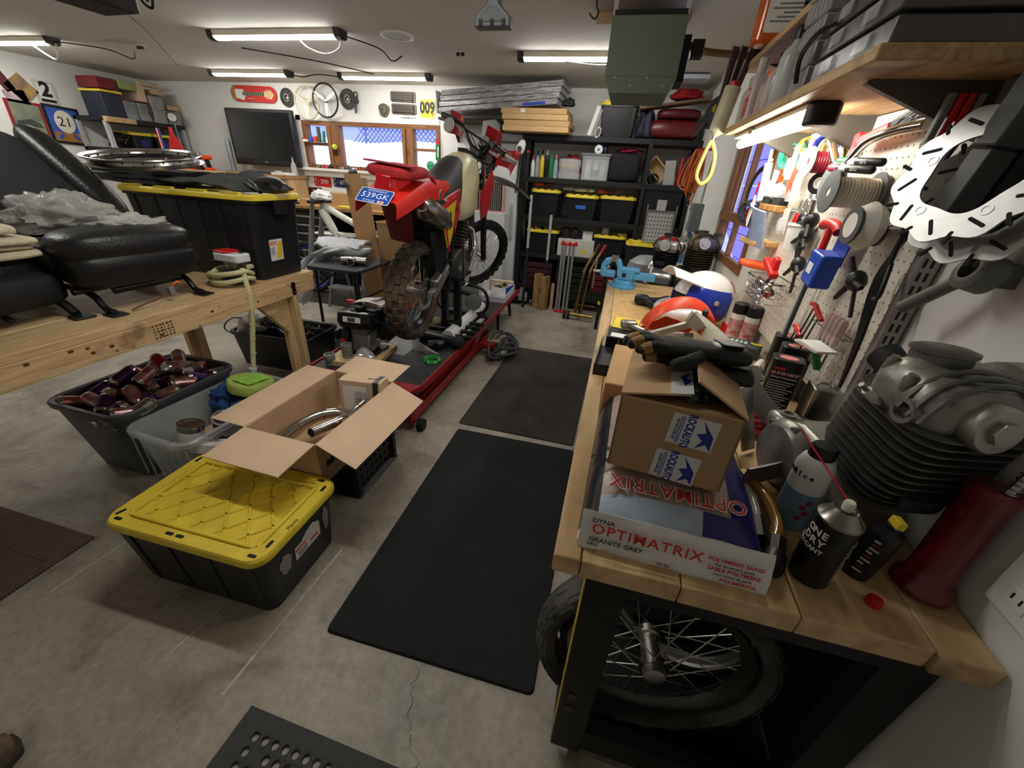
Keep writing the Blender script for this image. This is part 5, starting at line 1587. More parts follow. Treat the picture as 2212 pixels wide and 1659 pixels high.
# ---- things on the window rails and sill
def mini(name,label,cat_,loc,prof,m,rot=(0,0,0),n=12,extra=None,group=None):
    t=thing(name,label,cat_,loc,rot,group)
    MB().lathe(prof,n).build('body',m,t)
    for nm,pr_,mm in (extra or ()):
        MB().lathe(pr_,n).build(nm,mm,t)
    return t
yy=YB-.035
mini('shoe_polish_tin','flat red and white tin on the window crossbar','tin',(-4.53,yy-.01,1.811),[(.04,0),(.04,.03)],WHT,extra=[('lid',[(.041,.03),(.041,.045),(0,.046)],RED)])
mini('oil_bottle','small blue bottle with a long thin spout on the window crossbar','bottle',(-4.435,yy,1.811),[(.028,0),(.028,.05),(.01,.075)],BLU,extra=[('spout',[(.006,.075),(.003,.22)],BLK)])
mini('cup','orange plastic cup on the window crossbar','cup',(-4.365,yy,1.811),[(.026,0),(.03,.07),(.026,.07),(.024,.01)],ORG)
mini('brush_bottle','tall olive green bottle on the window crossbar','bottle',(-4.30,yy,1.811),[(.026,0),(.026,.09),(.024,.16),(.024,.185)],mat((74,80,50),.4))
mini('teal_tube','teal plastic tube leaning on the window crossbar','tube',(-4.235,yy,1.811),[(.028,0),(.024,.03),(.02,.05),(.018,.14)],mat((30,130,120),.4),rot=(0,8,0))
t=hang('tennis_ball','yellow ball pinned to the window mullion','ball',-4.055,1.765,.06)
MB().ell((0,0,0),(.035,.035,.035),16,10).build('ball',mat((206,214,74),.9,var=.1),t)
t=hang('key_cluster','bunch of old keys hanging on the window mullion','keys',-4.08,1.72,.02)
for k in range(6):
    MB().box(-.03+k*.011,-.05-.01*(k % 3),.0,-.024+k*.011,.01,.004).build('key',IRON,t)
rg=random.Random(31)
sill=[('chrome valve',CHROME),('red handled tool',RED),('small iron casting',IRON),('rusty spark plug',BROWN),('silver carburettor jet body',ALU),('dark bolt cluster',DGREY)]
xs=-4.36
lab_used={}
places=['under the left pane','beside the mullion','left of the red tail','under the middle of the window','right of the tiny tree','beside the silver pile','near the centre pane','at the crowded end','next to the old keys','by the sill corner','in front of the frame','among the shiny bits']
for k in range(12):
    nm,m=sill[k % 6]
    x=-4.36+k*.098
    t=thing('sill_part','%s on the window sill %s' % (nm,places[k]),'part',(x,YB-.06,1.489),(0,0,rg.uniform(0,180)),'small parts along the window sill')
    mb=MB()
    mb.cyl((-.03,0,.016),(.03,0,.018),.013,.009,n=8); mb.lathe([(.02,0),(.02,.02),(.01,.03),(.012,.04+.01*(k % 3))],8)
    mb.build('casting',m,t)
    MB().torus(.014,.004,12,5,TR((.03,0,.018),ry=70)).build('ring',CHROME if k % 2 else IRON,t)
t=thing('twig_ornament','little bare metal tree ornament standing on the sill','ornament',(-3.37,YB-.07,1.489))
MB().cyl((0,0,0),(0,0,.10),.008,.006,n=8).build('trunk',GREY,t)
for a,l in ((20,.07),(80,.05),(150,.07),(200,.06),(300,.05)):
    MB().tube(cat([(0,0,.09),(.02*math.cos(R(a)),0,.11),(l*math.cos(R(a)),.01,.12+.02*math.sin(R(a)))],4),.004,5).build('twig',GREY,t)

# ================================================================== back workbench with tool chest
t=thing('back_bench','wooden topped back workbench under the window','workbench',(-3.7,5.33,0))
MB().box(-.88,-.33,.99,1.15,.30,1.03).build('top',wood((196,152,96),(150,108,62),axis=(1.2,14,14)),t,bevel=.003)
for x in (-.86,1.08):
    MB().box(x,-.29,0,x+.07,-.22,.99).build('leg',BLKM,t)
    MB().box(x,.2,0,x+.07,.27,.99).build('leg',BLKM,t)
MB().box(-.86,-.28,.16,1.1,.28,.19).build('lower_shelf',BLKM,t)
MB().box(-.86,.27,.2,1.1,.28,.95).build('back_panel',BLKM,t)
t=thing('tool_chest','black steel tool chest with silver drawer pulls under the back bench','tool chest',(-4.25,5.3,.0))
MB().box(-.36,-.22,.0,.36,.22,.93).build('body',BLK,t,bevel=.006)
for k in range(7):
    z=.10+k*.115
    d=MB().box(-.335,-.232,z,.335,-.22,z+.105).build('drawer',BLK,t,bevel=.003)
    MB().box(-.33,-.25,z+.078,.33,-.232,z+.10).build('pull',STEEL,d,bevel=.004)
t=thing('tool_cart','low black tool cart with a white paper on top','tool cart',(-3.78,4.98,0))
MB().box(-.28,-.16,.06,.28,.16,.70).build('body',BLK,t,bevel=.006)
for k in range(3):
    d=MB().box(-.26,-.172,.12+k*.19,.26,-.16,.29+k*.19).build('drawer',BLKM,t,bevel=.003)
    MB().box(-.25,-.185,.25+k*.19,.25,-.172,.275+k*.19).build('pull',STEEL,d)
MB().box(-.26,-.15,.70,.24,.14,.712).build('paper',PAPER,t)
carton('long_carton','long cardboard box on the back bench below the plates',(-3.83,5.38,1.03),.62,.25,.165,-3,mat((186,148,104),.85,var=.08))
carton('long_carton','second cardboard box with printed arrows on the back bench',(-3.33,5.33,1.03),.34,.26,.15,4,mat((178,140,96),.85,var=.08))
carton('small_carton','small cardboard box at the near corner of the back bench',(-4.28,5.15,1.03),.16,.14,.075,12,mat((196,158,110),.85))
one('paper_pile','heap of white papers at the left of the back bench','papers',MB().sheet(lambda u,v:(-.18+.36*u,-.13+.26*v,.02+.02*nz(u*4,v*4)+.02*u),10,8,.03),PAPER,loc=(-4.55,5.2,1.03))
one('yellow_strap','flat yellow plastic tray on the back bench','tray',MB().prism(rrect(.3,.16,.03,3),0,.02),mat((222,196,60),.5),loc=(-3.62,5.13,1.031),rot=(0,0,-8),bevel=.005)
one('clear_tub','pale yellow translucent tub at the right end of the back bench','tub',MB().prism(rrect(.30,.22,.03,3),0,.12,top=1.08),mat((220,206,150),.4,var=.1,alpha=.85),loc=(-2.83,5.18,1.031))
# standing wood bench left of the window with bottle and papers under the television
t=thing('side_counter','rough wooden counter under the television','counter',(-5.15,5.42,0))
MB().box(-.9,-.22,1.33,.55,.22,1.37).build('top',wood((190,150,100),(140,104,64),axis=(1.2,14,14)),t,bevel=.003)
for x in (-.85,.47):
    MB().box(x,-.18,0,x+.06,.18,1.33).build('leg_panel',PINEZ,t)
for k,(x,m,lb) in enumerate(((-4.72,PAPER,'stack of white papers on the counter by the television'),(-5.0,mat((60,60,62),.5),'dark booklet on the counter by the television'))):
    one('paper_stack',lb,'papers',MB().box(-.13,-.09,0,.13,.09,.03),m,loc=(x,5.29,1.371),rot=(0,0,8*k-4),bevel=.003)
mini('glass_bottle','clear glass bottle beside the television foot','bottle',(-4.64,5.42,1.371),[(.035,0),(.036,.13),(.012,.18),(.012,.23)],CLEAR,extra=[('cap',[(.013,.23),(.013,.25),(0,.25)],BLK)])
mini('saucer','white dish on the counter by the television','dish',(-4.85,5.35,1.401),[(.03,0),(.06,.015),(.055,.016),(.03,.005)],WHT)
mini('grease_gun','grey cylinder with round head beside the red plate','cylinder',(-4.70,5.5,1.03),[(.05,0),(.05,.28),(.06,.30),(.06,.36),(.05,.38)],GREY)

# ================================================================== left wall: posters and shelf unit
def poster(label,y,z,w,h,m,border=None,rz=0,th=.012,name='poster'):
    T=fr((XL+.004,y,z),(0,1,0),(0,0,1)) @ TR(rz=rz)
    # face the room: normal +x
    t=thing(name,label,'poster',T=T)
    MB().prism(rrect(w,h,.002,1),0,th).build('sheet' if not border else 'frame',border or m,t)
    if border:
        MB().prism(rrect(w-.055,h-.055,.002,1),th,th+.002).build('print',m,t)
    return t
t=poster('framed blue and brown poster with a big number 21 in a white oval',4.43,1.795,.37,.42,mat((52,92,176),.5,var=.2,vs=7),BLK,-3)
MB().prism(rrect(.30,.10,.002,1,0,-.13),.0142,.0148).build('brown_ground',mat((168,112,52),.6,var=.2,vs=10),t)
MB().prism([(.105*math.cos(a),.125*math.sin(a)+.04) for a in [2*PI*k/28 for k in range(28)]],.015,.0156).build('oval',mat((226,220,200),.5,var=.05),t)
text('21',.15,BLK,t,TR((0,.035,.016)))
for s in (-1,1):
    MB().prism([(s*.06,-.08),(s*.12,-.14),(s*.10,-.17),(s*.05,-.12)],.015,.0156).build('blue_swirl',mat((44,84,176),.5),t)
t=poster('white poster with a bold black number 2',4.36,2.135,.20,.24,WHT,mat((200,196,186),.5),-2)
text('2',.21,BLK,t,TR((0,.025,.015)),bold=.04)
MB().prism(rrect(.15,.03,.002,1,0,-.085),.0142,.015).build('black_strip',BLK,t)
t=poster('red framed car poster below the angled prints',4.07,1.81,.33,.40,mat((122,128,110),.5,var=.4,vs=6),mat((140,28,34),.5),-3)
MB().prism([(-.12,-.02),(.02,.02),(.10,-.02),(.12,-.06),(-.12,-.07)],.0142,.015).build('car_print',mat((60,70,62),.4,var=.2),t)
t=poster('tilted purple and yellow print pinned high on the wall',4.13,2.14,.22,.22,mat((86,74,100),.5,var=.0,rgb2=(196,160,80),vs=8),None,38)
t=poster('dark maroon strip print at the edge of the wall',3.98,2.21,.10,.24,mat((92,34,38),.5,var=.3,vs=9),None,24)
t=poster('pale photo print with a pink sketch below the tilted print',4.05,2.03,.20,.16,mat((206,200,200),.5,var=0,rgb2=(150,90,110),vs=7),None,8)

t=thing('wall_shelving','black shelving unit of two levels on the side wall','shelving',(XL,0,0))
for z in (1.93,1.58):
    MB().box(.01,4.55,z-.05,.56,5.62,z).build('shelf',mat((30,31,34),.5,var=.1),t,bevel=.003)
for y in (4.55,5.58):
    MB().box(.50,y,0,.55,y+.04,1.93).build('upright',LGREY,t)
    MB().box(.02,y,0,.06,y+.04,1.93).build('upright',LGREY,t)
def wbox(name,label,cat_,y,z,dy,dz,m,dx=.34,x=XL+.38,rz=0,ry=0):
    return one(name,label,cat_,MB().box(-dx/2,-dy/2,0,dx/2,dy/2,dz),m,loc=(x,y,z),rot=(0,ry,rz),bevel=.006)
CT=[('red_case','dark red toy box on top of the wall shelving',4.72,2.24,.22,.12,mat((110,24,34),.5,var=.2)),('green_carton','flat pale green box on top of the wall shelving',4.98,2.27,.22,.09,mat((150,160,96),.6)),
      ('yellow_lid_bin','navy bin with yellow rim at the shelf end',4.73,1.931,.24,.27,mat((36,42,60),.45)),('brown_carton','upright brown carton on the wall shelving',5.13,2.16,.10,.20,CARD)]
for nm,lb,y,z,dy,dz,m in CT:
    o=wbox(nm,lb,'box',y,z,dy,dz,m)
    if 'navy' in lb:MB().box(-.18,-.13,dz,.18,.13,dz+.025).build('yellow_rim',YEL,o,bevel=.005)
for k,(y,w) in enumerate(((4.92,.17),(5.08,.16))):
    wbox('clear_case',('scuffed clear plastic case beside the navy bin','cloudy clear case under the brown carton')[k],'case',y,1.931,w,.21,mat((128,134,138),.35,var=.35,vs=9),rz=6*k)
for k,(y,z,lb) in enumerate(((5.30,1.931,'ribbed grey plastic bin low on the wall shelving'),(5.30,2.09,'ribbed grey plastic bin stacked on its twin'),(5.50,1.931,'ribbed grey bin in the corner by the wall'))):
    t=thing('ribbed_bin',lb,'bin',(XL+.36,y,z),group='ribbed grey bins on the wall shelving')
    MB().prism(rrect(.40,.185,.02,3),0,.155,top=1.05).build('body',mat((142,142,138),.5,var=.08),t)
    for j in range(6):
        MB().box(-.19+j*.066,-.1,.015,-.16+j*.066,.1,.14).build('rib',mat((156,156,150),.5),t,bevel=.003)
    MB().prism(rrect(.43,.20,.02,3),.15,.162).build('lid',mat((130,130,126),.5),t)
one('grey_bag','dark grey fabric bag slumped between the cases','bag',MB().loft(pillow(.16,.07,.13,3)),mat((72,70,66),.9,var=.3,vs=12,bump=.4),loc=(XL+.4,5.19,2.062))
mini('paper_tube','rolled paper tube lying on the top boxes','tube',(XL+.42,5.22,2.39),[(.03,0),(.03,.26)],mat((206,190,160),.7),rot=(90,0,180))
for k,(y,lb) in enumerate(((5.36,'flat brown carton on the stacked ribbed bins'),(5.53,'long low carton in the ceiling corner'))):
    wbox('flat_carton',lb,'box',y,2.27 if k == 0 else 2.11,.17,.06,CARDD)
wbox('wrapped_tube','long parcel in brown paper and clear tape at the shelf edge','parcel',4.70,1.87,.36,.06,mat((190,160,116),.35,var=.2,vs=18),dx=.07,x=XL+.60)
for k,y in enumerate((4.98,5.3)):
    t=lidded_tote('storage_tote',('black tote with yellow lid on the lower wall shelf, left of its twin','black tote with yellow lid on the lower wall shelf, right of its twin')[k],(XL+.33,y,1.581),.40,.30,.20,0,'totes on the lower wall shelf',ribs=3,latch=False)
    MB().box(.182,-.05,.04,.186,.05,.11).build('blue_panel',mat((40,52,130),.5),t)
t=thing('tangled_tools','tangle of black clamps and cables on the lower wall shelf','tools',(XL+.42,4.70,1.581))
rg=random.Random(77)
for k in range(9):
    MB().tube(cat([(rg.uniform(-.1,.1),rg.uniform(-.1,.12),rg.uniform(.01,.18)) for _ in range(4)],5),rg.choice((.008,.012)),6).build('arm',rg.choice((BLK,IRON,DGREY)),t)
# gauge, dustpan and drills in the corner beside the television
t=thing('pressure_gauge','round white pressure gauge on a blue hose before the grey bins','gauge',(-6.585,5.42,1.90))
MB(fr((0,0,.12),(.75,.66,0),(0,0,1))).lathe([(.05,-.02),(.06,0),(.06,.015),(.055,.018)],24).build('case',BLK,t)
MB(fr((0,0,.12),(.75,.66,0),(0,0,1))).lathe([(.052,.016),(.052,.019),(0,.019)],24).build('dial',WHT,t)
MB(fr((0,0,.12),(.75,.66,0),(0,0,1))).box(-.002,-.005,.0195,.002,.04,.021).build('needle',BLK,t,T=None)
MB().tube(cat([(0,0,.06),(.04,-.02,-.15),(.12,-.05,-.4),(.2,-.05,-.5)],6),.008,6).build('hose',mat((110,150,190),.4),t)
t=thing('dustpan','bright red dustpan hanging beside the wall shelving','dustpan',(-6.16,5.0,1.62),(0,0,30))
MB().prism([(-.10,-.16),(.12,-.16),(.06,.06),(.025,.10),(.02,.20),(-.02,.20),(-.02,.10),(-.05,.06)],0,.03,fr((0,0,.05),(1,0,0),(0,0,1))).build('pan',RED,t,bevel=.006)
MB().prism([(-.075,-.135),(.09,-.135),(.05,-.05),(-.045,-.05)],.03,.031,fr((0,0,.05),(1,0,0),(0,0,1))).build('hollow',mat((70,34,32),.7),t)
t=thing('broom_bundle','bundle of red and white handles beside the dustpan','brooms',(-6.28,4.95,1.45),(0,0,20))
for k,m in enumerate((RED,WHT,RED,BLU)):
    MB().cyl((-.03+k*.02,0,-1.45),(-.06+k*.012,.0,.40),.009,n=6).build('handle',m,t)
t=thing('drill_rack','yellow and orange power drills beside the television','drills',(-5.9,5.05,1.371))
MB().box(-.28,-.12,-.04,.28,.15,0).build('rack_board',PINEX,t)
MB().box(-.26,-.1,-1.371,-.2,.12,-.04).build('rack_leg',PINEZ,t); MB().box(.2,-.1,-1.371,.26,.12,-.04).build('rack_leg',PINEZ,t)
for k,(x,m) in enumerate(((-.17,ORG),(-.02,mat((222,160,30),.4)),(.13,ORG))):
    MB().cyl((x,-.07,.16),(x,.09,.16),.03,n=12).build('motor',m,t)
    MB().cyl((x,-.13,.16),(x,-.07,.16),.012,.022,n=10).build('chuck',BLK,t)
    MB(TR((x,.04,.02),rx=10)).box(-.02,-.025,0,.02,.025,.14).build('grip',BLK,t,bevel=.008)
    MB().box(x-.035,-.01,0,x+.035,.09,.035).build('battery',BLK if k % 2 else m,t,bevel=.006)
mini('grey_ductwork','pale blue spray can standing left of the television','can',(-5.78,5.5,1.40),[(.035,-.03),(.035,.36),(.02,.40)],mat((140,150,160),.4,.3))

# ================================================================== middle: folding table, white frame, wrapped parcel, cartons
t=thing('folding_table','small folding table with a black top and black legs','table',(-2.50,3.50,0))
MB().prism(rrect(.56,.70,.05,4),.675,.705).build('top',mat((44,46,50),.45,var=.1),t,bevel=.006)
for s in (-1,1):
    MB().tube([(-.22,s*.28,.675),(-.22,s*.30,0)],.014,8).build('leg',BLK,t)
    MB().tube([(.22,s*.28,.675),(.24,s*.30,0)],.014,8).build('leg',BLK,t)
    MB().tube([(-.22,s*.285,.5),(-.05,s*.1,.67)],.008,6).build('brace',BLK,t)
MB().cyl((.23,-.28,.42),(.23,.28,.42),.011,n=8).build('stretcher',BLK,t)
t=thing('exhaust_collector','brushed steel exhaust tee on the folding table','pipe',(-2.40,3.36,.706))
MB().cyl((-.12,.0,.036),(-.02,.03,.04),.034,.037,n=18).build('arm',STEEL,t)
MB().cyl((-.02,.03,.04),(.13,.04,.042),.037,.038,n=18).build('arm',STEEL,t)
MB().cyl((.0,.03,.045),(.01,-.05,.04),.034,n=18).build('stub',STEEL,t)
MB().torus(.033,.004,20,6,fr((.01,-.051,.04),(1,0,0),(0,0,1))).build('stub_lip',CHROME,t)
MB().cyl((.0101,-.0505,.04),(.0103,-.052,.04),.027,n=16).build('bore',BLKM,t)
t=thing('step_stool','grey steel step stool behind the folding table','stool',(-3.05,4.25,0))
for s in (-1,1):
    MB().tube([(s*.24,-.22,0),(s*.18,-.05,.62)],.016,8).build('leg',GREY,t)
    MB().tube([(s*.24,.25,0),(s*.18,.05,.62)],.016,8).build('leg',GREY,t)
for z,y in ((.22,-.15),(.44,-.09)):
    MB().box(-.22,y-.07,z,.22,y+.09,z+.03).build('step',GREY,t,bevel=.005)
MB().box(-.2,-.1,.62,.2,.1,.65).build('seat',DGREY,t,bevel=.005)
# white bicycle-like motocross frame with a blue rimmed wheel
FW=mat((226,224,214),.4,var=.06)
t=thing('motocross_chassis','bare white motocross frame with grey fork tubes','motorcycle frame',(0,0,0))
hd=Vector((-3.56,4.52,1.13))
MB().tube(cat([hd+Vector((0,0,-.02)),(-3.30,4.54,.98),(-3.02,4.56,.86),(-2.88,4.56,.83)],6),[.038]*10+[.03]*9,10).build('top_tube',FW,t)
MB().tube(cat([hd+Vector((-.01,0,-.08)),(-3.48,4.54,.85),(-3.36,4.55,.62),(-3.2,4.55,.5)],6),[.05]*8+[.035]*11,10).build('down_tube',FW,t)
MB().prism([(-3.42,.80),(-3.36,.74),(-2.98,.78),(-2.92,.86),(-2.98,.88),(-3.05,.82),(-3.33,.78)],4.53,4.58,Matrix(((1,0,0,0),(0,0,1,0),(0,1,0,0),(0,0,0,1)))).build('gusset',FW,t)
MB().tube([(-2.98,4.55,.86),(-2.99,4.55,.55),(-3.15,4.55,.42)],.024,10).build('seat_tube',FW,t)
MB().tube([(-2.95,4.5,.80),(-2.45,4.5,.80),(-2.2,4.5,.95)],.016,8).build('subframe',FW,t)
for s in (-1,1):
    a=hd+Vector((-.05,s*.09,.05)); b=Vector((-3.80,4.52+s*.09,.35))
    MB().cyl(a,a.lerp(b,.5),.027,n=12).build('fork_tube',STEEL,t)
    MB().cyl(a.lerp(b,.42),b,.034,n=12).build('fork_leg',GREY,t)
MB().box(-3.66,4.38,1.12,-3.52,4.66,1.15).build('triple_clamp',IRON,t,bevel=.006)
MB().cyl((-2.93,4.52,.78),(-2.83,4.52,.45),.018,n=10).build('shock_body',STEEL,t)
sp=[]
for k in range(50):
    a=k*2*PI/9
    sp.append((-2.92+.085*k/50+.035*math.cos(a),4.52+.035*math.sin(a),.76-.28*k/50))
MB().tube(sp,.008,6).build('shock_spring',ORG,t)
wheel(t,'front_wheel',fr((-3.84,4.52,.335),(1,0,0),(0,0,1)),.315,.09,.262,24,mat((40,70,180),.3,.4),TYRE,CHROME,disc=False,nsp=28)
crumple('white_rag','white cloth draped over the head of the bare frame','cloth',(-3.53,4.50,1.19),.12,.10,.075,mat((232,232,230),.9,var=.04,bump=.2),3,2.6)
BUB=mat((228,230,234),.18,var=.0,rgb2=(176,180,188),vs=60,alpha=.9,spec=.9,bump=1.0,bs=90)
t=thing('bubble_wrap','long bubble wrapped parcel draped over the folding table edge','bubble wrap')
def bw(o,w,drop):
    def f(u,v):
        a=2*PI*v
        P=cat([(-2.42+o,3.62+o*.2,.77),(-2.64+o,3.52,.80),(-2.84+o,3.40,.72),(-2.93+o,3.30,.52),(-2.95+o,3.26,drop)],6)
        i=min(int(u*(len(P)-1)),len(P)-2); fz=u*(len(P)-1)-i
        p=P[i].lerp(P[i+1],fz)
        k=w*(1+.25*nz(u*8+o*9,v*5))*(.55 if u > .96 or u < .03 else 1)
        return (p.x+k*math.cos(a)*.75,p.y+k*math.sin(a),p.z+k*.6*math.cos(a))
    return f
for o,w,dr,nn in ((.02,.085,.30,'near_roll'),(-.07,.10,.33,'middle_roll')):
    mb=MB(); rows=[[bw(o,w,dr)(i/30,j/14) for j in range(14)] for i in range(31)]
    mb.loft(rows).build(nn,BUB,t,smooth=70)
MB().sheet(lambda u,v:(-2.92+.5*u,3.50+.30*v,.83+.05*math.sin(PI*v)+.03*nz(u*7,v*5)),16,10,.02).build('loose_sheet',BUB,t,smooth=70)
# tall cartons behind the bike
open_carton('tall_carton','tall open cardboard carton standing behind the rear wheel',(-2.15,3.92,0),.40,.34,1.04,{'l':(.03,60),'b':(.10,50),'f':(.02,70)},-6,m=mat((178,138,94),.85,var=.08),m2=mat((158,122,84),.85,var=.1))
t=thing('cardboard_channel','long folded cardboard channel leaning upright behind the carton','cardboard',(-2.56,3.98,.02),(0,-5,8))
MB().box(-.085,-.05,0,.085,-.045,1.46).build('front_panel',mat((170,130,88),.85,var=.1),t)
MB().box(.085,-.05,0,.09,.07,1.42).build('side_panel',mat((186,146,102),.85,var=.1),t)
MB().box(-.09,-.05,0,-.085,.05,1.38).build('side_panel',mat((160,122,82),.85,var=.1),t)
MB().ell((.0,-.02,1.47),(.05,.03,.035),10,7).build('clamp_knob',DGREY,t)
MB().cyl((-.09,-.06,1.38),(-.06,-.055,1.35),.02,n=8).build('clamp',DGREY,t)

# ================================================================== freezer, white carton, radiator and grey cases
t=thing('white_freezer','tall white upright freezer behind the front wheel','freezer',(-1.50,5.33,0))
MB().box(-.25,-.23,.03,.24,.28,1.79).build('body',mat((206,210,212),.4,var=.04),t,bevel=.012)
MB().box(-.25,-.255,.05,.24,-.232,1.78).build('door',mat((214,218,220),.35,var=.04),t,bevel=.01)
MB().box(.19,-.285,.85,.215,-.255,1.25).build('handle',LGREY,t,bevel=.006)
MB().box(-.25,-.22,0,.24,.27,.03).build('plinth',BLKM,t)
t=carton('white_carton','tall white cardboard carton with red printing before the freezer',(-1.55,4.93,0),.42,.16,1.15,2,mat((206,208,208),.7,var=.05),seam=False)
for k in range(2):
    MB().prism(rrect(.02,.05,.002,1),0,.0006,fr((.2101,-.02,.80-k*.08),(0,1,0),(0,0,1))).build('red_print',mat((186,60,60),.6),t)
t=thing('radiator','finned grey radiator in a pink edged carton on the white box','radiator',(-1.545,4.94,1.151),(0,0,2))
mb=MB(); mb.box(-.175,-.05,0,-.16,.05,.35); mb.box(.16,-.05,0,.175,.05,.35); mb.box(-.16,-.05,.335,.16,.05,.35); mb.box(-.16,-.05,0,.16,.05,.012)
mb.build('pink_frame',mat((206,150,146),.6),t)
MB().box(-.16,-.01,.012,.16,.03,.335).build('core_back',DGREY,t)
for k in range(13):
    MB().cyl((-.15+k*.025,-.018,.014),(-.15+k*.025,-.018,.333),.0075,n=6).build('tube',mat((150,148,140),.4,.6),t)
GC=mat((158,162,162),.5,var=.06)
t=thing('louvred_case','pale grey louvred appliance case on top of the freezer','case',(-1.62,5.2,1.791))
MB().prism([(-.12,0),(.12,0),(.12,.26),(.06,.31),(-.09,.29)],-.1,.1,fr((0,0,0),(1,0,0),(0,0,1))).build('case',GC,t,bevel=.008)
for k in range(9):
    MB().box(-.06+k*.017,-.104,.02,-.052+k*.017,-.1,.12).build('louvre',DGREY,t)
for k,(z,lb) in enumerate(((1.791,'wide grey parts drawer case beside the louvred panel'),(1.885,'grey parts drawer case stacked on its twin'))):
    t=thing('drawer_case',lb,'case',(-1.37,5.28,z),group='grey drawer cases on the freezer')
    MB().box(-.12,-.16,0,.14,.2,.09).build('case',mat((112,116,118),.5,var=.08),t,bevel=.005)
    MB().box(-.11,-.168,.01,.13,-.16,.08).build('drawer',mat((140,144,146),.45),t,bevel=.003)
t=thing('cluttered_shelf','dark wall shelf under the plastic wrapped panels','shelf',(-1.62,5.42,2.09))
MB().box(-.68,-.22,0,.30,.235,.025).build('board',mat((58,48,40),.7,var=.2),t)
for x in (-.6,.2):
    MB().prism([(0,0),(0,-.2),(-.22,0)],-.012,.012,Matrix(((0,0,1,x),(1,0,0,.235),(0,1,0,0),(0,0,0,1)))).build('bracket',BLKM,t)
for k,(x,m,lb) in enumerate(((-2.18,mat((120,96,70),.8,var=.3),'furry brown object under the wrapped panels'),(-2.0,DGREY,'dark grey motor lump under the wrapped panels'))):
    crumple('shelf_oddment',lb,'oddment',(-1.43+k*.13,5.2+k*.1,2.0),.07,.06,.05,m,k+3,2.4)
# plastic wrapped panels
WRAP=mat((92,90,92),.12,var=.0,rgb2=(190,190,194),vs=10,spec=1.0,bump=.9,bs=26,stretch=(1,4,7),coat=.6)
t=thing('wrapped_stack','long stack of panels wrapped in shiny clear film','panels',(-1.52,5.26,2.195),(0,-4.2,-3))
for k in range(4):
    MB(TR((.02*k,.0,k*.052))).box(-.72,-.22,0,.68,.24,.05).build('panel',WRAP,t,bevel=.008)
MB().box(-.735,-.225,-.002,-.72,.245,.21).build('end_label',PAPER,t)
MB().box(.3,-.223,.005,.55,-.22,.03).build('blue_label',BLU,t)
# flat brown cartons on the shelf unit
for k in range(4):
    t=carton('flat_carton',('bottom flat brown carton of the stack on the black shelves','second flat brown carton from the bottom of the stack','third flat brown carton from the bottom of the stack','top flat brown carton of the stack with a small label')[k],(-1.07+(.0,.012,-.008,-.02)[k],5.16+(.0,.02,.01,.02)[k],1.982+k*.054),.72,.46,.052,(2.5,0,1,-1)[k],mat(((198,162,112),(188,152,104))[k % 2],.8,var=.08),group='flat cartons on the black shelves',seam=False)
    MB().box(-.36,-.2308,.024,.36,-.2302,.028).build('seam',CARDD,t)
    if k == 3:
        MB().box(-.14,-.232,.012,-.09,-.2303,.045).build('label',PAPER,t)

# ================================================================== black shelving unit
SB=mat((27,28,31),.5,var=.12)
t=thing('storage_shelving','tall black shelving unit along the back wall','shelving')
for z in (1.98,1.55,1.12,.69,.28):
    MB().box(-1.20,5.15,z-.055,.66,5.62,z).build('shelf',SB,t,bevel=.004)
for x in (-1.24,.16,.655):
    for y in (5.14,5.58):
        MB().box(x,y,0,x+.045,y+.045,1.98).build('upright',SB,t,bevel=.003)
SH=lambda z:z+.001
# totes
k=0
for (x,z,L,H,lb) in ((-.93,1.12,.36,.30,'black tote with yellow lid on the third shelf beside the upright'),(-.49,1.12,.40,.27,'black tote with a blue tape tag in the middle of the third shelf'),(-.07,1.12,.42,.28,'black tote with yellow lid at the right of the third shelf'),(-.93,.69,.42,.28,'black tote with yellow lid at the left of the fourth shelf'),(-.09,.69,.40,.28,'black tote with yellow lid right of the white carton')):
    t=lidded_tote('storage_tote',lb,(x,5.36,SH(z)),L,.40,H,0,'yellow lidded totes on the black shelves',ribs=2)
    if 'blue' in lb:
        MB().box(-.06,-.186,.12,.06,-.1835,.16).build('blue_tape',mat((40,110,200),.5),t)
lidded_tote('storage_tote','black tote with yellow lid topmost on the shelving beside the white tube lamp',(-.21,5.36,SH(1.98)),.40,.40,.32,0,'yellow lidded totes on the black shelves',ribs=2)
lidded_tote('storage_tote','yellow lidded tote on the floor under the perforated panel',(.30,4.97,0),.40,.30,.96,0,ribs=2)
# bottles
def bottle(x,z,y,r,h,m,capm,label,neck=.4,name='spray_bottle',rot=(0,0,0),lab=None):
    t=thing(name,label,'bottle',(x,y,SH(z)),rot)
    MB().lathe([(r*.9,0),(r,.008),(r,h*.62),(r*.85,h*.7),(r*neck,h*.8),(r*neck,h*.84)],14).build('body',m,t)
    MB().lathe([(r*neck*1.2,h*.84),(r*neck*1.25,h*.97),(r*neck,h),(0,h)],12).build('cap',capm,t)
    if lab:
        MB().lathe([(r*1.01,h*.15),(r*1.01,h*.5)],14,cap=False).build('label',lab,t)
    return t
bl=[(-1.12,.22,WHT,RED,'white bottle with a red cap first on the second shelf'),(-1.065,.27,CLEAR,BLK,'clear bottle with black cap second on the shelf'),(-1.01,.28,YEL,BLK,'yellow bottle with a black cap in the bottle row'),(-.955,.28,BLK,WHT,'black bottle with a white trigger in the bottle row'),(-.90,.26,GRN,GRN,'bright green bottle in the bottle row'),(-.845,.24,mat((180,210,214),.2,alpha=.6),mat((220,120,150),.4),'pale blue bottle with a pink cap last in the row')]
for x,h,m,c,lb in bl:
    bottle(x,1.55,5.24,.025,h,m,c,lb)
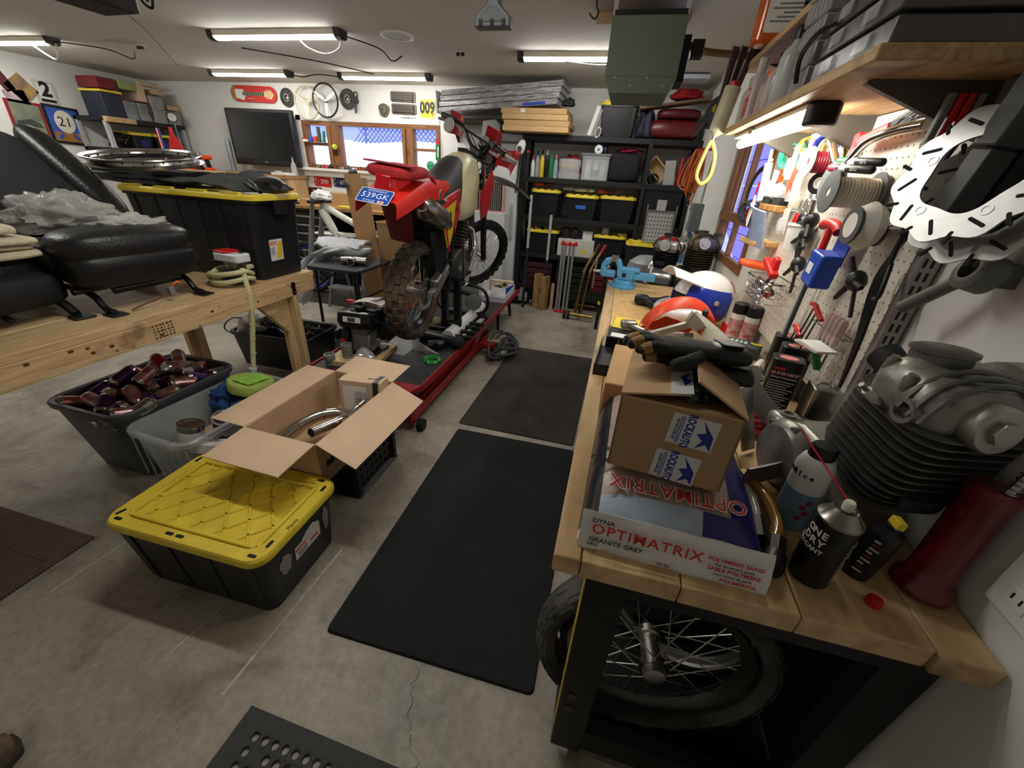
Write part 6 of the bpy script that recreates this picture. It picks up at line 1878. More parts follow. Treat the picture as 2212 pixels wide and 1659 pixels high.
crumple('red_bag','red fabric bag behind the yellow sponge sack','bag',(-.68,5.42,1.65),.12,.10,.16,mat((176,34,36),.85,var=.15,bump=.3),5,1.6)
t=thing('sponge_sack','clear bag with a yellow sponge roll on the second shelf','bag',(-.68,5.23,SH(1.55)))
MB().loft([[(.13*math.cos(a)*k,.06*math.sin(a)*k,z) for a in [2*PI*i/16 for i in range(16)]] for z,k in ((0,.95),(.04,1.02),(.09,.9),(.15,1),(.2,.95),(.21,.4))]).build('film',CLOUDY,t)
MB(fr((-.09,0,.13),(0,1,0),(0,0,1))).lathe([(.035,0),(.035,.18)],12).build('sponge',mat((226,190,90),.9,var=.2,vs=30),t)
t=thing('clear_tote','clear plastic tote with white jugs on the second shelf','tote',(-.385,5.30,SH(1.55)))
tub(MB(),.33,.26,.25,.02,.92,.004,.012).build('tub',CLEAR,t)
MB().loft([ring3(rrect(.345,.275,.02,3),.25),ring3(rrect(.345,.275,.02,3),.268)]).build('lid',GREY,t)
for k,x in enumerate((-.47,-.38,-.30)):
    bottle(x,1.558,5.27,.038,.20,(PAPER,WHT,mat((190,206,214),.4))[k],(WHT,YEL,WHT)[k],('white jug first in the clear tote','white jug with a blue label in the clear tote','pale jug last in the clear tote')[k],name='jug',lab=(None,mat((60,80,130),.5),None)[k])
t=thing('thread_spool','white and blue thread cone lying on the clear tote','spool',(-.37,5.2,1.86))
MB(fr((0,0,0),(1,0,0),(0,0,1))).lathe([(.045,-.05),(.045,.02),(.01,.025)],18).build('cone',WHT,t)
MB(fr((0,0,0),(1,0,0),(0,0,1))).lathe([(.012,.025),(.012,.028),(0,.028)],10).build('core',BLU,t)
bottle(-.30,1.818,5.25,.03,.11,mat((26,34,60),.4),mat((26,34,60),.4),'short navy bottle standing on the clear tote',name='bottle')
one('black_tool_bag','square black tool bag on the second shelf','bag',MB().loft(pillow(.17,.15,.145,6)),mat((30,30,32),.85,var=.2,bump=.3),loc=(-.06,5.33,1.697))
crumple('pink_fabric','folded magenta fabric on top of the black tool bag','fabric',(-.03,5.32,1.86),.13,.10,.035,mat((140,26,66),.6,var=.2),8,2.0)
t=thing('wooden_frame_box','tilted pine box frame on the right of the second shelf','box',(.30,5.26,1.70),(0,42,0))
for a in ((-.12,-.06,-.07,.12,.06,-.058),(-.12,-.06,.058,.12,.06,.07),(-.12,-.06,-.058,-.108,.06,.058),(.108,-.06,-.058,.12,.06,.058),(-.108,.05,-.058,.108,.06,.058)):
    MB().box(*a).build('panel',PINEX,t)
one('grey_paperback','grey booklet standing beside the pine box','booklet',MB().box(-.055,-.02,0,.055,.02,.24),LGREY,loc=(.44,5.21,SH(1.55)),rot=(0,-4,0),bevel=.004)
bottle(.545,1.55,5.25,.035,.27,mat((176,42,46),.35),RED,'tall red bottle at the right end of the second shelf')
mini('pipe_flange','black round flange lying on the second shelf','flange',(.27,5.21,1.60),[(.045,-.03),(.055,-.03),(.055,.03),(.04,.03),(.04,-.02)],BLKM,rot=(80,0,20),n=18)
# loose tools on the tote lids
rg=random.Random(41)
tl=[('glue_tube','clear glue tube on the third shelf tote',-.66,1.43,CLOUDY),('caulk_tube','white caulk tube on the middle tote',-.52,1.425,WHT),('caulk_tube','white and blue sealant tube on the middle tote',-.42,1.425,mat((210,216,230),.4)),('hand_tool','orange tool handle above the middle tote',-.25,1.425,ORG),('hand_tool','brown screwdriver handle above the right tote',-.18,1.43,BROWN),('tape_measure','orange tool on the left tote under the shelf',-1.0,1.46,ORG),('hand_file','dark brown file on the left tote',-.90,1.46,BROWN)]
for nm,lb,x,z,m in tl:
    t=thing(nm,lb,'tool',(x,5.25,z),(0,0,rg.uniform(-30,30)))
    MB().tube([(-.07,0,.018),(.04,0,.018),(.07,0,.018)],[.018,.018,.008],10).build('body',m,t)
    MB().cyl((.07,0,.018),(.11,0,.018),.005,n=6).build('tip',STEEL,t)
t=carton('white_carton','white carton with a yellow mark on the fourth shelf',(-.49,5.30,SH(.69)),.45,.26,.20,0,mat((206,204,196),.7,var=.05),seam=False)
MB(fr((.11,-.1302,.065),(1,0,0),(0,0,1))).prism(circ(.03,16),0,.001).build('yellow_mark',YEL,t)
carton('small_white_box','small white printed box on the white carton',(-.37,5.28,.892),.12,.12,.10,6,mat((214,214,212),.7),seam=False)
for k,x in enumerate((-.64,-.53)):
    t=thing('rubber_ring',('black rubber ring on the white carton beside the tote','black rubber ring leaning next to the small white box')[k],'ring',(x,5.26,.96),(75,0,10*k))
    MB().torus(.055,.013,24,8).build('ring',RUB,t)
mini('glass_jar','glass jar of screws on the right tote of the fourth shelf','jar',(-.16,5.26,.975),[(.045,0),(.045,.08),(.04,.09)],CLEAR)
t=thing('parts_heap','heap of small yellow and silver parts on the right fourth shelf tote','parts',(.03,5.26,.975))
for k in range(7):
    MB(TR((rg.uniform(-.09,.09),rg.uniform(-.05,.05),.012),rz=rg.uniform(0,180))).box(-.03,-.01,-.01,.03,.01,.012).build('part',rg.choice((YEL,STEEL,BLK,WHT)),t)
t=thing('parts_heap','heap of coloured small parts on the left fourth shelf tote','parts',(-.95,5.26,.975))
for k in range(7):
    MB(TR((rg.uniform(-.09,.09),rg.uniform(-.05,.05),.012),rz=rg.uniform(0,180))).box(-.03,-.01,-.01,.03,.01,.012).build('part',rg.choice((GRN,mat((214,140,150),.5),BLK,WHT)),t)
for k,(x,m) in enumerate(((-.95,mat((70,26,34),.6)),(-.5,BLKM),(-.05,mat((110,28,32),.6)))):
    t=thing('stacked_crate',('dark maroon stacked crate on the bottom shelf','black stacked crate in the middle of the bottom shelf','red plastic crate at the right of the bottom shelf')[k],'crate',(x,5.36,SH(.28)))
    for j in range(4):
        MB().box(-.19,-.18,j*.075,.19,.18,j*.075+.062).build('layer',m,t,bevel=.006)
one('low_crate','dark crate on the floor under the bottom shelf','crate',MB().prism(rrect(.5,.34,.02,2),0,.2),BLKM,loc=(-.85,5.38,0))
# black cabinet box and perforated panel at the right
t=thing('black_cabinet','black steel box with a grey label right of the shelves','cabinet',(.40,5.36,SH(1.12)))
MB().box(-.19,-.19,0,.22,.22,.38).build('body',mat((20,20,22),.45),t,bevel=.006)
MB().box(-.03,-.193,.16,.07,-.19,.28).build('label',mat((190,190,184),.5),t)
t=thing('perforated_screen','light grey perforated steel panel leaning by the shelf end','panel',(.42,4.98,.965),(-6,0,0))
mb=MB(); pane_holes(mb,fr((0,0,0),(1,0,0),(0,0,1)),.28,.33,8,8,.0075); mb.build('sheet',mat((168,170,168),.45,.3,var=.05),t,smooth=30)
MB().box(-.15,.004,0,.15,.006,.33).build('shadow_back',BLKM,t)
for s in (-1,1):
    MB().cyl((s*.148,-.004,-.06),(s*.155,-.004,.39),.006,n=8).build('side_rod',STEEL,t)
MB().cyl((-.148,-.004,.33),(.148,-.004,.33),.007,n=8).build('top_rod',STEEL,t)
# top of the shelves: white tube lamp, bags
t=thing('tube_fixture','white tube fixture with a coiled cord leaning on the top tote','fixture',(-.50,5.17,SH(1.98)),(0,16,0))
MB().box(-.025,-.02,0,.025,.02,.29).build('tube',WHT,t,bevel=.01)
MB().box(.03,-.02,0,.05,.01,.27).build('tube',LGREY,t,bevel=.008)
for k in range(3):
    MB().torus(.028,.004,18,5,fr((.085,-.02-k*.006,.06),(1,0,0),(0,0,1)) @ TR(s=(1,1.7,1))).build('cord',WHT,t)
crumple('blue_bag','dark navy nylon bag beside the top tote','bag',(.09,5.25,2.06),.10,.12,.20,mat((44,46,66),.6,var=.25,bump=.3),2,1.8)
MB_=MB().loft(pillow(.27,.17,.09,4))
one('red_suitcase','dark red leather suitcase on top of the shelves','suitcase',MB_,mat((104,22,28),.35,var=.15,coat=.3),loc=(.375,5.32,2.073))
one('red_suitcase','smaller dark red case on top of the suitcase','suitcase',MB().loft(pillow(.22,.15,.05,4)),mat((92,24,28),.4,var=.15),loc=(.41,5.34,2.215))
t=thing('brown_board','long brown weathered board wedged above the suitcase','board',(.30,5.2,2.275),(0,-8,0))
MB().box(-.30,-.1,0,.38,.12,.02).build('board',mat((120,92,70),.7,var=.25,vs=12),t)
crumple('red_jacket','red cloth bundle under the ceiling corner','cloth',(.46,5.3,2.37),.16,.14,.075,mat((160,24,30),.8,var=.15),5,1.8)
one('flat_bin','pale blue flat bin in the ceiling corner','bin',MB().box(-.16,-.12,0,.16,.12,.035),mat((190,194,206),.5),loc=(.42,4.95,2.44),bevel=.005)
crumple('black_fur','black scrunched cloth on the wrapped panels end','cloth',(-.74,5.05,2.25),.07,.05,.055,BLKM,6,3.5)
# white mug and torch hanging on the upright
t=thing('baseball_cap','white printed cap hanging on the shelf upright','cap',(-1.235,5.06,1.83))
MB(TR((0,0,0),ry=20)).ell((0,0,0),(.05,.045,.09),14,10).build('crown',WHT,t)
MB(TR((-.0,-.044,.0),ry=20)).ell((0,0,-.01),(.03,.006,.03),10,6).build('printed_mark',DGREY,t)
t=thing('strap_bundle','black straps and torches hanging on the shelf upright','straps',(-1.19,5.07,1.55))
for k in range(4):
    MB().tube(cat([(-.05+k*.03,0,.24),(-.06+k*.03,-.02,.05),(-.08+k*.04,0,-.18-.06*k)],5),.008,6).build('strap',BLK,t)
MB().cyl((.04,-.02,.02),(.05,-.02,.24),.018,.022,n=10).build('torch',BLKM,t)
MB().cyl((.05,-.02,.24),(.052,-.02,.255),.022,n=10).build('torch_ring',RED,t)
# poles and floor things before the shelves
for x,top,mid,lb in ((-1.07,1.36,.76,'tall grey pole with a black foot leaning on the shelves'),(-.81,1.16,.64,'shorter grey pole with a black foot beside it')):
    t=thing('pole',lb,'pole',(x,5.03,0),(-1.2,0,0))
    MB().cyl((0,0,mid),(0,0,top),.0165,n=12).build('upper_tube',LGREY,t)
    MB().cyl((-.01,0,0),(0,0,mid),.018,n=12).build('lower_tube',BLKM,t)
t=thing('floor_jack','blue and silver floor jack parked by the shelves','jack',(-1.13,5.5,0))
t.location=(-1.12,5.42,0)
for s in (-1,1):
    MB().box(s*.09-.012,-.2,.03,s*.09+.012,.16,.13).build('side_plate',mat((50,60,150),.4),t,bevel=.006)
    MB().lathe([(.035,-.015),(.035,.015)],16,fr((s*.11,-.2,.035),(0,1,0),(0,0,1))).build('wheel',STEEL,t)
MB().box(-.06,-.28,.05,.06,-.1,.17).build('head',LGREY,t,bevel=.01)
MB().prism([(-.07,0),(.07,0),(.02,.12),(-.02,.12)],-.01,.01,fr((0,-.29,.12),(1,0,0),(0,0,1))).build('handle_yoke',LGREY,t)
t=thing('timber_blocks','pair of upright weathered timber blocks on the floor','timber',(-.85,5.10-.02,0),(0,0,-18))
WT=wood((176,138,82),(104,76,44),axis=(14,14,1.2),scale=4)
MB().box(-.10,-.05,0,-.005,.05,.45).build('block',WT,t,bevel=.004)
MB().box(.0,-.055,0,.09,.045,.44).build('block',WT,t,bevel=.004)
one('thin_timber','thin pine offcut standing behind the blocks','timber',MB().box(-.02,-.02,0,.02,.02,.34),PINEZ,loc=(-.71,5.11,0))
t=thing('folded_tripod','folded aluminium legs with a red top and red foot','tripod',(-.55,5.03,0))
for x,dx in ((-.10,.02),(-.045,.0),(.02,-.01),(.085,-.03)):
    MB().box(x-.014+dx,-.02,.02,x+.014+dx,.015,.86).build('leg',mat((168,170,172),.35,.7,var=.1),t,bevel=.003)
MB().prism([(-.11,0),(.10,0),(.085,.05),(.03,.02),(.0,.045),(-.03,.02),(-.09,.05)],-.025,.025,fr((0,0,.84),(1,0,0),(0,0,1))).build('red_top',RED,t,bevel=.006)
MB().box(-.10,-.03,0,.09,.03,.03).build('red_foot',RED,t,bevel=.006)
t=thing('wheel_dolly','gold zinc motorcycle wheel stand with two upright handles','stand',(-.30,4.92,0))
GOLD=mat((150,132,78),.28,1.0,var=.2,vs=14)
for k,(x,gm) in enumerate(((-.03,mat((84,44,44),.6)),(.04,mat((160,34,46),.5)))):
    b=cat([(x-.04,0,.06),(x-.02,.0,.30),(x+.0,.0,.52),(x+.02,.02,.62),(x+.10,.05,.80),(x+.13,.06,.86)],6)
    MB().tube(b,.019,10).build('handle_tube',GOLD,t)
    MB().cyl(b[-7],b[-1]+Vector((.012,.005,.03)),.021,n=10).build('grip',gm,t)
for y in (-.12,.35):
    MB().cyl((-.16,y,.07),(.16,y-.04,.07),.02,n=10).build('axle',GOLD,t)
    for x in (-.19,-.14):
        MB().lathe([(.02,-.016),(.05,-.015),(.05,.015),(.02,.016)],18,fr((x,y,.05),(0,1,0),(0,0,1))).build('wheel',RUB,t)
MB().cyl((-.02,-.12,.07),(-.02,.33,.07),.016,n=8).build('spine',GOLD,t)
t=thing('crutch','black and silver lever bar leaning at the bench corner','bar',(-.08,4.55,0))
MB().cyl((0,0,0),(.02,.0,.62),.018,n=10).build('bar',BLK,t)
MB().cyl((-.02,.0,.62),(.05,.0,.74),.02,n=10).build('head',STEEL,t)
MB().cyl((0,0,.3),(.0,0,.33),.021,n=10).build('yellow_band',YEL,t)
# ================================================================== workbench
BZ=.915
t=thing('workbench','long workbench with thick pine top and black steel frame','workbench')
BT1=wood((212,182,134),(176,142,96),scale=2.2,rough=.42,axis=(7,.8,7))
OSB=mat((196,154,92),.6,var=0,rgb2=(228,192,132),vs=26,bump=.2,bs=50)
for a,b,y1 in ((-.018,.034,3.0),(.036,.215,1.95),(.217,.41,1.95),(.412,.605,1.95),(.607,.694,3.0)):
    MB().box(a,.525+(.0 if a < .6 else -.008),BZ-.045,b,y1,BZ).build('plank',BT1,t,bevel=.003)
MB().box(.036,1.952,BZ-.045,.605,3.0,BZ-.001).build('osb_panel',OSB,t)
FRB=mat((17,17,18),.5,var=.2)
for x in (.055,.60):
    for y in (.565,2.86):
        MB().box(x,y,.07,x+.085,y+.05,BZ-.046).build('leg',FRB,t,bevel=.003)
for y in (.565,2.86):
    MB().box(.14,y,.79,.60,y+.04,BZ-.046).build('end_rail',FRB,t)
    MB().box(.14,y,.10,.60,y+.04,.20).build('end_rail',FRB,t)
for x in (.055,.645):
    MB().box(x,.615,.80,x+.04,2.86,BZ-.046).build('side_rail',FRB,t)
MB().box(.05,1.25,.12,.69,2.9,.15).build('lower_shelf',FRB,t)
MB().box(.655,.62,.15,.66,2.9,.8).build('back_sheet',FRB,t)
for x in (.097,.642):
    for y in (.59,2.885):
        MB().lathe([(.03,-.012),(.034,0),(.03,.012)],14,fr((x,y,.034),(0,1,0),(0,0,1))).build('caster',STEEL,t)
for z in (.30,.36):
    MB().lathe([(.012,0),(.012,.003),(0,.003)],12,fr((.085,.565,z),(1,0,0),(0,0,1))).build('bolt_hole',BROWN,t)
MB().box(.0535,.57,.12,.055,.61,.86).build('yellow_edge',mat((200,176,60),.5),t)
t=thing('side_table','dark stand behind the vise carrying two engines','stand',(.445,3.25,0))
MB().box(-.24,-.22,.83,.245,.24,.87).build('top',FRB,t,bevel=.003)
for x in (-.2,.18):
    for y in (-.18,.16):
        MB().box(x,y,0,x+.04,y+.04,.83).build('leg',FRB,t)
# spoked wheel under the bench end
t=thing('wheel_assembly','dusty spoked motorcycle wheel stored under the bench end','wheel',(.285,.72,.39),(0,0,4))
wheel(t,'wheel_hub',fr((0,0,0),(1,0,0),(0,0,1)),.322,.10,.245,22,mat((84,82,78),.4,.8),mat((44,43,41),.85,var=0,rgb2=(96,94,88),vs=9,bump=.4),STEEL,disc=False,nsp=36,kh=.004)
moto_rim('rim_hoop','bare silver rim leaning inside the bench frame',TR((.40,.98,.32),rx=78,rz=-20),.25,.05,0,mat((130,128,122),.4,.9))
MB_=bpy.data.objects['workbench']
MB().box(.055,1.22,.06,.69,1.235,.80).build('shade_panel',FRB,MB_); MB().box(.055,.61,.045,.69,1.22,.06).build('shade_board',FRB,MB_)  # black sheets added to keep the space under the bench dark

# ================================================================== sand bag
t=thing('sand_bag','white and blue plastic bag of polymeric sand on the bench','bag',(.20,.865,BZ),(0,0,-1.5))
BW_=mat((222,222,220),.4,var=.05,bump=.35,bs=28); BBL=mat((40,38,110),.3,var=.3,vs=14,bump=.3,bs=30); BSTONE=mat((150,126,118),.35,var=0,rgb2=(182,160,150),vs=16,bump=.2,bs=30); BGR=mat((168,182,200),.35,var=.1,bump=.3,bs=30); BK_=mat((24,24,34),.28,var=.2,bump=.3,bs=30)
def bagz(x,y):
    u,v=x/.172,y/.30
    return .112*(max(0,1-abs(u) ** 5) ** .45)*(max(0,1-abs(v) ** (3.6 if v < 0 else 7)) ** .42)+.006*nz(x*14,y*14)
def bgrid(x0,x1,y0,y1,nx,ny,dz=.0):
    vs=[(x0+(x1-x0)*i/nx,y0+(y1-y0)*j/ny,0) for j in range(ny+1) for i in range(nx+1)]
    vs=[(x,y,bagz(x,y)+dz) for x,y,_ in vs]
    return vs,[(j*(nx+1)+i,j*(nx+1)+i+1,(j+1)*(nx+1)+i+1,(j+1)*(nx+1)+i) for j in range(ny) for i in range(nx)]
mb=MB()
for m_i,(x0,x1,y0,y1,nx,ny) in ((0,(-.172,.172,-.30,-.272,24,5)),(3,(-.14,.05,-.272,-.232,14,4)),(1,(.05,.172,-.272,-.232,9,4)),(4,(-.172,-.14,-.272,.26,4,28)),(2,(-.14,.10,-.232,.26,16,26)),(1,(.10,.172,-.232,.26,8,26)),(0,(-.172,.172,.26,.30,24,4))):
    vs,fs=bgrid(x0,x1,y0,y1,nx,ny)
    mb.use(m_i).add(vs,fs)
mb.use(0).add([(-.172,-.3,0),(.172,-.3,0),(.172,.3,0),(-.172,.3,0)],[(0,3,2,1)])
mb.build('sack',[BW_,BBL,BSTONE,BGR,BK_],t,smooth=60)
# near end panel with the print
EP=fr((0,-.299,.038),(1,0,0),(0,.22,1)) @ TR(s=(.95,.80,1))
MB().sheet(lambda u,v:tuple(EP @ Vector((-.178+.356*u,-.052+.098*v,-.01*(v ** 3)+.004*nz(u*9,v*4)))),24,8,.002).build('end_panel',BW_,t,smooth=60)
TRD=mat((196,42,30),.5,var=0)
TBK=mat((22,22,24),.5,var=0)
ET=EP @ TR((0,0,.006))
text('DYNA',.016,TBK,t,ET @ TR((-.135,.034,0)),bold=.01)
text('OPTIMATRIX',.037,TRD,t,ET @ TR((-.05,.009,0),rz=-1),sx=.92,bold=.006,spacing=1.1)
text('GRANITE GREY',.0155,TBK,t,ET @ TR((-.105,-.018,0)),bold=.01)
text('GRIS',.011,TBK,t,ET @ TR((-.15,-.032,0)))
text('50 lbs',.010,TBK,t,ET @ TR((-.01,-.038,0)))
text('POLYMERIC SAND',.0125,TRD,t,ET @ TR((.113,.012,0)),bold=.02,sx=.95)
text('For pavement joints',.0085,TBK,t,ET @ TR((.113,0,0)))
text('SABLE POLYMÈRE',.0125,TRD,t,ET @ TR((.113,-.012,0)),bold=.02,sx=.95)
text('pour joints de pavé',.0085,TBK,t,ET @ TR((.113,-.024,0)))
text('POLIMERICA',.0115,TRD,t,ET @ TR((.125,-.037,0)),bold=.01)
PT2=TR((.0,-.212,.1015),rx=16,rz=0) @ TR(rz=180)
text('OPTIMATRIX',.041,BW_,t,PT2,bold=.05,spacing=1.1,name='lettering_outline')
text('OPTIMATRIX',.041,TRD,t,PT2 @ TR((0,0,.001)),bold=.004,spacing=1.1)
text('POLYMERIC SAND',.018,TBK,t,TR((-.10,-.165,.1125),rx=8) @ TR(rz=180),bold=.02)
text('SABLE POLYMERE',.016,TBK,t,TR((-.10,-.13,.1165),rx=3) @ TR(rz=180),bold=.02)
text('50 lbs  22,7 kg',.014,TBK,t,TR((-.07,.20,.1165),rx=-1,rz=180),bold=.02)

# ================================================================== cardboard boxes
RT=(.165,.80)
t=thing('taped_carton','brown carton with blue printed tape on the sand bag','box',(.178,.815,BZ+.117),(0,0,-6))
CB1=mat((166,134,98),.85,var=.07); CB2=mat((186,154,116),.85,var=.07)
L_,W_,H_2=.215,.285,.165
mb=MB(); th=.004
mb.box(-L_/2,-W_/2,0,L_/2,W_/2,th); mb.box(-L_/2,-W_/2,th,L_/2,-W_/2+th,H_2); mb.box(-L_/2,W_/2-th,th,L_/2,W_/2,H_2); mb.box(-L_/2,-W_/2,th,-L_/2+th,W_/2,H_2); mb.box(L_/2-th,-W_/2,th,L_/2,W_/2,H_2)
mb.build('body',CB1,t)
MB(TR((-L_/2,0,H_2),ry=-12)).box(0,-W_/2,0,L_*.56,W_/2,th).build('flap',CB2,t)
MB(TR((L_/2,0,H_2),ry=30)).box(-L_*.5,-W_/2,0,0,W_/2,th).build('flap',CB2,t)
MB(TR((0,-W_/2,H_2),rx=-14)).box(-L_/2+.004,0,-th,L_/2-.004,.09,0).build('flap',CB2,t)
MB(TR((0,W_/2,H_2),rx=-30)).box(-L_/2+.004,-.09,-th,L_/2-.004,0,0).build('flap',CB2,t)
TP=mat((206,206,206),.35,var=.04); TBL=mat((36,48,140),.4,var=0)
def rock(T,w,h):
    p=MB(T).box(-w/2,-h/2,0,w/2,h/2,.0007).build('tape',TP,t)
    Q=T @ TR((0,0,.0009),rz=-90)
    text('ROCKAUTO',.021,TBL,p,Q @ TR((.0,-.008,0)),bold=.03,sx=.62)
    text('THE PARTS YOUR CAR',.0075,TBL,p,Q @ TR((.0,-.030,0)),bold=.01,sx=.62)
    for k in range(2):
        MB(Q).box(-h*.45,-.021-k*.004,0,h*.45,-.0195-k*.004,.0004).build('print_line',TBL,p)
    MB(Q).prism([(-.03,.012),(.0,.036),(.03,.038),(.018,.028),(.03,.012),(.012,.02),(.0,.008),(-.006,.022)],0,.0005).build('emblem',TBL,p)
FT=fr((0,-W_/2-.0004,0),(1,0,0),(0,0,1))
rock(FT @ TR((.03,.118,0),rz=-3),.082,.066)
rock(FT @ TR((.018,.033,0),rz=-3),.082,.066)
p=MB(TR((-L_/2,0,H_2),ry=-12)).box(L_*.40,-W_/2,th,L_*.58,W_/2-.02,th+.0008).build('tape',TP,t)
for k in range(3):
    MB(TR((-L_/2,0,H_2),ry=-12)).prism([(.11,-.11+k*.09),(.125,-.085+k*.09),(.112,-.075+k*.09),(.122,-.05+k*.09),(.102,-.07+k*.09),(.108,-.09+k*.09)],th+.0008,th+.0013).build('emblem',TBL,p)
crumple('green_plastic','dark green plastic wrap sticking out of the taped carton','plastic',(.205,.80,1.175),.05,.075,.06,mat((40,66,50),.15,var=.3,alpha=.9,spec=.9),3,3.0)
# gloves: palm, four fingers, thumb and a cuff each
GLV=mat((30,29,28),.75,var=.15,vs=30,bump=.3,bs=120); TAN=mat((150,112,66),.7,var=.2,vs=30,bump=.2)
def glove(label,T,mir=1):
    t=thing('work_glove',label,'glove',T=T)
    MB().loft([[(x,mir*w*math.cos(a),h*math.sin(a)*(1 if math.sin(a) > 0 else .6)) for a in [2*PI*k/16 for k in range(16)]] for x,w,h in ((-.01,.042,.014),(.01,.047,.019),(.05,.048,.021),(.085,.042,.019),(.105,.036,.017))]).build('palm',GLV,t)
    MB().loft([[(x,mir*w*math.cos(a),h*math.sin(a)) for a in [2*PI*k/16 for k in range(16)]] for x,w,h in ((.095,.036,.018),(.105,.042,.021),(.155,.046,.021),(.165,.044,.018))]).build('cuff',BLK,t,bevel=.002)
    MB().prism(rrect(.045,.055,.008,3,.132,0),.020,.0235).build('wrist_strap',DGREY,t,bevel=.002)
    for k,(y,ln,dz) in enumerate(((.034,.062,.0),(.012,.078,.004),(-.011,.074,.003),(-.033,.055,-.002))):
        pts=cat([(0,mir*y,0),(-ln*.5,mir*(y+.004),dz+.006),(-ln,mir*y*.8,dz-.008)],5)
        n=len(pts)
        MB().tube(pts,[.0125-.002*i/n for i in range(n-1)]+[.006],9).build('finger',GLV,t)
        MB().tube(pts[-5:],[.0118,.0118,.0115,.0105,.005],9).build('finger_tip',TAN,t)
    pts=cat([(.06,mir*-.035,-.004),(.03,mir*-.062,-.012),(-.005,mir*-.07,-.02)],5)
    MB().tube(pts,[.015]*8+[.013,.012,.006],9).build('thumb',GLV,t)
    return t
glove('black work glove with tan fingertips lying uppermost on the taped carton',TR((.125,.80,1.262),rx=-6,ry=4,rz=14))
glove('second black work glove tucked under the top glove',TR((.15,.83,1.235),rx=8,ry=10,rz=8),-1)
carton('brown_carton','plain brown carton behind the taped carton',(.118,1.19,BZ),.15,.32,.13,-4,mat((186,148,104),.85,var=.07),seam=False)
t=thing('flat_black_box','open black slide box at the bench edge','box',(.035,1.50,BZ),(0,0,-3))
mb=MB(); mb.box(-.035,-.15,0,.035,.15,.004); mb.box(-.035,-.15,0,-.032,.15,.045); mb.box(.032,-.15,0,.035,.15,.045); mb.box(-.035,-.15,0,.035,-.147,.045); mb.build('tray',BLK,t)
t=thing('parts_box','black and yellow parts box with a red emblem on the bench edge','box',(.10,1.80,BZ),(0,0,-6))
MB().box(-.06,-.16,0,.06,.14,.05).build('body',BLK,t,bevel=.002)
MB().prism([(-.058,-.02),(.058,-.04),(.058,.138),(-.058,.138)],.05,.0507).build('yellow_panel',mat((226,204,50),.4),t)
MB().box(-.02,.05,.0508,.02,.11,.0515).build('red_emblem',RED,t)
MB().box(-.045,-.15,.0502,.04,-.10,.0508).build('white_text_panel',WHT,t)
# ================================================================== orange fender, brackets
def arch(t,c,Rr,w,a0,a1,m,nm='shell',th=.004,flat=.0):
    MB(c).sheet(lambda u,v:(Rr*math.cos(R(a0+(a1-a0)*u)),w*(v-.5)*(1-.3*u),Rr*math.sin(R(a0+(a1-a0)*u))*(1-.25*(2*v-1) ** 2)),16,6,th).build(nm,m,t,smooth=60)
t=thing('orange_fender','orange plastic fender cluster with cast brackets on the bench','fender',(.33,1.82,BZ+.01),(0,0,14))
arch(t,TR((.0,0,.05)),.155,.10,175,20,mat((216,64,26),.4,var=.08))
MB().prism([(-.20,.02),(-.05,.10),(.10,.06),(.06,.015),(-.1,.0)],-.05,-.044,fr((0,0,0),(1,0,0),(0,0,1))).build('side_web',mat((206,58,24),.45,var=.1),t)
MB().tube(cat([(-.24,.0,.07),(-.17,-.03,.05),(-.08,-.04,.045),(.05,-.06,.05),(.12,-.07,.03)],5),.014,8).build('cast_arm',ALU,t)
MB().box(-.26,-.02,.05,-.19,.02,.085).build('cast_clamp',ALU,t,bevel=.008)
MB().cyl((-.24,-.09,.03),(-.12,-.10,.02),.014,n=10).build('damper',BLK,t)
t=thing('cast_bracket','cast aluminium foot bracket leaning over the orange fender','bracket',(.32,1.62,BZ+.05),(8,-18,20))
mb=MB(); mb.box(-.15,-.008,0,.13,.008,.03); mb.box(-.15,-.008,0,-.12,.008,.12); mb.box(-.15,-.008,.09,.05,.008,.12); mb.build('frame',mat((170,168,162),.5,.7,var=.15),t,bevel=.004)
MB().prism([(.02,.12),(.05,.16),(.13,.03),(.10,.0)],-.01,.01,fr((0,0,0),(1,0,0),(0,0,1))).build('arm',ALU,t,bevel=.004)
MB().lathe([(.012,0),(.012,.004),(.006,.004)],12,fr((.08,-.011,.06),(1,0,0),(0,0,1))).build('bushing',ORG,t)
t=thing('side_fairing','long faded grey side panel lying across the bench','panel')
def gp(u,v):
    x=.38+.13*u ** 1.1; y=1.80-.50*u
    w=.03+.05*u
    a=(v-.5)*2
    return (x+w*a*.8,y+w*a*.4,1.075-.06*u-.035*a*a+.02*math.sin(PI*u))
MB().sheet(gp,18,8,.006).build('panel',mat((140,136,124),.7,var=.2,vs=12),t,smooth=60)
MB().cyl((.41,1.77,1.07),(.41,1.765,1.095),.012,n=10).build('bolt',IRON,t)
MB().cyl((.48,1.34,1.0),(.48,1.34,BZ),.012,n=8).build('mount_post',IRON,t); MB().cyl((.43,1.70,1.04),(.43,1.70,BZ),.012,n=8).build('mount_post',IRON,t)
t=thing('bent_strap','bent aluminium strap bracket standing beside the big engine','bracket')
def strap(pts,w,up,nm,m=mat((172,172,168),.35,.9,var=.12)):
    P=cat(pts,6); U_=Vector(up)
    def f(u,v):
        i=min(int(u*(len(P)-1)),len(P)-2); q=P[i].lerp(P[i+1],u*(len(P)-1)-i)
        return tuple(q+U_*(w*(v-.5)))
    MB().sheet(f,len(P)-1,1,.005).build(nm,m,t,smooth=35)
strap([(.385,1.03,1.10),(.41,1.02,1.02),(.44,1.01,.925)],.05,(.75,.6,0),'upright_strap')
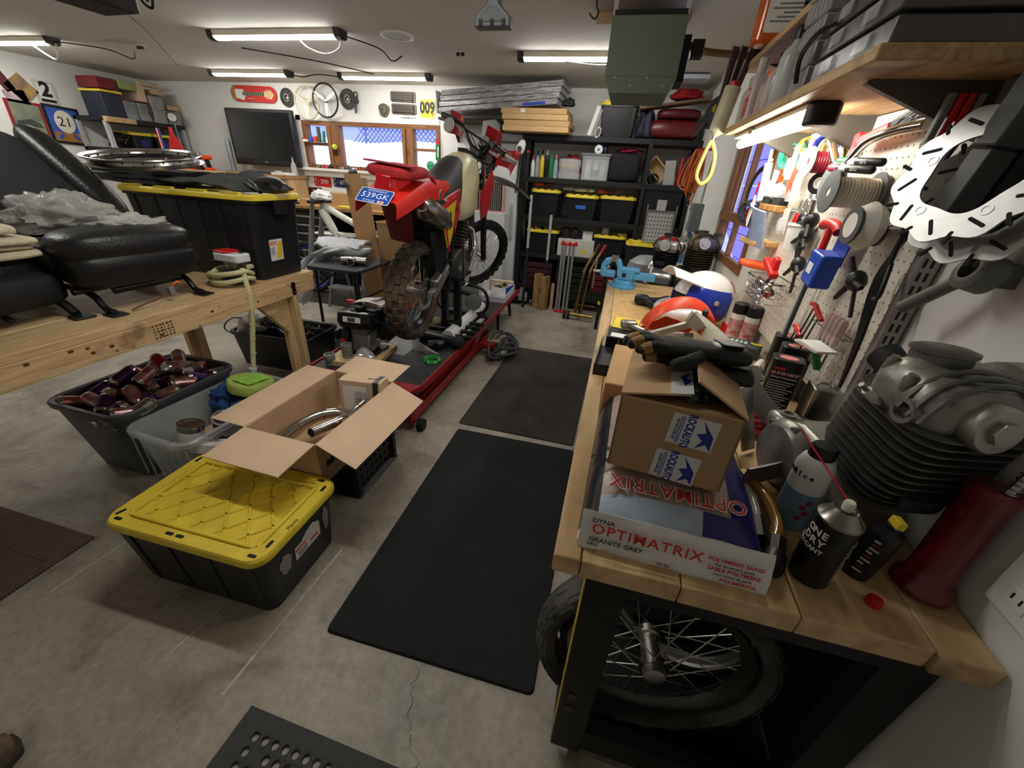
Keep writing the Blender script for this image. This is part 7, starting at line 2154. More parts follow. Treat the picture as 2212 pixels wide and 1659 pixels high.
strap([(.395,1.06,1.11),(.44,1.03,1.055),(.50,.98,1.01),(.515,.94,.99),(.50,.90,.98),(.44,.86,.97),(.37,.82,.965)],.055,(.25,.1,.96),'curved_strap')
strap([(.40,1.08,1.12),(.43,1.09,1.12)],.05,(.3,-.6,-.5),'top_tab')
# ================================================================== hoses with fittings
t=thing('fuel_hose','amber fuel hose with brass end fittings beside the sand bag','hose')
MB().tube(cat([(.395,.86,.94),(.415,.80,.945),(.42,.72,.94),(.40,.665,.94)],6),.0125,10).build('hose',mat((178,132,40),.15,var=.1,alpha=.8,coat=.5),t)
MB().cyl((.39,.875,.94),(.397,.85,.94),.016,n=8).build('fitting',mat((170,150,110),.3,1.0),t)
MB().cyl((.405,.67,.94),(.39,.63,.937),.018,n=8).build('elbow',IRON,t)
MB().cyl((.39,.63,.935),(.375,.60,.935),.022,n=12).build('end_cap',BLK,t)
t=thing('clear_hose','clear vinyl hose with a black fitting beside the amber hose','hose')
MB().tube(cat([(.375,.88,.935),(.388,.80,.938),(.385,.72,.935)],6),.011,10).build('hose',mat((214,212,200),.12,var=.05,alpha=.6,coat=.5),t)
MB().cyl((.386,.725,.935),(.376,.665,.935),.016,n=8).build('fitting',BLK,t)
# ================================================================== cans and bottles at the bench end
def canthing(name,label,x,y,r,h,body,top,rot=(0,0,0),band=None,cat_='spray can'):
    t=thing(name,label,cat_,(x,y,BZ),rot)
    MB().lathe([(r*.94,0),(r,.004),(r,h)],26).build('body',body,t)
    return t
t=canthing('aerosol_can','black aerosol can with a red straw and white nozzle at the bench end',.452,.625,.0335,.142,mat((20,20,21),.3,var=.1),None)
MB().lathe([(.0345,.142),(.0345,.147),(.030,.150),(.022,.162),(.018,.168),(.0165,.164),(0,.164)],26).build('dome',mat((160,156,148),.3,1.0,var=.1),t)
MB().lathe([(.008,.166),(.009,.180),(.007,.184),(0,.184)],12).build('nozzle',mat((220,216,196),.5),t)
MB().cyl((0,0,.180),(-.05,.13,.235),.0014,n=6).build('straw',mat((200,30,60),.4),t)
def wraptext(t,s,size,m,r,z,a0,bold=.02,sx=1.0):
    """letters set one by one round a can, a0 is the angle of the first letter"""
    a=a0
    for ch in s:
        if ch != ' ':
            n=Vector((math.cos(a),math.sin(a),0))
            text(ch,size,m,t,fr(n*(r+.0005)+Vector((0,0,z)),(-n.y,n.x,0),(0,0,1)),bold=bold,sx=sx)
        a += size*.68*sx/r
    return t
for s,z,sz,m in (('ONE',.118,.019,PWH),('DRY',.099,.019,PWH),('LUBRICANT',.082,.012,PWH)):
    wraptext(t,s,sz,m,.0335,z,R(-112)-len(s)*sz*.68/.0335)
for k in range(11):
    n=Vector((math.cos(R(-48)),math.sin(R(-48)),0))
    MB(fr(n*.0337+Vector((0,0,.025+k*.009)),(-n.y,n.x,0),(0,0,1))).box(-.012,0,0,.012-.004*(k % 3),.003,.0005).build('fine_print',LGREY,t)
t=canthing('aerosol_can','white and blue de-icer aerosol with a black cap behind the black can',.462,.765,.0335,.10,mat((120,150,176),.35,var=.15,vs=6),None)
MB().lathe([(.0337,.10),(.0337,.155),(.028,.172),(.021,.180)],26).build('upper_body',WHT,t)
MB().lathe([(.023,.176),(.023,.198),(.020,.203),(0,.204)],22).build('cap',BLK,t)
for s,z,sz in (('Snow&Ice',.14,.016),):
    wraptext(t,s,sz,TBK,.0338,z,R(-95)-len(s)*sz*.68/.0338,.02)
for k in range(4):
    n=Vector((math.cos(R(-100+14*(k % 2))),math.sin(R(-100+14*(k % 2))),0))
    MB(fr(n*.0337+Vector((0,0,.04+.014*k)),(-n.y,n.x,0),(0,0,1))).prism(circ(.006,10),0,.0005).build('crystal_print',mat((150,40,70),.5),t)
t=canthing('small_bottle','small black bottle with a yellow nozzle at the bench end',.545,.66,.024,.105,mat((20,20,22),.3,var=.1),None,(0,6,0),cat_='bottle')
MB().lathe([(.024,.105),(.021,.115),(.012,.12),(.012,.128)],20).build('shoulder',BLK,t)
MB().box(-.006,-.012,.126,.008,.012,.142).build('nozzle',YEL,t,bevel=.002)
for k in range(9):
    n=Vector((math.cos(R(-128)),math.sin(R(-128)),0))
    MB(fr(n*.0242+Vector((0,0,.02+k*.009)),(-n.y,n.x,0),(0,0,1))).box(-.008,0,0,.007-.003*(k % 3),.004,.0006).build('fine_print',(LGREY,DRED,LGREY)[k % 3],t)
t=thing('screw_top','small red plastic cap lying on the bench end','cap',(.545,.592,BZ))
MB().lathe([(.0125,0),(.013,.003),(.0115,.013),(.010,.014),(0,.014)],20).build('cap',mat((200,30,48),.35),t)
t=thing('red_canister','dark red metal canister leaning against the wall','canister',(.648,.655,BZ),(-4,3,0))
DR2=mat((104,16,30),.28,var=.2,vs=8,coat=.4)
MB().lathe([(.040,0),(.045,.003),(.045,.018),(.034,.032),(.0325,.05),(.0325,.215),(.034,.22),(.034,.232),(.030,.236),(0,.236)],28).build('body',DR2,t)
MB().tube(cat([(.0,-.018,.234),(.004,-.019,.26),(.008,-.02,.30)],5),.0065,8).build('spring_stem',STEEL,t)
for k in range(6):
    MB().torus(.0075,.002,12,5,TR((.0015*k,-.0185,.238+k*.009))).build('spring_coil',STEEL,t)
# air filter kits and tin
KT=mat((22,22,24),.3,var=.1)
for k,(x,y,lb) in enumerate(((.575,1.30,'black air filter care kit box nearest the camera'),(.64,1.43,'second air filter care kit box behind the metal tin'),(.655,1.54,'third air filter care kit box against the pegboard'))):
    t=thing('filter_kit',lb,'box',(x,y,BZ),(0,0,-14),'air filter care kits')
    MB().prism(rrect(.085,.07,.012,3),0,.185).build('box',KT,t,bevel=.003)
    MB().prism([(.026*math.cos(a),.018*math.sin(a)) for a in [2*PI*q/20 for q in range(20)]],.185,.1857).build('top_oval',mat((214,130,126),.5),t)
    if k == 0:
        Q=fr((0,-.0352,0),(1,0,0),(0,0,1))
        MB(Q).prism(rrect(.03,.008,.003,2,-.018,.158),0,.0006).build('red_badge',TRD,t)
        text('AIR FILTER CARE KIT',.013,mat((226,170,176),.5,var=0),t,Q @ TR((0,.143,.0006)),sx=.62,bold=.03,name='lettering')
        text('Cleaning And Care Instructions',.0075,PWH,t,Q @ TR((0,.130,.0006)),sx=.72,bold=.01)
        for j in range(12):
            MB(Q).box(-.036,.115-j*.0085,0,.034-.008*(j % 3),.118-j*.0085,.0005).build('fine_print',LGREY,t)
t=thing('metal_tin','plain rectangular silver tin beside the filter kits','tin',(.652,1.20,BZ),(0,0,-6))
MB().prism(rrect(.075,.075,.01,3),0,.15).build('body',mat((172,168,158),.3,1.0,var=.12),t,bevel=.003)
MB().prism(rrect(.07,.07,.01,3),.15,.1515).build('top',mat((196,192,182),.35,.9),t)
MB().lathe([(.014,.151),(.014,.16),(0,.161)],14,TR((.025,.0,0))).build('cap',STEEL,t)
MB().tube([(-.03,-.01,.152),(-.02,-.01,.162),(.0,-.01,.162),(.01,-.01,.152)],.003,6).build('handle',STEEL,t)

# ================================================================== engines
def engine(label,T,m1,m2,fins=11,fw=.115,fd=.10,tilt=38,red=False,co=-.015):
    t=thing('motorcycle_engine',label,'engine',T=T)
    MB().prism([(-.11,.0),(.14,.0),(.17,.05),(.15,.12),(.06,.155),(-.06,.15),(-.12,.08)],-.085,.085,fr((0,0,0),(0,1,0),(0,0,1))).build('crankcase',m1,t,bevel=.02)
    MB(fr((-.085,.05,.075),(0,-1,0),(0,0,1))).lathe([(.085,0),(.085,.012),(.07,.03),(.03,.036),(0,.036)],26).build('side_cover',m1,t)
    MB(fr((.085,.04,.07),(0,1,0),(0,0,1))).lathe([(.08,0),(.075,.02),(0,.022)],22).build('side_cover',m1,t)
    MB().box(-.10,.09,.10,-.03,.155,.145).build('case_boss',m1,t,bevel=.014)
    MB(fr((-.065,.12,.146),(1,0,0),(0,1,0))).lathe([(.018,-.01),(.018,.004),(.011,.004),(.011,-.004),(0,-.004)],16).build('filler_hole',m1,t)
    for k in range(5):
        a=R(40+60*k)
        MB(fr((-.087,.05+.082*math.cos(a),.075+.078*math.sin(a)),(0,-1,0),(0,0,1))).lathe([(.009,0),(.009,.02),(.004,.02),(.004,.01),(0,.01)],10).build('case_bolt',m1,t)
    MB().tube(cat([(-.09,-.03,.02),(-.11,-.08,.01),(-.08,-.12,.015)],4),.012,8).build('foot_lug',m1,t)
    C=TR((0,co,.125),rx=tilt)
    sp=.0162
    MB(C).prism(circ(.062,20),-.02,fins*sp).build('barrel',m2,t)
    fin=MB()
    fin.prism(rrect(2*fw,2*fd,.045,4),0,.0042)
    fm=fin.mesh('cooling_fin',m2); 
    for k in range(fins):
        s_=.86+.14*min(1,k/3)
        o=place('cooling_fin',fm,t,T=C @ TR((0,0,.012+k*sp)) @ Matrix.Diagonal((s_,s_,1,1)))
    top=.012+fins*sp
    # head: stepped casting with ridges, caps and bosses
    HD=C @ TR((0,0,top))
    MB(HD).loft([ring3(rrect(.17,.15,.04,4),-.03),ring3(rrect(.18,.16,.045,4),.02),ring3(rrect(.16,.14,.045,4),.045),ring3(rrect(.12,.11,.04,4),.06)]).build('head',m1,t)
    for k in range(3):
        MB(HD).tube(cat([(-.10,-.07+k*.022,.0),(-.07,-.06+k*.022,.05),(0,-.05+k*.02,.07),(.07,-.06+k*.022,.05),(.10,-.07+k*.022,.0)],4),.005,6).build('head_ridge',m2,t)
    MB(HD @ fr((-.01,-.075,.012),(1,0,.0),(0,.25,1))).lathe([(.040,-.02),(.040,.022),(.036,.027),(0,.027)],26).build('valve_cap',ALU,t)
    MB(HD @ fr((-.01,-.075,.012),(1,0,.0),(0,.25,1))).lathe([(.021,.027),(.020,.036),(0,.036)],6).build('cap_hex',ALU,t)
    MB(HD @ TR((-.01,.045,.05),rx=-14)).lathe([(.042,0),(.042,.018),(.046,.02),(.046,.026),(.034,.03),(0,.03)],26).build('valve_cap',m2,t)
    MB(HD @ fr((.09,.0,.015),(0,1,0),(0,0,1))).lathe([(.062,-.02),(.064,.02),(.05,.03),(0,.032)],26).build('cam_cover',m1,t)
    MB(HD @ fr((-.088,-.035,.0),(0,-1,0),(0,0,1))).lathe([(.022,-.01),(.022,.012),(.015,.012),(.015,-.005),(0,-.005)],16).build('port',m1,t)
    MB(HD).cyl((-.08,.02,-.03),(-.115,.025,-.005),.0085,n=8).build('spark_plug',WHT,t)
    MB(HD).cyl((-.115,.025,-.005),(-.13,.027,.006),.005,n=8).build('plug_tip',STEEL,t)
    MB(HD).cyl((.0,.09,-.01),(.0,.15,.0),.026,.03,n=16).build('intake',BLKM,t)
    for x,y in ((-.07,-.055),(.07,-.055),(-.07,.06),(.07,.06),(-.085,.0)):
        MB(HD @ TR((x,y,.03))).lathe([(.010,-.01),(.010,.012),(.007,.012),(.007,.02),(0,.02)],10).build('stud',m1,t)
    MB(C).prism(rrect(.07,.03,.012,3),0,.012,fr((-.02,-fd-.002,.05),(1,0,0),(0,0,1))).build('exhaust_port',BLKM,t)
    if red:
        for x in (-.04,.03):
            MB(HD @ TR((x,-.05,.05),rx=30)).loft(pillow(.022,.012,.03,2.5,10,6)).build('red_cap',RED,t)
    return t
DA2=mat((142,140,134),.38,.55,var=.4,vs=14,bump=.15,bs=40); DA3=mat((100,99,95),.4,.6,var=.3,vs=14)
engine('large grey air cooled engine with deep fins at the near end of the bench',TR((.575,.885,BZ),rz=12),DA2,DA3,12,.094,.096,9,False,-.085)
engine('brown oily single cylinder engine beside the far window',TR((.575,3.17,.871),rz=6),mat((120,112,92),.45,.9,var=.4,vs=12),mat((84,76,60),.5,.8,var=.3),12,.088,.09,4)
engine('black finned engine with red and silver head caps behind the vise',TR((.38,3.29,.871),rz=-14),mat((200,200,198),.3,.9,var=.2),mat((40,40,42),.5,.5,var=.2),9,.09,.09,4,True)
t=thing('pipe_stub','dark intake elbow lying behind the large engine','pipe',(.62,1.10,BZ))
MB().tube(cat([(-.02,.06,.03),(-.01,.0,.05),(.03,-.05,.06)],5),.032,14).build('elbow',BLKM,t)
# ================================================================== vise
VB=mat((92,168,214),.4,var=.08,vs=10)
t=thing('bench_vise','sky blue bench vise bolted to the far bench corner','vise',(.085,2.83,BZ),(0,0,-4))
MB().lathe([(.085,0),(.085,.014),(.07,.02),(.068,.045),(.06,.05)],26).build('swivel_base',VB,t)
for a in (40,160,280):
    MB().prism(circ(.022,12,.085*math.cos(R(a)),.085*math.sin(R(a))),0,.014).build('base_lug',VB,t)
MB().prism([(-.04,.05),(.06,.05),(.07,.105),(.10,.11),(.09,.13),(-.02,.13),(-.035,.17),(-.055,.185),(-.075,.175),(-.055,.13),(-.05,.09)],-.04,.04,fr((0,0,0),(1,0,0),(0,0,1))).build('fixed_jaw',VB,t,bevel=.008)
MB().prism([(-.06,.06),(-.15,.055),(-.165,.08),(-.16,.14),(-.14,.175),(-.10,.185),(-.085,.175),(-.10,.15),(-.13,.13),(-.125,.10),(-.06,.10)],-.035,.035,fr((0,0,0),(1,0,0),(0,0,1))).build('moving_jaw',VB,t,bevel=.008)
MB().box(.05,-.028,.06,.20,.028,.105).build('slide_bar',VB,t,bevel=.005)
MB().box(-.10,-.045,.165,-.08,.045,.195).build('jaw_plate',STEEL,t); MB().box(-.078,-.045,.165,-.058,.045,.195).build('jaw_plate',STEEL,t)
MB().cyl((-.155,0,.08),(-.21,0,.08),.014,n=12).build('screw',STEEL,t); MB().cyl((-.20,-.02,-.03),(-.20,.02,.18),.006,n=8).build('tommy_bar',STEEL,t)
MB().box(-.012,-.05,.075,.012,-.04,.10).build('lock_bolt',IRON,t,bevel=.003)
# ================================================================== helmet
HW=mat((232,232,234),.25,var=.03,coat=.4); HB=mat((28,52,168),.25,var=.1,coat=.4); HC=mat((50,130,206),.25,var=.05,coat=.4); HR=mat((190,30,48),.3,var=.05)
t=thing('motocross_helmet','white blue and red motocross helmet with a long visor on the bench','helmet',(.47,2.17,BZ+.135),(0,8,22))
def patch(th0,th1,ph0,ph1,k,m,nm,n=10):
    MB().sheet(lambda u,v:(.155*k*math.sin(R(th0+(th1-th0)*u))*math.cos(R(ph0+(ph1-ph0)*v)),.122*k*math.sin(R(th0+(th1-th0)*u))*math.sin(R(ph0+(ph1-ph0)*v)),.135*k*math.cos(R(th0+(th1-th0)*u))),n,n,.004).build(nm,m,t,smooth=60)
patch(0,84,0,360,1.0,HW,'crown',22)
patch(84,142,-140,140,1.0,HW,'lower_shell',20)
MB().ell((0,0,0),(.145,.112,.125),18,12).build('lining',BLKM,t)
for s in (-1,1):
    patch(62,118,s*60,s*150,1.03,HB,'blue_panel')
    patch(70,125,s*20,s*62,1.03,HC,'light_blue_panel')
    patch(40,110,s*10,s*18,1.032,HR,'red_stripe')
    patch(112,135,s*30,s*140,1.02,HR,'red_band')
MB().sheet(lambda u,v:(-.10-.13*u,(.115-.045*u)*(2*v-1),.105+.02*u-.035*(2*v-1) ** 2),10,8,.006).build('visor',HW,t,smooth=60)
MB().tube(cat([(-.06,-.115,-.06),(-.16,-.08,-.085),(-.20,0,-.09),(-.16,.08,-.085),(-.06,.115,-.06)],6),.032,10).build('chin_bar',HW,t)
MB().lathe([(.012,0),(.012,.006),(0,.006)],14,fr((-.01,-.128,.01),(1,0,0),(0,0,1))).build('visor_screw',LGREY,t)
t=thing('goggles','black goggles and strap lying left of the helmet','goggles',(.20,2.42,BZ))
MB().loft(pillow(.045,.035,.03,3),True).build('frame',BLK,t,T=TR((0,0,.03)))
MB().tube(cat([(.03,.0,.03),(.09,-.04,.045),(.14,.0,.05),(.2,.05,.02)],6),.02,8).build('strap',BLKM,t)
MB().tube(cat([(.02,-.02,.03),(.08,-.10,.02),(.16,-.10,.02)],6),.018,8).build('strap',BLKM,t)
# spray cans, charger, stick
t=thing('wooden_stick','flat paint stirring carton standing behind the helmet','carton',(.605,2.06,BZ),(0,5,10))
MB().box(-.025,-.04,0,.025,.04,.21).build('sleeve',mat((196,186,170),.6,var=.1),t,bevel=.003); MB().box(-.026,-.041,.0,-.0,.041,.05).build('red_base',RED,t)
for x,y,lb in ((.60,1.97,'white and red spray can with a black cap beside the helmet'),(.648,1.93,'taller white spray can with a black cap against the pegboard')):
    t=canthing('aerosol_can',lb,x,y,.031,.135,WHT,None)
    MB().lathe([(.031,.135),(.0315,.138),(.0315,.178),(.028,.182),(0,.182)],20).build('cap',BLK,t)
    MB().lathe([(.0314,.03),(.0314,.11)],20,cap=False).build('label',mat((206,196,196),.5,var=0,rgb2=(180,40,44),vs=40),t)
t=thing('battery_charger','dark green battery charger with lit panel beside the spray cans','charger',(.60,1.80,BZ),(0,0,-22))
MB().prism(rrect(.15,.085,.02,4),0,.055).build('case',mat((52,62,58),.5),t,bevel=.01)
for k in range(4):
    MB().box(-.05+k*.018,-.02,.055,-.038+k*.018,.015,.056).build('indicator',mat((170,200,200),.4),t)
for k in range(5):MB().prism(circ(.009,6,.035+.008*k,.012-.006*(k % 3)),.055,.0557+.0002*k).build('yellow_print',YEL,t)
t=thing('pipe_handle_tool','white pipe handle sticking out from under the pegboard','pipe',(.60,1.60,BZ+.012))
MB().cyl((-.03,-.06,.0),(.05,.08,.01),.012,n=12).build('tube',WHT,t)
t=thing('blue_grip_tool','bright blue plastic handle behind the aluminium strap','handle',(.50,1.20,BZ+.0125))
MB().cyl((-.03,0,0),(.05,.02,0),.0125,n=12).build('grip',mat((60,70,190),.4),t)
crumple('bench_rag','dark red rag bunched between the boxes and the engine','rag',(.47,1.13,.95),.05,.05,.035,mat((130,40,36),.9,var=.3),4,3)
mini('plastic_drum','cloudy grey plastic drum behind the vise','drum',(.28,3.70,0),[(.16,0),(.17,.05),(.17,.85),(.15,.95),(.08,1.0)],mat((150,154,156),.4,var=.06),n=24)
# ================================================================== shelf above the bench
SW=wood((196,166,120),(160,128,84),axis=(14,1.2,14))
t=thing('wall_shelf','pine wall shelf above the pegboard on dark steel brackets','shelf')
MB().box(.385,1.01,1.765,.695,2.27,1.79).build('board',SW,t,bevel=.003)
for y in (1.16,1.62,2.1):
    MB().prism([(.69,1.765),(.45,1.765),(.44,1.757),(.69,1.66)],-.009,.009,Matrix(((1,0,0,0),(0,0,1,y),(0,1,0,0),(0,0,0,1)))).build('bracket',mat((88,84,78),.5,var=.1),t)
t=thing('wall_shelf','upper pine shelf with jugs above the bench shelf','shelf')
MB().box(.43,1.35,2.025,.695,2.46,2.05).build('board',SW,t,bevel=.003)
for y in (1.6,2.3):
    MB().prism([(.69,2.025),(.5,2.025),(.69,1.95)],-.008,.008,Matrix(((1,0,0,0),(0,0,1,y),(0,1,0,0),(0,0,0,1)))).build('bracket',DGREY,t)
TUBE=mat((255,250,236),.5,var=0,emit=TASK,name='tube_glow')
t=thing('task_lamp','glowing tube lamp fixed under the bench shelf','lamp',(.465,1.84,1.763))
MB().box(-.035,-.42,-.012,.035,.42,.0).build('housing',WHT,t)
MB().cyl((0,-.41,-.032),(0,.42,-.032),.017,n=14).build('tube',TUBE,t)
MB().prism(rrect(.075,.06,.02,4),-.052,.0,TR((0,-.43,0))).build('end_cap',BLK,t,bevel=.006)
MB().box(-.04,.10,-.02,.04,.16,.001).build('mounting_clip',mat((110,108,104),.4),t)
# organisers and bottles on the shelf
for k,(y,z,lb) in enumerate(((1.20,1.791,'lower clear parts organiser at the shelf end'),(1.195,1.838,'middle clear parts organiser at the shelf end'),(1.19,1.885,'top dark parts organiser at the shelf end'))):
    t=thing('parts_organiser',lb,'organiser',(.545,y,z),(0,0,1-k),'parts organisers on the shelf')
    MB().box(-.145,-.17,0,.14,.17,.042).build('case',mat((86,84,84),.25,var=.15,alpha=.75,spec=.8) if k < 2 else mat((34,32,34),.3),t,bevel=.004)
    for j in range(7):
        MB().box(-.14,-.165+j*.052,.004,.135,-.162+j*.052,.038).build('divider',mat((120,116,114),.3,alpha=.6),t)
    MB().box(-.152,-.10,.008,-.145,-.04,.034).build('latch',CLEAR,t,bevel=.002); MB().box(-.152,.05,.008,-.145,.11,.034).build('latch',CLEAR,t,bevel=.002)
for k in range(5):
    t=thing('clear_case','clear hardware case in the shelf pile, number %s from the bottom' % ('one','two','three','four','five')[k],'case',(.50,1.475+.006*k,1.791+k*.052),(0,0,2*k-4),'clear hardware cases')
    MB().box(-.10,-.075,0,.10,.075,.048).build('case',mat((170,172,172),.2,var=.1,alpha=.6,spec=.9),t,bevel=.004)
    for j in range(5):
        MB().box(-.105,-.06+j*.028,.006,-.098,-.054+j*.028,.042).build('rib',CLEAR,t)
t=thing('black_cord_loop','short black cord looped over the clear cases','cord',(.39,1.40,1.84))
MB().tube(cat([(.0,.05,-.03),(-.015,.02,.02),(-.01,-.06,.05),(.03,-.11,.06)],6),.006,8).build('cord',BLK,t)
bsh=[(.46,1.63,.034,.20,mat((150,32,38),.4),LGREY,'tall dark red bottle beside the clear cases'),(.44,1.73,.04,.21,mat((196,198,196),.3,alpha=.7),BLK,'cloudy tall bottle with a dark cap on the shelf'),(.44,1.84,.036,.17,CLEAR,BLK,'clear glass bottle with a black cap on the shelf'),(.435,1.93,.028,.14,mat((176,150,140),.4),mat((230,80,40),.4),'small oiler bottle with an orange spout on the shelf'),(.435,2.20,.03,.17,mat((190,180,150),.4,alpha=.8),RED,'pale bottle with a red cap at the shelf end')]
for x,y,r,h,m,c,lb in bsh:
    bottle(x,1.79,y,r,h,m,c,lb,name='shelf_bottle')
t=thing('fuel_bottle','clear and red fuel stabiliser bottle on the shelf','bottle',(.43,2.06,1.791))
MB().prism(rrect(.06,.10,.015,3),0,.15).build('body',mat((206,196,192),.25,alpha=.75),t,bevel=.006)
MB().prism(rrect(.061,.085,.012,3),.015,.11).build('red_label',mat((170,34,46),.4,var=.1),t)
MB().prism(rrect(.03,.03,.01,3,0,.03),.15,.21).build('chamber',mat((214,210,204),.3,alpha=.8),t,bevel=.004)
text('STA',.03,PWH,t,fr((-.031,0,.09),(0,-1,0),(0,0,1)),shear=.2,bold=.02); text('ST',.022,PWH,t,fr((-.031,0,.055),(0,-1,0),(0,0,1)),shear=.2)
t=thing('orange_jug','orange liquid jug with a printed back label on the upper shelf','jug',(.475,2.16,2.051),(0,0,90))
MB().prism(rrect(.09,.20,.035,5),0,.30).build('body',mat((206,92,26),.2,var=.15,alpha=.9,coat=.5),t,bevel=.012)
lb_=MB().prism(rrect(.15,.24,.01,3),0,.0012,fr((-.0455,0,.15),(0,-1,0),(0,0,1))).build('label',PAPER,t)
MB().box(-.0475,-.075,.19,-.0468,.075,.225).build('red_band',mat((170,36,40),.5),t)
for k in range(9):
    MB().box(-.0475,-.065,.06+k*.0125,-.0468,.06-.02*(k % 3),.065+k*.0125).build('print_line',GREY,t)
MB().box(-.0475,-.07,.08,-.0467,-.04,.14).build('barcode',DGREY,t)
t=thing('foam_sheet','black egg crate foam panel standing on the upper shelf end','foam',(.50,2.42,2.051),(0,0,8))
MB().box(-.07,-.012,0,.10,.012,.36).build('sheet',BLKM,t)
for i in range(6):
    for j in range(12):
        MB().lathe([(.013,0),(.007,.012),(.002,.016)],6,fr((-.055+i*.028,-.012,.02+j*.03),(1,0,0),(0,0,1))).build('peak',BLKM,t)
t=thing('welding_rods','bundle of dark brown rods hanging at the shelf end','rods',(.40,2.36,1.90))
for k in range(9):
    MB().cyl((.012*k-.05,.01*(k % 3),.20),(.006*k-.06,-.01*(k % 2),-.06-.012*(k % 4)),.005,n=6).build('rod',mat((66,40,38),.5),t)
t=thing('grease_syringe','cloudy syringe tube hanging from the shelf end','syringe',(.365,2.285,1.86),(0,8,0))
MB().lathe([(.006,-.105),(.012,-.10),(.032,-.085),(.034,-.075),(.034,.08),(.03,.085)],18).build('barrel',mat((206,200,168),.35,alpha=.85),t)
MB().lathe([(.02,.085),(.02,.10),(.0,.11)],14).build('red_end',RED,t)
t=thing('rope_loop','yellow rubber loop hanging from the shelf end','loop',(.345,2.29,1.66))
MB().tube(cat([(.0,0,.085),(.03,0,.02),(.03,0,-.06),(.0,0,-.095),(-.03,0,-.06),(-.02,0,.02),(-.003,0,.085)],6),.008,8).build('loop',mat((226,206,104),.5),t)
MB().cyl((0,0,.08),(.01,0,.12),.006,n=8).build('swivel',CHROME,t)
t=thing('dark_cap','dark grey cap with a gold badge hanging before the suitcases','cap',(.36,2.50,1.88),(0,20,0))
MB().cyl((0,0,.07),(.03,-.055,.17),.004,n=6).build('hook_wire',STEEL,t)
MB().ell((0,0,0),(.045,.06,.075),16,10).build('crown',mat((44,48,48),.85,var=.1),t)
MB().sheet(lambda u,v:(-.02-.02*u,-.05+.10*v,-.06-.07*u+.02*math.sin(PI*v)),6,8,.004).build('brim',mat((52,58,56),.85),t,smooth=60)
MB(fr((-.01,-.06,.0),(1,0,0),(0,0,1))).prism([((.014 if k % 2 else .022)*math.cos(2*PI*k/16),(.014 if k % 2 else .022)*math.sin(2*PI*k/16)) for k in range(16)],0,.004).build('badge',mat((196,150,40),.4,.4),t)

# ================================================================== pegboard
t=thing('pegboard','white perforated pegboard panel behind the bench','pegboard')
mb=MB(); pane_holes(mb,fr((.678,1.71,1.0),(0,-1,0),(0,0,1)),1.17,.762,46,30,.0032)
mb.build('perforated_sheet',mat((222,218,206),.5,var=.04),t,smooth=30)
MB().box(.684,1.125,1.0,.69,2.295,1.762).build('dark_backing',BLKM,t)
ed=MB().box(.655,1.095,.98,.695,1.124,1.762).build('edge_strip',mat((150,148,144),.4,.5),t,bevel=.003)
for k in range(24):
    for j in range(2):
        MB().box(.662+j*.014,1.0945,1.0+k*.03,.668+j*.014,1.0952,1.02+k*.03).build('slot',BLKM,ed)
def peg(name,label,cat_,y,z,off=.012,rz=0,group=None,s=1):
    return thing(name,label,cat_,T=fr((.678-off,y,z),(0,-1,0),(0,0,1)) @ TR(rz=rz,s=(s,s,s)),group=group)
SD=fr((0,0,0),(0,1,0),(0,0,1))      # spins a lathe onto local x
# brush
t=peg('bench_brush','red handled bench brush with black bristles under the shelf','brush',1.44,1.70,.05,8)
MB().box(-.10,-.012,-.01,.05,.018,.012).build('stock',mat((206,52,56),.45),t,bevel=.005)
MB().box(-.12,-.05,-.012,-.09,.03,.012).build('handle',mat((206,52,56),.45),t,bevel=.006)
rg=random.Random(6)
o=MB()
for k in range(60):
    x=rg.uniform(.03,.06); y=rg.uniform(-.012,.016)
    o.tube([(x,y,rg.uniform(-.01,.01)),(x+.09+rg.uniform(0,.05),y+rg.uniform(-.01,.035),rg.uniform(-.02,.02))],.0012,3)
o=o.build('bristles',BLK,t); o['kind']='stuff'
t=peg('handlebar','bent chrome motorcycle handlebar hung on the pegboard','handlebar',1.44,1.675,.09)
MB().tube(cat([(-.21,.025,0),(-.15,.015,.01),(-.07,-.04,.01),(.0,-.045,.01),(.06,.0,.01),(.14,.018,.0),(.22,.024,-.02)],6),.011,12).build('tube',CHROME,t)
def coil(label,y,z,r,m,n=7,wr=.003,off=.04):
    t=peg('wire_coil',label,'coil',y,z,off)
    q=random.Random(int(y*100))
    for k in range(n):
        MB().torus(r*q.uniform(.8,1.05),wr,22,5,TR((q.uniform(-.006,.006),q.uniform(-.008,.008),k*.004-.01),rx=q.uniform(-12,12),ry=60+q.uniform(-14,14)) @ TR(s=(1,1.3,1))).build('turn',m,t)
coil('coil of green wire hanging under the task lamp',2.10,1.69,.035,mat((20,160,130),.4))
coil('coil of dark blue wire on the pegboard',1.79,1.685,.036,mat((34,48,140),.4))
coil('coil of brown and yellow wire beside the blue coil',1.71,1.675,.036,mat((150,120,50),.4))
coil('small yellow wire coil near the shelf bracket',2.0,1.72,.02,YEL,4,.002)
def spool(label,y,z,R1,L,fm,wm,turns,off=.07):
    t=peg('wire_spool',label,'spool',y,z,off)
    for s in (-1,1):
        MB().lathe([(R1,s*L/2-.002),(R1,s*L/2+.002),(.012,s*L/2+.002),(.012,s*L/2-.002)],26).build('flange',fm,t)
    MB().lathe([(R1*.62,-L/2),(R1*.62,L/2)],22).build('core',wm,t)
    for k in range(turns):
        MB().torus(R1*.64,L/turns*.46,24,6,TR((0,0,-L/2+(k+.5)*L/turns))).build('turn',wm,t)
    return t
spool('spool of red wire with white flanges on the pegboard',1.70,1.645,.045,.075,WHT,mat((150,24,48),.4),10)
spool('grey flanged spool of thick white cord in the middle of the pegboard',1.42,1.56,.055,.11,mat((96,98,100),.45),mat((222,218,202),.6),13)
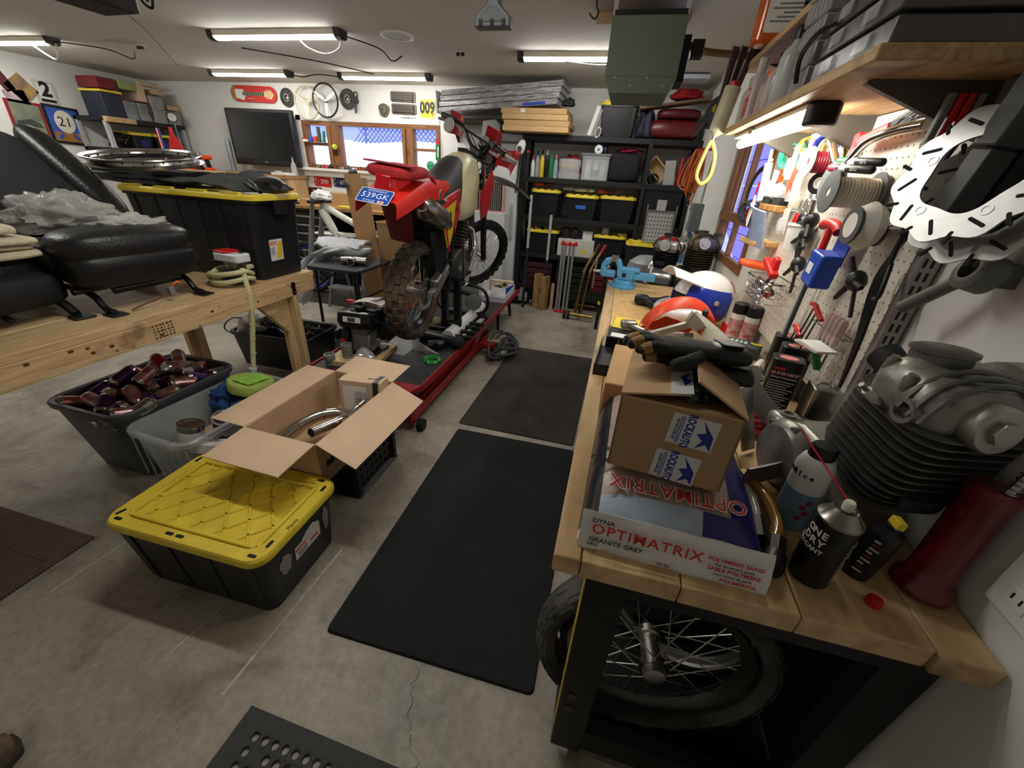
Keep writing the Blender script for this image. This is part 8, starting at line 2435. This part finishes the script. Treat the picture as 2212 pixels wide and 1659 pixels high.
spool('empty grey spool beside the white cord',1.565,1.585,.05,.025,mat((110,112,114),.45),BLKM,2)
t=spool('white spool with round paper label lower on the pegboard',1.285,1.485,.046,.065,mat((90,92,94),.45),mat((214,212,204),.6),1,.065)
MB().lathe([(.03,.0345),(.03,.0355)],20).build('paper_label',PAPER,t)
for k,(z,off,cm_,lb) in enumerate(((1.632,.10,GRN,'green capped dry erase marker above the white cord spool'),(1.615,.115,mat((196,60,90),.4),'red capped dry erase marker just under the green one'))):
    t=peg('marker_pen',lb,'marker',1.36,z,off,-3,'dry erase markers')
    MB(SD).lathe([(.009,-.09),(.0095,-.08),(.0095,.10),(.006,.105)],14).build('barrel',mat((60,60,62),.4),t)
    MB(SD).lathe([(.010,-.13),(.0105,-.125),(.0105,-.075)],14).build('cap',cm_,t)
    MB(SD).lathe([(.0098,-.06),(.0098,-.02)],14,cap=False).build('band',WHT,t)
    text('EXPO',.014,PWH,t,TR((.03,0,.0105)),shear=.2,bold=.01)
t=peg('dial_gauge','chrome rimmed dial gauge near the pegboard edge','gauge',1.185,1.53,.06)
MB(TR(ry=-35)).lathe([(.036,-.03),(.042,-.02),(.042,.002),(.038,.004)],26).build('case',CHROME,t)
MB(TR(ry=-35)).lathe([(.037,.001),(.037,.003),(0,.003)],26).build('dial',PAPER,t)
MB(TR(ry=-35)).box(-.0015,-.006,.0035,.0015,.026,.0045).build('needle',RED,t)
t=peg('caulk_syringe','white caulking syringe hanging under the lamp','syringe',2.33,1.61,.05,20)
MB().cyl((0,-.11,0),(0,.06,0),.018,n=14).build('barrel',WHT,t); MB().cyl((0,.06,0),(0,.12,0),.008,n=8).build('plunger',WHT,t); MB().box(-.03,.06,-.006,.03,.07,.006).build('wings',WHT,t)
t=peg('hose_loop','black hose loop hanging at the window end of the pegboard','hose',2.40,1.53,.05)
MB().torus(.08,.009,30,7,TR((0,0,0),ry=30) @ TR(s=(.7,1.5,1))).build('hose',BLK,t); MB().tube(cat([(.02,-.1,.02),(.05,-.03,.02),(.07,.06,.02)],5),.004,6).build('red_lead',RED,t)
t=peg('spring_clamp','orange spring clamp beside the green coil','clamp',2.16,1.64,.04)
MB().prism([(-.015,-.05),(.015,-.05),(.01,.0),(.02,.05),(-.02,.05),(-.01,0)],-.01,.01).build('jaws',ORG,t,bevel=.003)
t=peg('zip_tie_bag','clear bag of orange cable ties on the pegboard','bag',1.95,1.60,.04)
MB().sheet(lambda u,v:(-.045+.09*u,-.08+.17*v,.012*math.sin(PI*u)),6,8,.012).build('bag',ZIP,t)
for k in range(7):
    MB().tube(cat([(-.03+k*.008,-.07,.01),(-.02+k*.006,-.01,.02),(-.02+k*.008,.05,.015)],3),.002,5).build('tie',mat((230,84,60),.4),t)
t=peg('hook_bag','clear bag of small silver hooks on the pegboard','bag',2.10,1.55,.05)
MB().loft(pillow(.06,.035,.02,2.5,12,8)).build('bag',ZIP,t)
t=peg('tape_roll','black electrical tape roll on a peg','tape',1.70,1.585,.05)
MB(TR(ry=40)).ring([(.034,-.01),(.034,.01),(.017,.01),(.017,-.01)],22).build('roll',BLK,t); MB(TR(ry=40)).ring([(.0175,-.0105),(.0175,.0105),(.014,.0105),(.014,-.0105)],20).build('core',WHT,t)
t=peg('steel_chain','loose silver chain hanging below the tape roll','chain',1.72,1.515,.04)
for k in range(16):
    a=2*PI*k/16
    MB().torus(.008,.0022,10,5,TR((.028*math.cos(a)+.006*(k % 3),.045*math.sin(a),.01),rz=math.degrees(a)+90,rx=90*(k % 2))).build('link',STEEL,t)
for k,(y,lb) in enumerate(((2.17,'wooden block scrub brush on the pegboard ledge'),(2.03,'second wooden scrub brush beside its twin'))):
    t=peg('scrub_brush',lb,'brush',y,1.49,.05,group='wooden scrub brushes')
    MB().box(-.055,-.015,-.02,.055,.012,.02).build('block',wood((190,140,80),(140,96,50)),t,bevel=.004)
    MB().box(-.05,.012,-.016,.05,.04,.016).build('bristle_pad',mat((40,40,38),.9,var=.3,vs=90,bump=.8,bs=300),t)
t=peg('t_handle_wrench','long red T handle wrench hanging on the pegboard','wrench',1.50,1.455,.05,0,None,1.15)
MB().tube(cat([(-.05,.01,0),(-.02,.018,0),(.03,.012,0),(.05,.0,0)],5),.013,10).build('handle',RED,t); MB().cyl((0,.01,0),(-.005,-.07,0),.009,n=10).build('neck',RED,t); MB().cyl((-.005,-.07,0),(-.02,-.36,0),.006,n=10).build('shaft',DGREY,t)
t=peg('steel_rod','long pale steel rod hanging down the pegboard','rod',1.545,1.27,.04,-3)
MB().cyl((0,-.20,0),(0,.19,0),.010,n=12).build('rod',LGREY,t)
t=peg('blue_package','bright blue retail package with green print on a peg','package',1.41,1.40,.04,-8,None,1.4)
MB().box(-.03,-.02,0,.03,.09,.003).build('card',mat((30,60,160),.4),t); MB().box(-.03,-.07,0,.03,.0,.04).build('blister',mat((34,74,186),.3),t,bevel=.005)
MB().box(-.02,.045,.003,.02,.055,.0036).build('green_print',mat((110,220,90),.5),t); MB().box(-.02,.062,.003,.012,.07,.0036).build('white_print',WHT,t); MB().prism(rrect(.025,.022,.003,2,-.005,-.035),.04,.0407).build('white_panel',WHT,t)
for k,(y,z,lb) in enumerate(((1.66,1.47,'black ball puller with chrome arm high on the pegboard'),(1.655,1.425,'three armed black puller below the chrome one'),(1.63,1.33,'black puller above the wire basket'),(1.245,1.355,'black puller alone near the pegboard edge'))):
    t=peg('gear_puller',lb,'puller',y,z,.05,15*k-20,None,1.3)
    MB().ell((0,0,0),(.018,.022,.018),12,8).build('body',BLK,t)
    for a in (100,215,330):
        MB().cyl((0,0,.005),(.05*math.cos(R(a)),.05*math.sin(R(a)),.012),.007,.0045,n=8).build('arm',STEEL if k == 0 and a == 100 else BLK,t)
    MB().cyl((0,-.015,0),(.004,-.075,0),.004,n=6).build('screw',IRON,t)
t=peg('shop_papers','folded white and blue papers on a clipboard tray','papers',2.08,1.41,.07,-8,None,1.35)
MB().sheet(lambda u,v:(-.08+.16*u,-.05+.11*v,.02*math.sin(PI*u)+.03*v),8,5,.006).build('sheet',mat((150,170,206),.6,var=.15,vs=30),t); MB().sheet(lambda u,v:(-.09+.10*u,.0+.08*v,.03+.02*u),5,4,.003).build('white_sheet',WHT,t)
one('wood_shims','stack of thin wooden shims under the papers','shims',MB().box(-.05,-.09,0,.05,.09,.022),wood((206,172,116),(150,112,64)),loc=(.62,2.11,1.335),rot=(0,0,6),bevel=.003)
t=thing('plastic_cup','white printed plastic cup of bits on the pegboard','cup',(.635,1.735,1.365))
MB().lathe([(.035,0),(.043,.085),(.039,.085),(.032,.004)],20).build('cup',WHT,t); MB().ring([(.042,.078),(.046,.082),(.046,.09),(.041,.09)],20).build('lip',WHT,t)
one('orange_pouch','orange vinyl tool pouch hanging by the basket','pouch',MB().loft(pillow(.065,.014,.07,4)),mat((232,82,36),.5,var=.1),T=fr((.62,2.02,1.26),(0,-1,0),(.1,0,1)))
t=thing('wire_basket','chrome wire basket of small parts on the pegboard','basket',(.605,1.76,1.17))
for z,k in ((0,.8),(.025,.86),(.05,.92),(.08,1.0)):
    MB().tube([(p[0]*k,p[1]*k,z) for p in rrect(.11,.24,.02,2)],.0016 if z < .08 else .0032,5,closed=True).build('hoop',CHROME,t)
for k in range(11):
    for s in (-1,1):
        MB().cyl((s*.044,-.09+k*.018,0),(s*.055,-.112+k*.0225,.08),.0013,n=4).build('wire',CHROME,t)
q=random.Random(9)
for k in range(12):
    MB(TR((q.uniform(-.03,.03),q.uniform(-.08,.08),q.uniform(.015,.06)),rx=q.uniform(0,90),ry=q.uniform(0,90))).lathe([(.012,-.012),(.014,0),(.012,.014),(.005,.014)],8).build('part',q.choice((STEEL,DALU,BLK,IRON,mat((150,60,50),.5))),t)
t=peg('red_funnel','red plastic funnel tray resting over the basket','funnel',1.80,1.285,.06,-18)
MB().box(-.07,-.012,0,.07,.012,.03).build('tray',RED,t,bevel=.005); MB().prism([(-.02,0),(.05,0),(.03,.05),(.0,.05)],.0,.02).build('scoop',RED,t,bevel=.004)
for k,(y,z) in enumerate(((1.40,1.245),(1.375,1.235),(1.35,1.225),(1.455,1.155),(1.435,1.145))):
    t=peg('hex_key','red T handle hex key, %s of the hanging row' % ('first','second','third','fourth, lower','fifth, lowest')[k],'hex key',y,z,.05,-14,'red hex keys')
    MB().tube(cat([(-.022,-.004,0),(0,.003,0),(.022,.0,0)],3),.007,8).build('grip',RED,t); MB().cyl((0,0,0),(0,-.12,0),.0024,n=6).build('shaft',BLK,t)
for k in range(4):
    t=peg('screwdriver','clear handled screwdriver, %s in the rack' % ('first','second','third','fourth')[k],'screwdriver',1.30-k*.025,1.215,.045,-6,'clear handled screwdrivers')
    MB().lathe([(.006,-.04),(.011,-.03),(.012,.03),(.008,.04)],8,TR(rx=-90)).build('handle',mat((196,170,164),.25,alpha=.8),t); MB().cyl((0,-.04,0),(0,-.12,0),.003,n=6).build('shaft',STEEL,t)
t=peg('pegboard_rack','thin wire rack holding the screwdrivers','rack',1.27,1.21,.02)
MB().tube([(-.09,0,.035),(.09,0,.035),(.09,0,0),(-.09,0,0)],.0025,5,closed=True).build('wire',CHROME,t)
t=thing('caulk_tool','white wedge shaped caulk scraper standing by the pegboard edge','scraper',(.60,1.235,1.10),(0,0,14))
MB().prism([(-.05,0),(.04,0),(.055,.012),(-.03,.016),(-.06,.006)],-.03,.03,fr((0,0,.06),(0,-1,0),(0,0,1))).build('head',WHT,t,bevel=.004); MB().cyl((0,0,.06),(.03,.0,.0),.010,n=10).build('stem',GRN,t); MB().cyl((.02,0,.06),(.078,0,.06),.004,n=6).build('peg',CHROME,t)
# more odds and ends crowded under the lamp
for k,(y,z,w,h,m,lb) in enumerate(((2.20,1.58,.035,.055,WHT,'white blister pack hanging beside the syringe'),(2.03,1.66,.03,.06,PAPER,'pale card of fuses under the green coil'),(1.90,1.68,.02,.06,mat((214,120,120),.4),'thin pink packet near the blue coil'),(1.90,1.45,.03,.05,mat((190,186,176),.4),'beige card of hooks beside the scrub brushes'))):
    t=peg('hang_card',lb,'package',y,z,.05,6*k-8)
    MB().box(-w,-h,0,w,h,.002).build('card',m,t); MB().loft(pillow(w*.8,h*.6,.014,4,10,6)).build('blister',ZIP,t,T=TR((0,-h*.3,.008)))
    MB().cyl((0,h*.8,-.045),(0,h*.8,.02),.002,n=5).build('peg_hook',CHROME,t)
for k,(y,c) in enumerate(((1.84,RED),(1.80,BLK),(1.76,BLU))):
    t=peg('pliers','%s handled pliers hung above the cup' % ('red','black','blue')[k],'pliers',y,1.485,.035,4*k-4)
    for s in (-1,1):
        MB().tube(cat([(s*.003,.0,0),(s*.014,-.03,0),(s*.010,-.085,0)],4),.005,6).build('handle',c,t)
    MB().prism([(-.009,0),(.009,0),(.004,.045),(-.004,.045)],-.004,.004).build('jaws',STEEL,t)
t=peg('bungee_cords','tangle of dark bungee cords at the window end of the pegboard','cords',2.36,1.44,.05)
q=random.Random(3)
for k in range(5):MB().torus(q.uniform(.03,.055),.006,18,6,TR((q.uniform(-.02,.02),q.uniform(-.02,.02),.008*k),rx=q.uniform(-30,30),ry=q.uniform(10,50))).build('cord',mat((50,54,66),.5,var=.2),t)
# cables, brake discs, bar and tool near the camera
t=thing('test_leads','black cables with red and grey plugs hanging at the pegboard edge','cables',(.61,1.125,1.72))
for k,m in enumerate((GREY,RED,RED,GREY)):
    x=-.03+k*.016
    MB(TR((x,.0,-.03),rx=8)).box(-.006,-.008,-.045,.006,.008,.05).build('plug',m,t,bevel=.003)
    MB().tube(cat([(x,0,-.07),(x-.005,.01,-.14),(.0+.006*k,.0,-.22),(.01,.01*k,-.34),(.02,.005*k-.01,-.5),(.03,.0,-.62)],6),.0045,6).build('lead',BLK,t)
MB().cyl((.0,0,-.17),(.0,.0,-.155),.022,n=12).build('brown_tie',mat((150,120,70),.6),t)
MB().tube(cat([(.01,.01,-.25),(.03,.05,-.32),(.02,.03,-.38),(.0,-.03,-.37),(.01,.0,-.30)],6),.005,6).build('loop',BLK,t)
def wavedisc(label,T,Ro=.125,Ri=.08):
    t=thing('brake_disc',label,'brake disc',T=T,group='wave brake discs by the pegboard')
    N=80; m=mat((172,171,168),.36,.8,var=.15,vs=20)
    def rr(a,r0,amp,n):return r0+amp*math.cos(n*a)
    rings=[]
    for k in range(N):
        a=2*PI*k/N
        ro=rr(a,Ro,.0055,10); ri=rr(a+.2,Ri,.004,5)
        rings.append([(r*math.cos(a),r*math.sin(a),z) for r,z in ((ro,-.002),(ro,.002),(ri,.002),(ri,-.002))])
    MB().loft(rings,False,True).build('ring',m,t)
    for k in range(10):
        a=36*k
        for r,l,tw in ((.095,.03,35),(.112,.022,-20)):
            MB(TR(rz=a+(18 if r > .1 else 0)) @ TR((r,0,0),rz=tw)).prism(rrect(l,.006,.003,3),-.0024,.0024).build('slot',mat((38,36,36),.8),t)
    for k in range(5):
        MB(TR(rz=72*k+8) @ TR((.079,0,0))).ring([(.009,-.003),(.009,.003),(.0055,.003),(.0055,-.003)],14).build('mount_eye',m,t)
    return t
wavedisc('wavy silver brake disc hanging on the black bar, front one',TR((.565,.925,1.60),rx=8,ry=-72,rz=18),.115,.068)
wavedisc('wavy silver brake disc hanging on the black bar, rear one',TR((.60,.915,1.57),rx=8,ry=-76,rz=18),.115,.068)
t=thing('bracket_bar','thick black folding bracket bar hanging from the shelf end','bracket',(.60,.93,1.765),(6,6,0))
MB().box(-.022,-.028,-.13,.022,.028,0).build('upper_bar',mat((58,60,60),.45),t,bevel=.004); MB().box(-.020,-.025,-.24,.020,.025,-.132).build('lower_bar',mat((48,50,50),.45),t,bevel=.004)
MB().box(.022,-.03,-.25,.085,.03,.0).build('side_plate',BLKM,t,bevel=.003)
t=thing('throttle_tube','grey throttle tube and clamp hung on the bare wall','throttle',(.655,.925,1.43))
TG=mat((104,104,100),.5,.4,var=.15)
MB().cyl((-.01,.015,.0),(-.035,.095,-.085),.0135,n=14).build('tube',TG,t)
MB(fr((-.01,-.005,.012),(0,-1,0),(.3,0,1))).lathe([(.016,-.02),(.034,-.02),(.036,.015),(.026,.02),(.018,.02),(.018,.0)],22).build('drum',TG,t)
MB(TR((.0,.02,.05),rx=20)).box(-.018,-.03,-.03,.012,.03,.035).build('clamp',TG,t,bevel=.008)
MB().box(.0,-.02,-.01,.044,.02,.03).build('wall_peg',TG,t)
t=thing('wall_outlet','white wall outlet plate at the bench end','outlet',(.699,.575,1.035))
MB().box(-.007,-.04,-.06,0,.04,.06).build('plate',WHT,t,bevel=.002)
for z in (-.022,.022):
    MB().box(-.009,-.018,z-.016,-.007,.018,z+.016).build('receptacle',WHT,t,bevel=.002)
    for s in (-1,1):MB().box(-.0096,s*.007-.0015,z-.004,-.0088,s*.007+.0015,z+.007).build('slot',BLK,t)

# ================================================================== heater and ceiling hardware
t=thing('ceiling_heater','dull green garage heater hung from ceiling boards','heater',(-.03,3.1,0))
HG=mat((98,110,92),.5,var=.06,vs=3)
MB().box(-.20,-.20,2.09,.20,.28,2.36).build('cabinet',HG,t,bevel=.004)
MB().loft([[(-.20,-.20,2.09),(.20,-.20,2.09),(.20,.28,2.09),(-.20,.28,2.09)],[(-.165,-.185,2.015),(.165,-.185,2.015),(.165,.25,2.015),(-.165,.25,2.015)]]).build('tapered_base',HG,t)
MB().box(-.19,-.19,2.36,.19,.27,2.385).build('top_vent',BLKM,t)
for k in range(4):
    MB().lathe([(.005,0),(.005,.004)],8,fr((-.14+k*.09,-.20+(.01 if k % 2 else 0),2.085-(.035 if k % 2 else 0)),(1,0,0),(0,0,1))).build('rivet',LGREY,t)
for s in (-1,1):
    for y in (-.17,.24):
        MB().box(s*.19-.012,y-.012,2.36,s*.19+.012,y+.012,2.46).build('hanger',LGREY,t)
MB().box(.20,-.02,2.10,.25,.2,2.32).build('side_grille',BLKM,t)
for y in (-.17,.24):
    MB().box(-.34,y-.045,2.45,.24,y+.045,2.489).build('ceiling_board',PINEX,t,bevel=.003)
MB().tube(cat([(-.30,-.18,2.45),(-.295,-.19,2.40),(-.28,-.2,2.37),(-.30,-.2,2.345),(-.33,-.2,2.37)],5),.005,6).build('hook',IRON,t)
t=thing('gas_pipe','dark gas pipe along the ceiling behind the heater','pipe',(0,0,0))
MB().tube(cat([(.20,3.3,2.30),(.28,3.3,2.33),(.33,3.5,2.34),(.60,3.6,2.34),(.69,3.6,2.34)],5),.02,10).build('pipe',mat((110,82,40),.5,.5),t); MB().box(.24,3.2,2.24,.31,3.26,2.33).build('valve',BLK,t,bevel=.005)
t=thing('tool_hanger','black three notched wedge hanger on the ceiling rail','hanger',(-.725,2.3,0))
MB().prism([(-.085,2.15),(.085,2.15),(.085,2.19),(.03,2.235),(.03,2.32),(-.03,2.32),(-.03,2.235),(-.085,2.195)],-.03,.03,fr((0,0,0),(1,0,0),(0,0,1))).build('body',mat((64,66,70),.45),t,bevel=.006)
MB().prism([(-.06,2.17),(.06,2.17),(.06,2.19),(.018,2.225),(-.018,2.225),(-.06,2.19)],.03,.034,fr((0,0,0),(1,0,0),(0,0,1))).build('face_panel',BLK,t)
for x in (-.055,0,.055):
    MB().box(x-.008,-.038,2.152,x+.008,-.03,2.178).build('notch',BLKM,t,bevel=.002)
MB().box(-.02,-.02,2.32,.02,.02,2.489).build('stem',DGREY,t); MB().cyl((-.10,-.02,2.30),(-.03,.0,2.36),.004,n=6).build('pull_rod',WHT,t)
t=thing('door_opener','black garage door opener box under the ceiling','opener',(-2.95,2.16,2.25),(0,0,-4))
MB().box(-.22,-.22,0,.06,.20,.12).build('case',mat((40,38,38),.5,var=.1),t,bevel=.006); MB().box(-.20,-.2,-.004,.04,.18,0).build('grille',BLKM,t)
for k in range(2):MB().lathe([(.012,0),(.012,.004)],10,fr((.061,.05+k*.05,.08),(0,1,0),(0,0,1))).build('port',BLKM,t)
for x in (-.18,.03):MB().box(x-.012,-.01,.12,x+.012,.01,.239).build('strap',GREY,t)
MB().tube(cat([(-.02,.18,.0),(.0,.25,-.06),(.02,.32,-.15),(.03,.36,-.2)],6),.0015,5).build('antenna',BLK,t)
MB().tube(cat([(.06,.1,.1),(.14,.14,.09),(.17,.16,.03),(.20,.18,.02),(.21,.18,.1),(.16,.15,.12),(.19,.17,.04)],6),.007,6).build('power_cord',BLK,t)
# right wall beyond the bench: orange cord, breaker box
t=thing('extension_cord','bundle of orange extension cord hanging on the side wall','cord',(.58,4.35,1.80))
q=random.Random(12)
for k in range(12):
    w=q.uniform(.02,.07); d=q.uniform(-.34,-.22)-(.10 if k < 2 else 0); x=q.uniform(-.04,.04)
    MB().tube(cat([(x,0,.05),(x-w,q.uniform(-.05,.05),-.1),(x-w*1.3,q.uniform(-.05,.05),d*.8),(x-w*.4,0,d),(x+w*.6,0,d*.6),(x+.02,0,.05)],5),.0055,6).build('loop',mat((206,106,50),.5,var=.1),t)
MB().cyl((-.03,-.02,-.30),(-.02,-.02,-.40),.014,n=8).build('plug',BLK,t); MB().box(.0,-.01,.04,.12,.01,.06).build('hook',RED,t)
t=thing('breaker_box','grey electrical box with blue conduit on the side wall','electrical box',(.66,4.25,1.30))
MB().box(-.05,-.09,-.12,.039,.09,.12).build('box',mat((110,114,116),.5),t,bevel=.004); MB().box(-.055,.03,-.05,-.05,.07,.05).build('label',WHT,t)
MB().tube(cat([(-.01,.02,-.12),(-.02,.04,-.25),(-.03,.05,-.42)],5),.02,10).build('conduit',mat((70,120,176),.5),t); MB().tube(cat([(.02,-.05,.12),(.0,-.09,.0),(.02,-.07,-.1)],5),.005,6).build('wire',GREY,t)
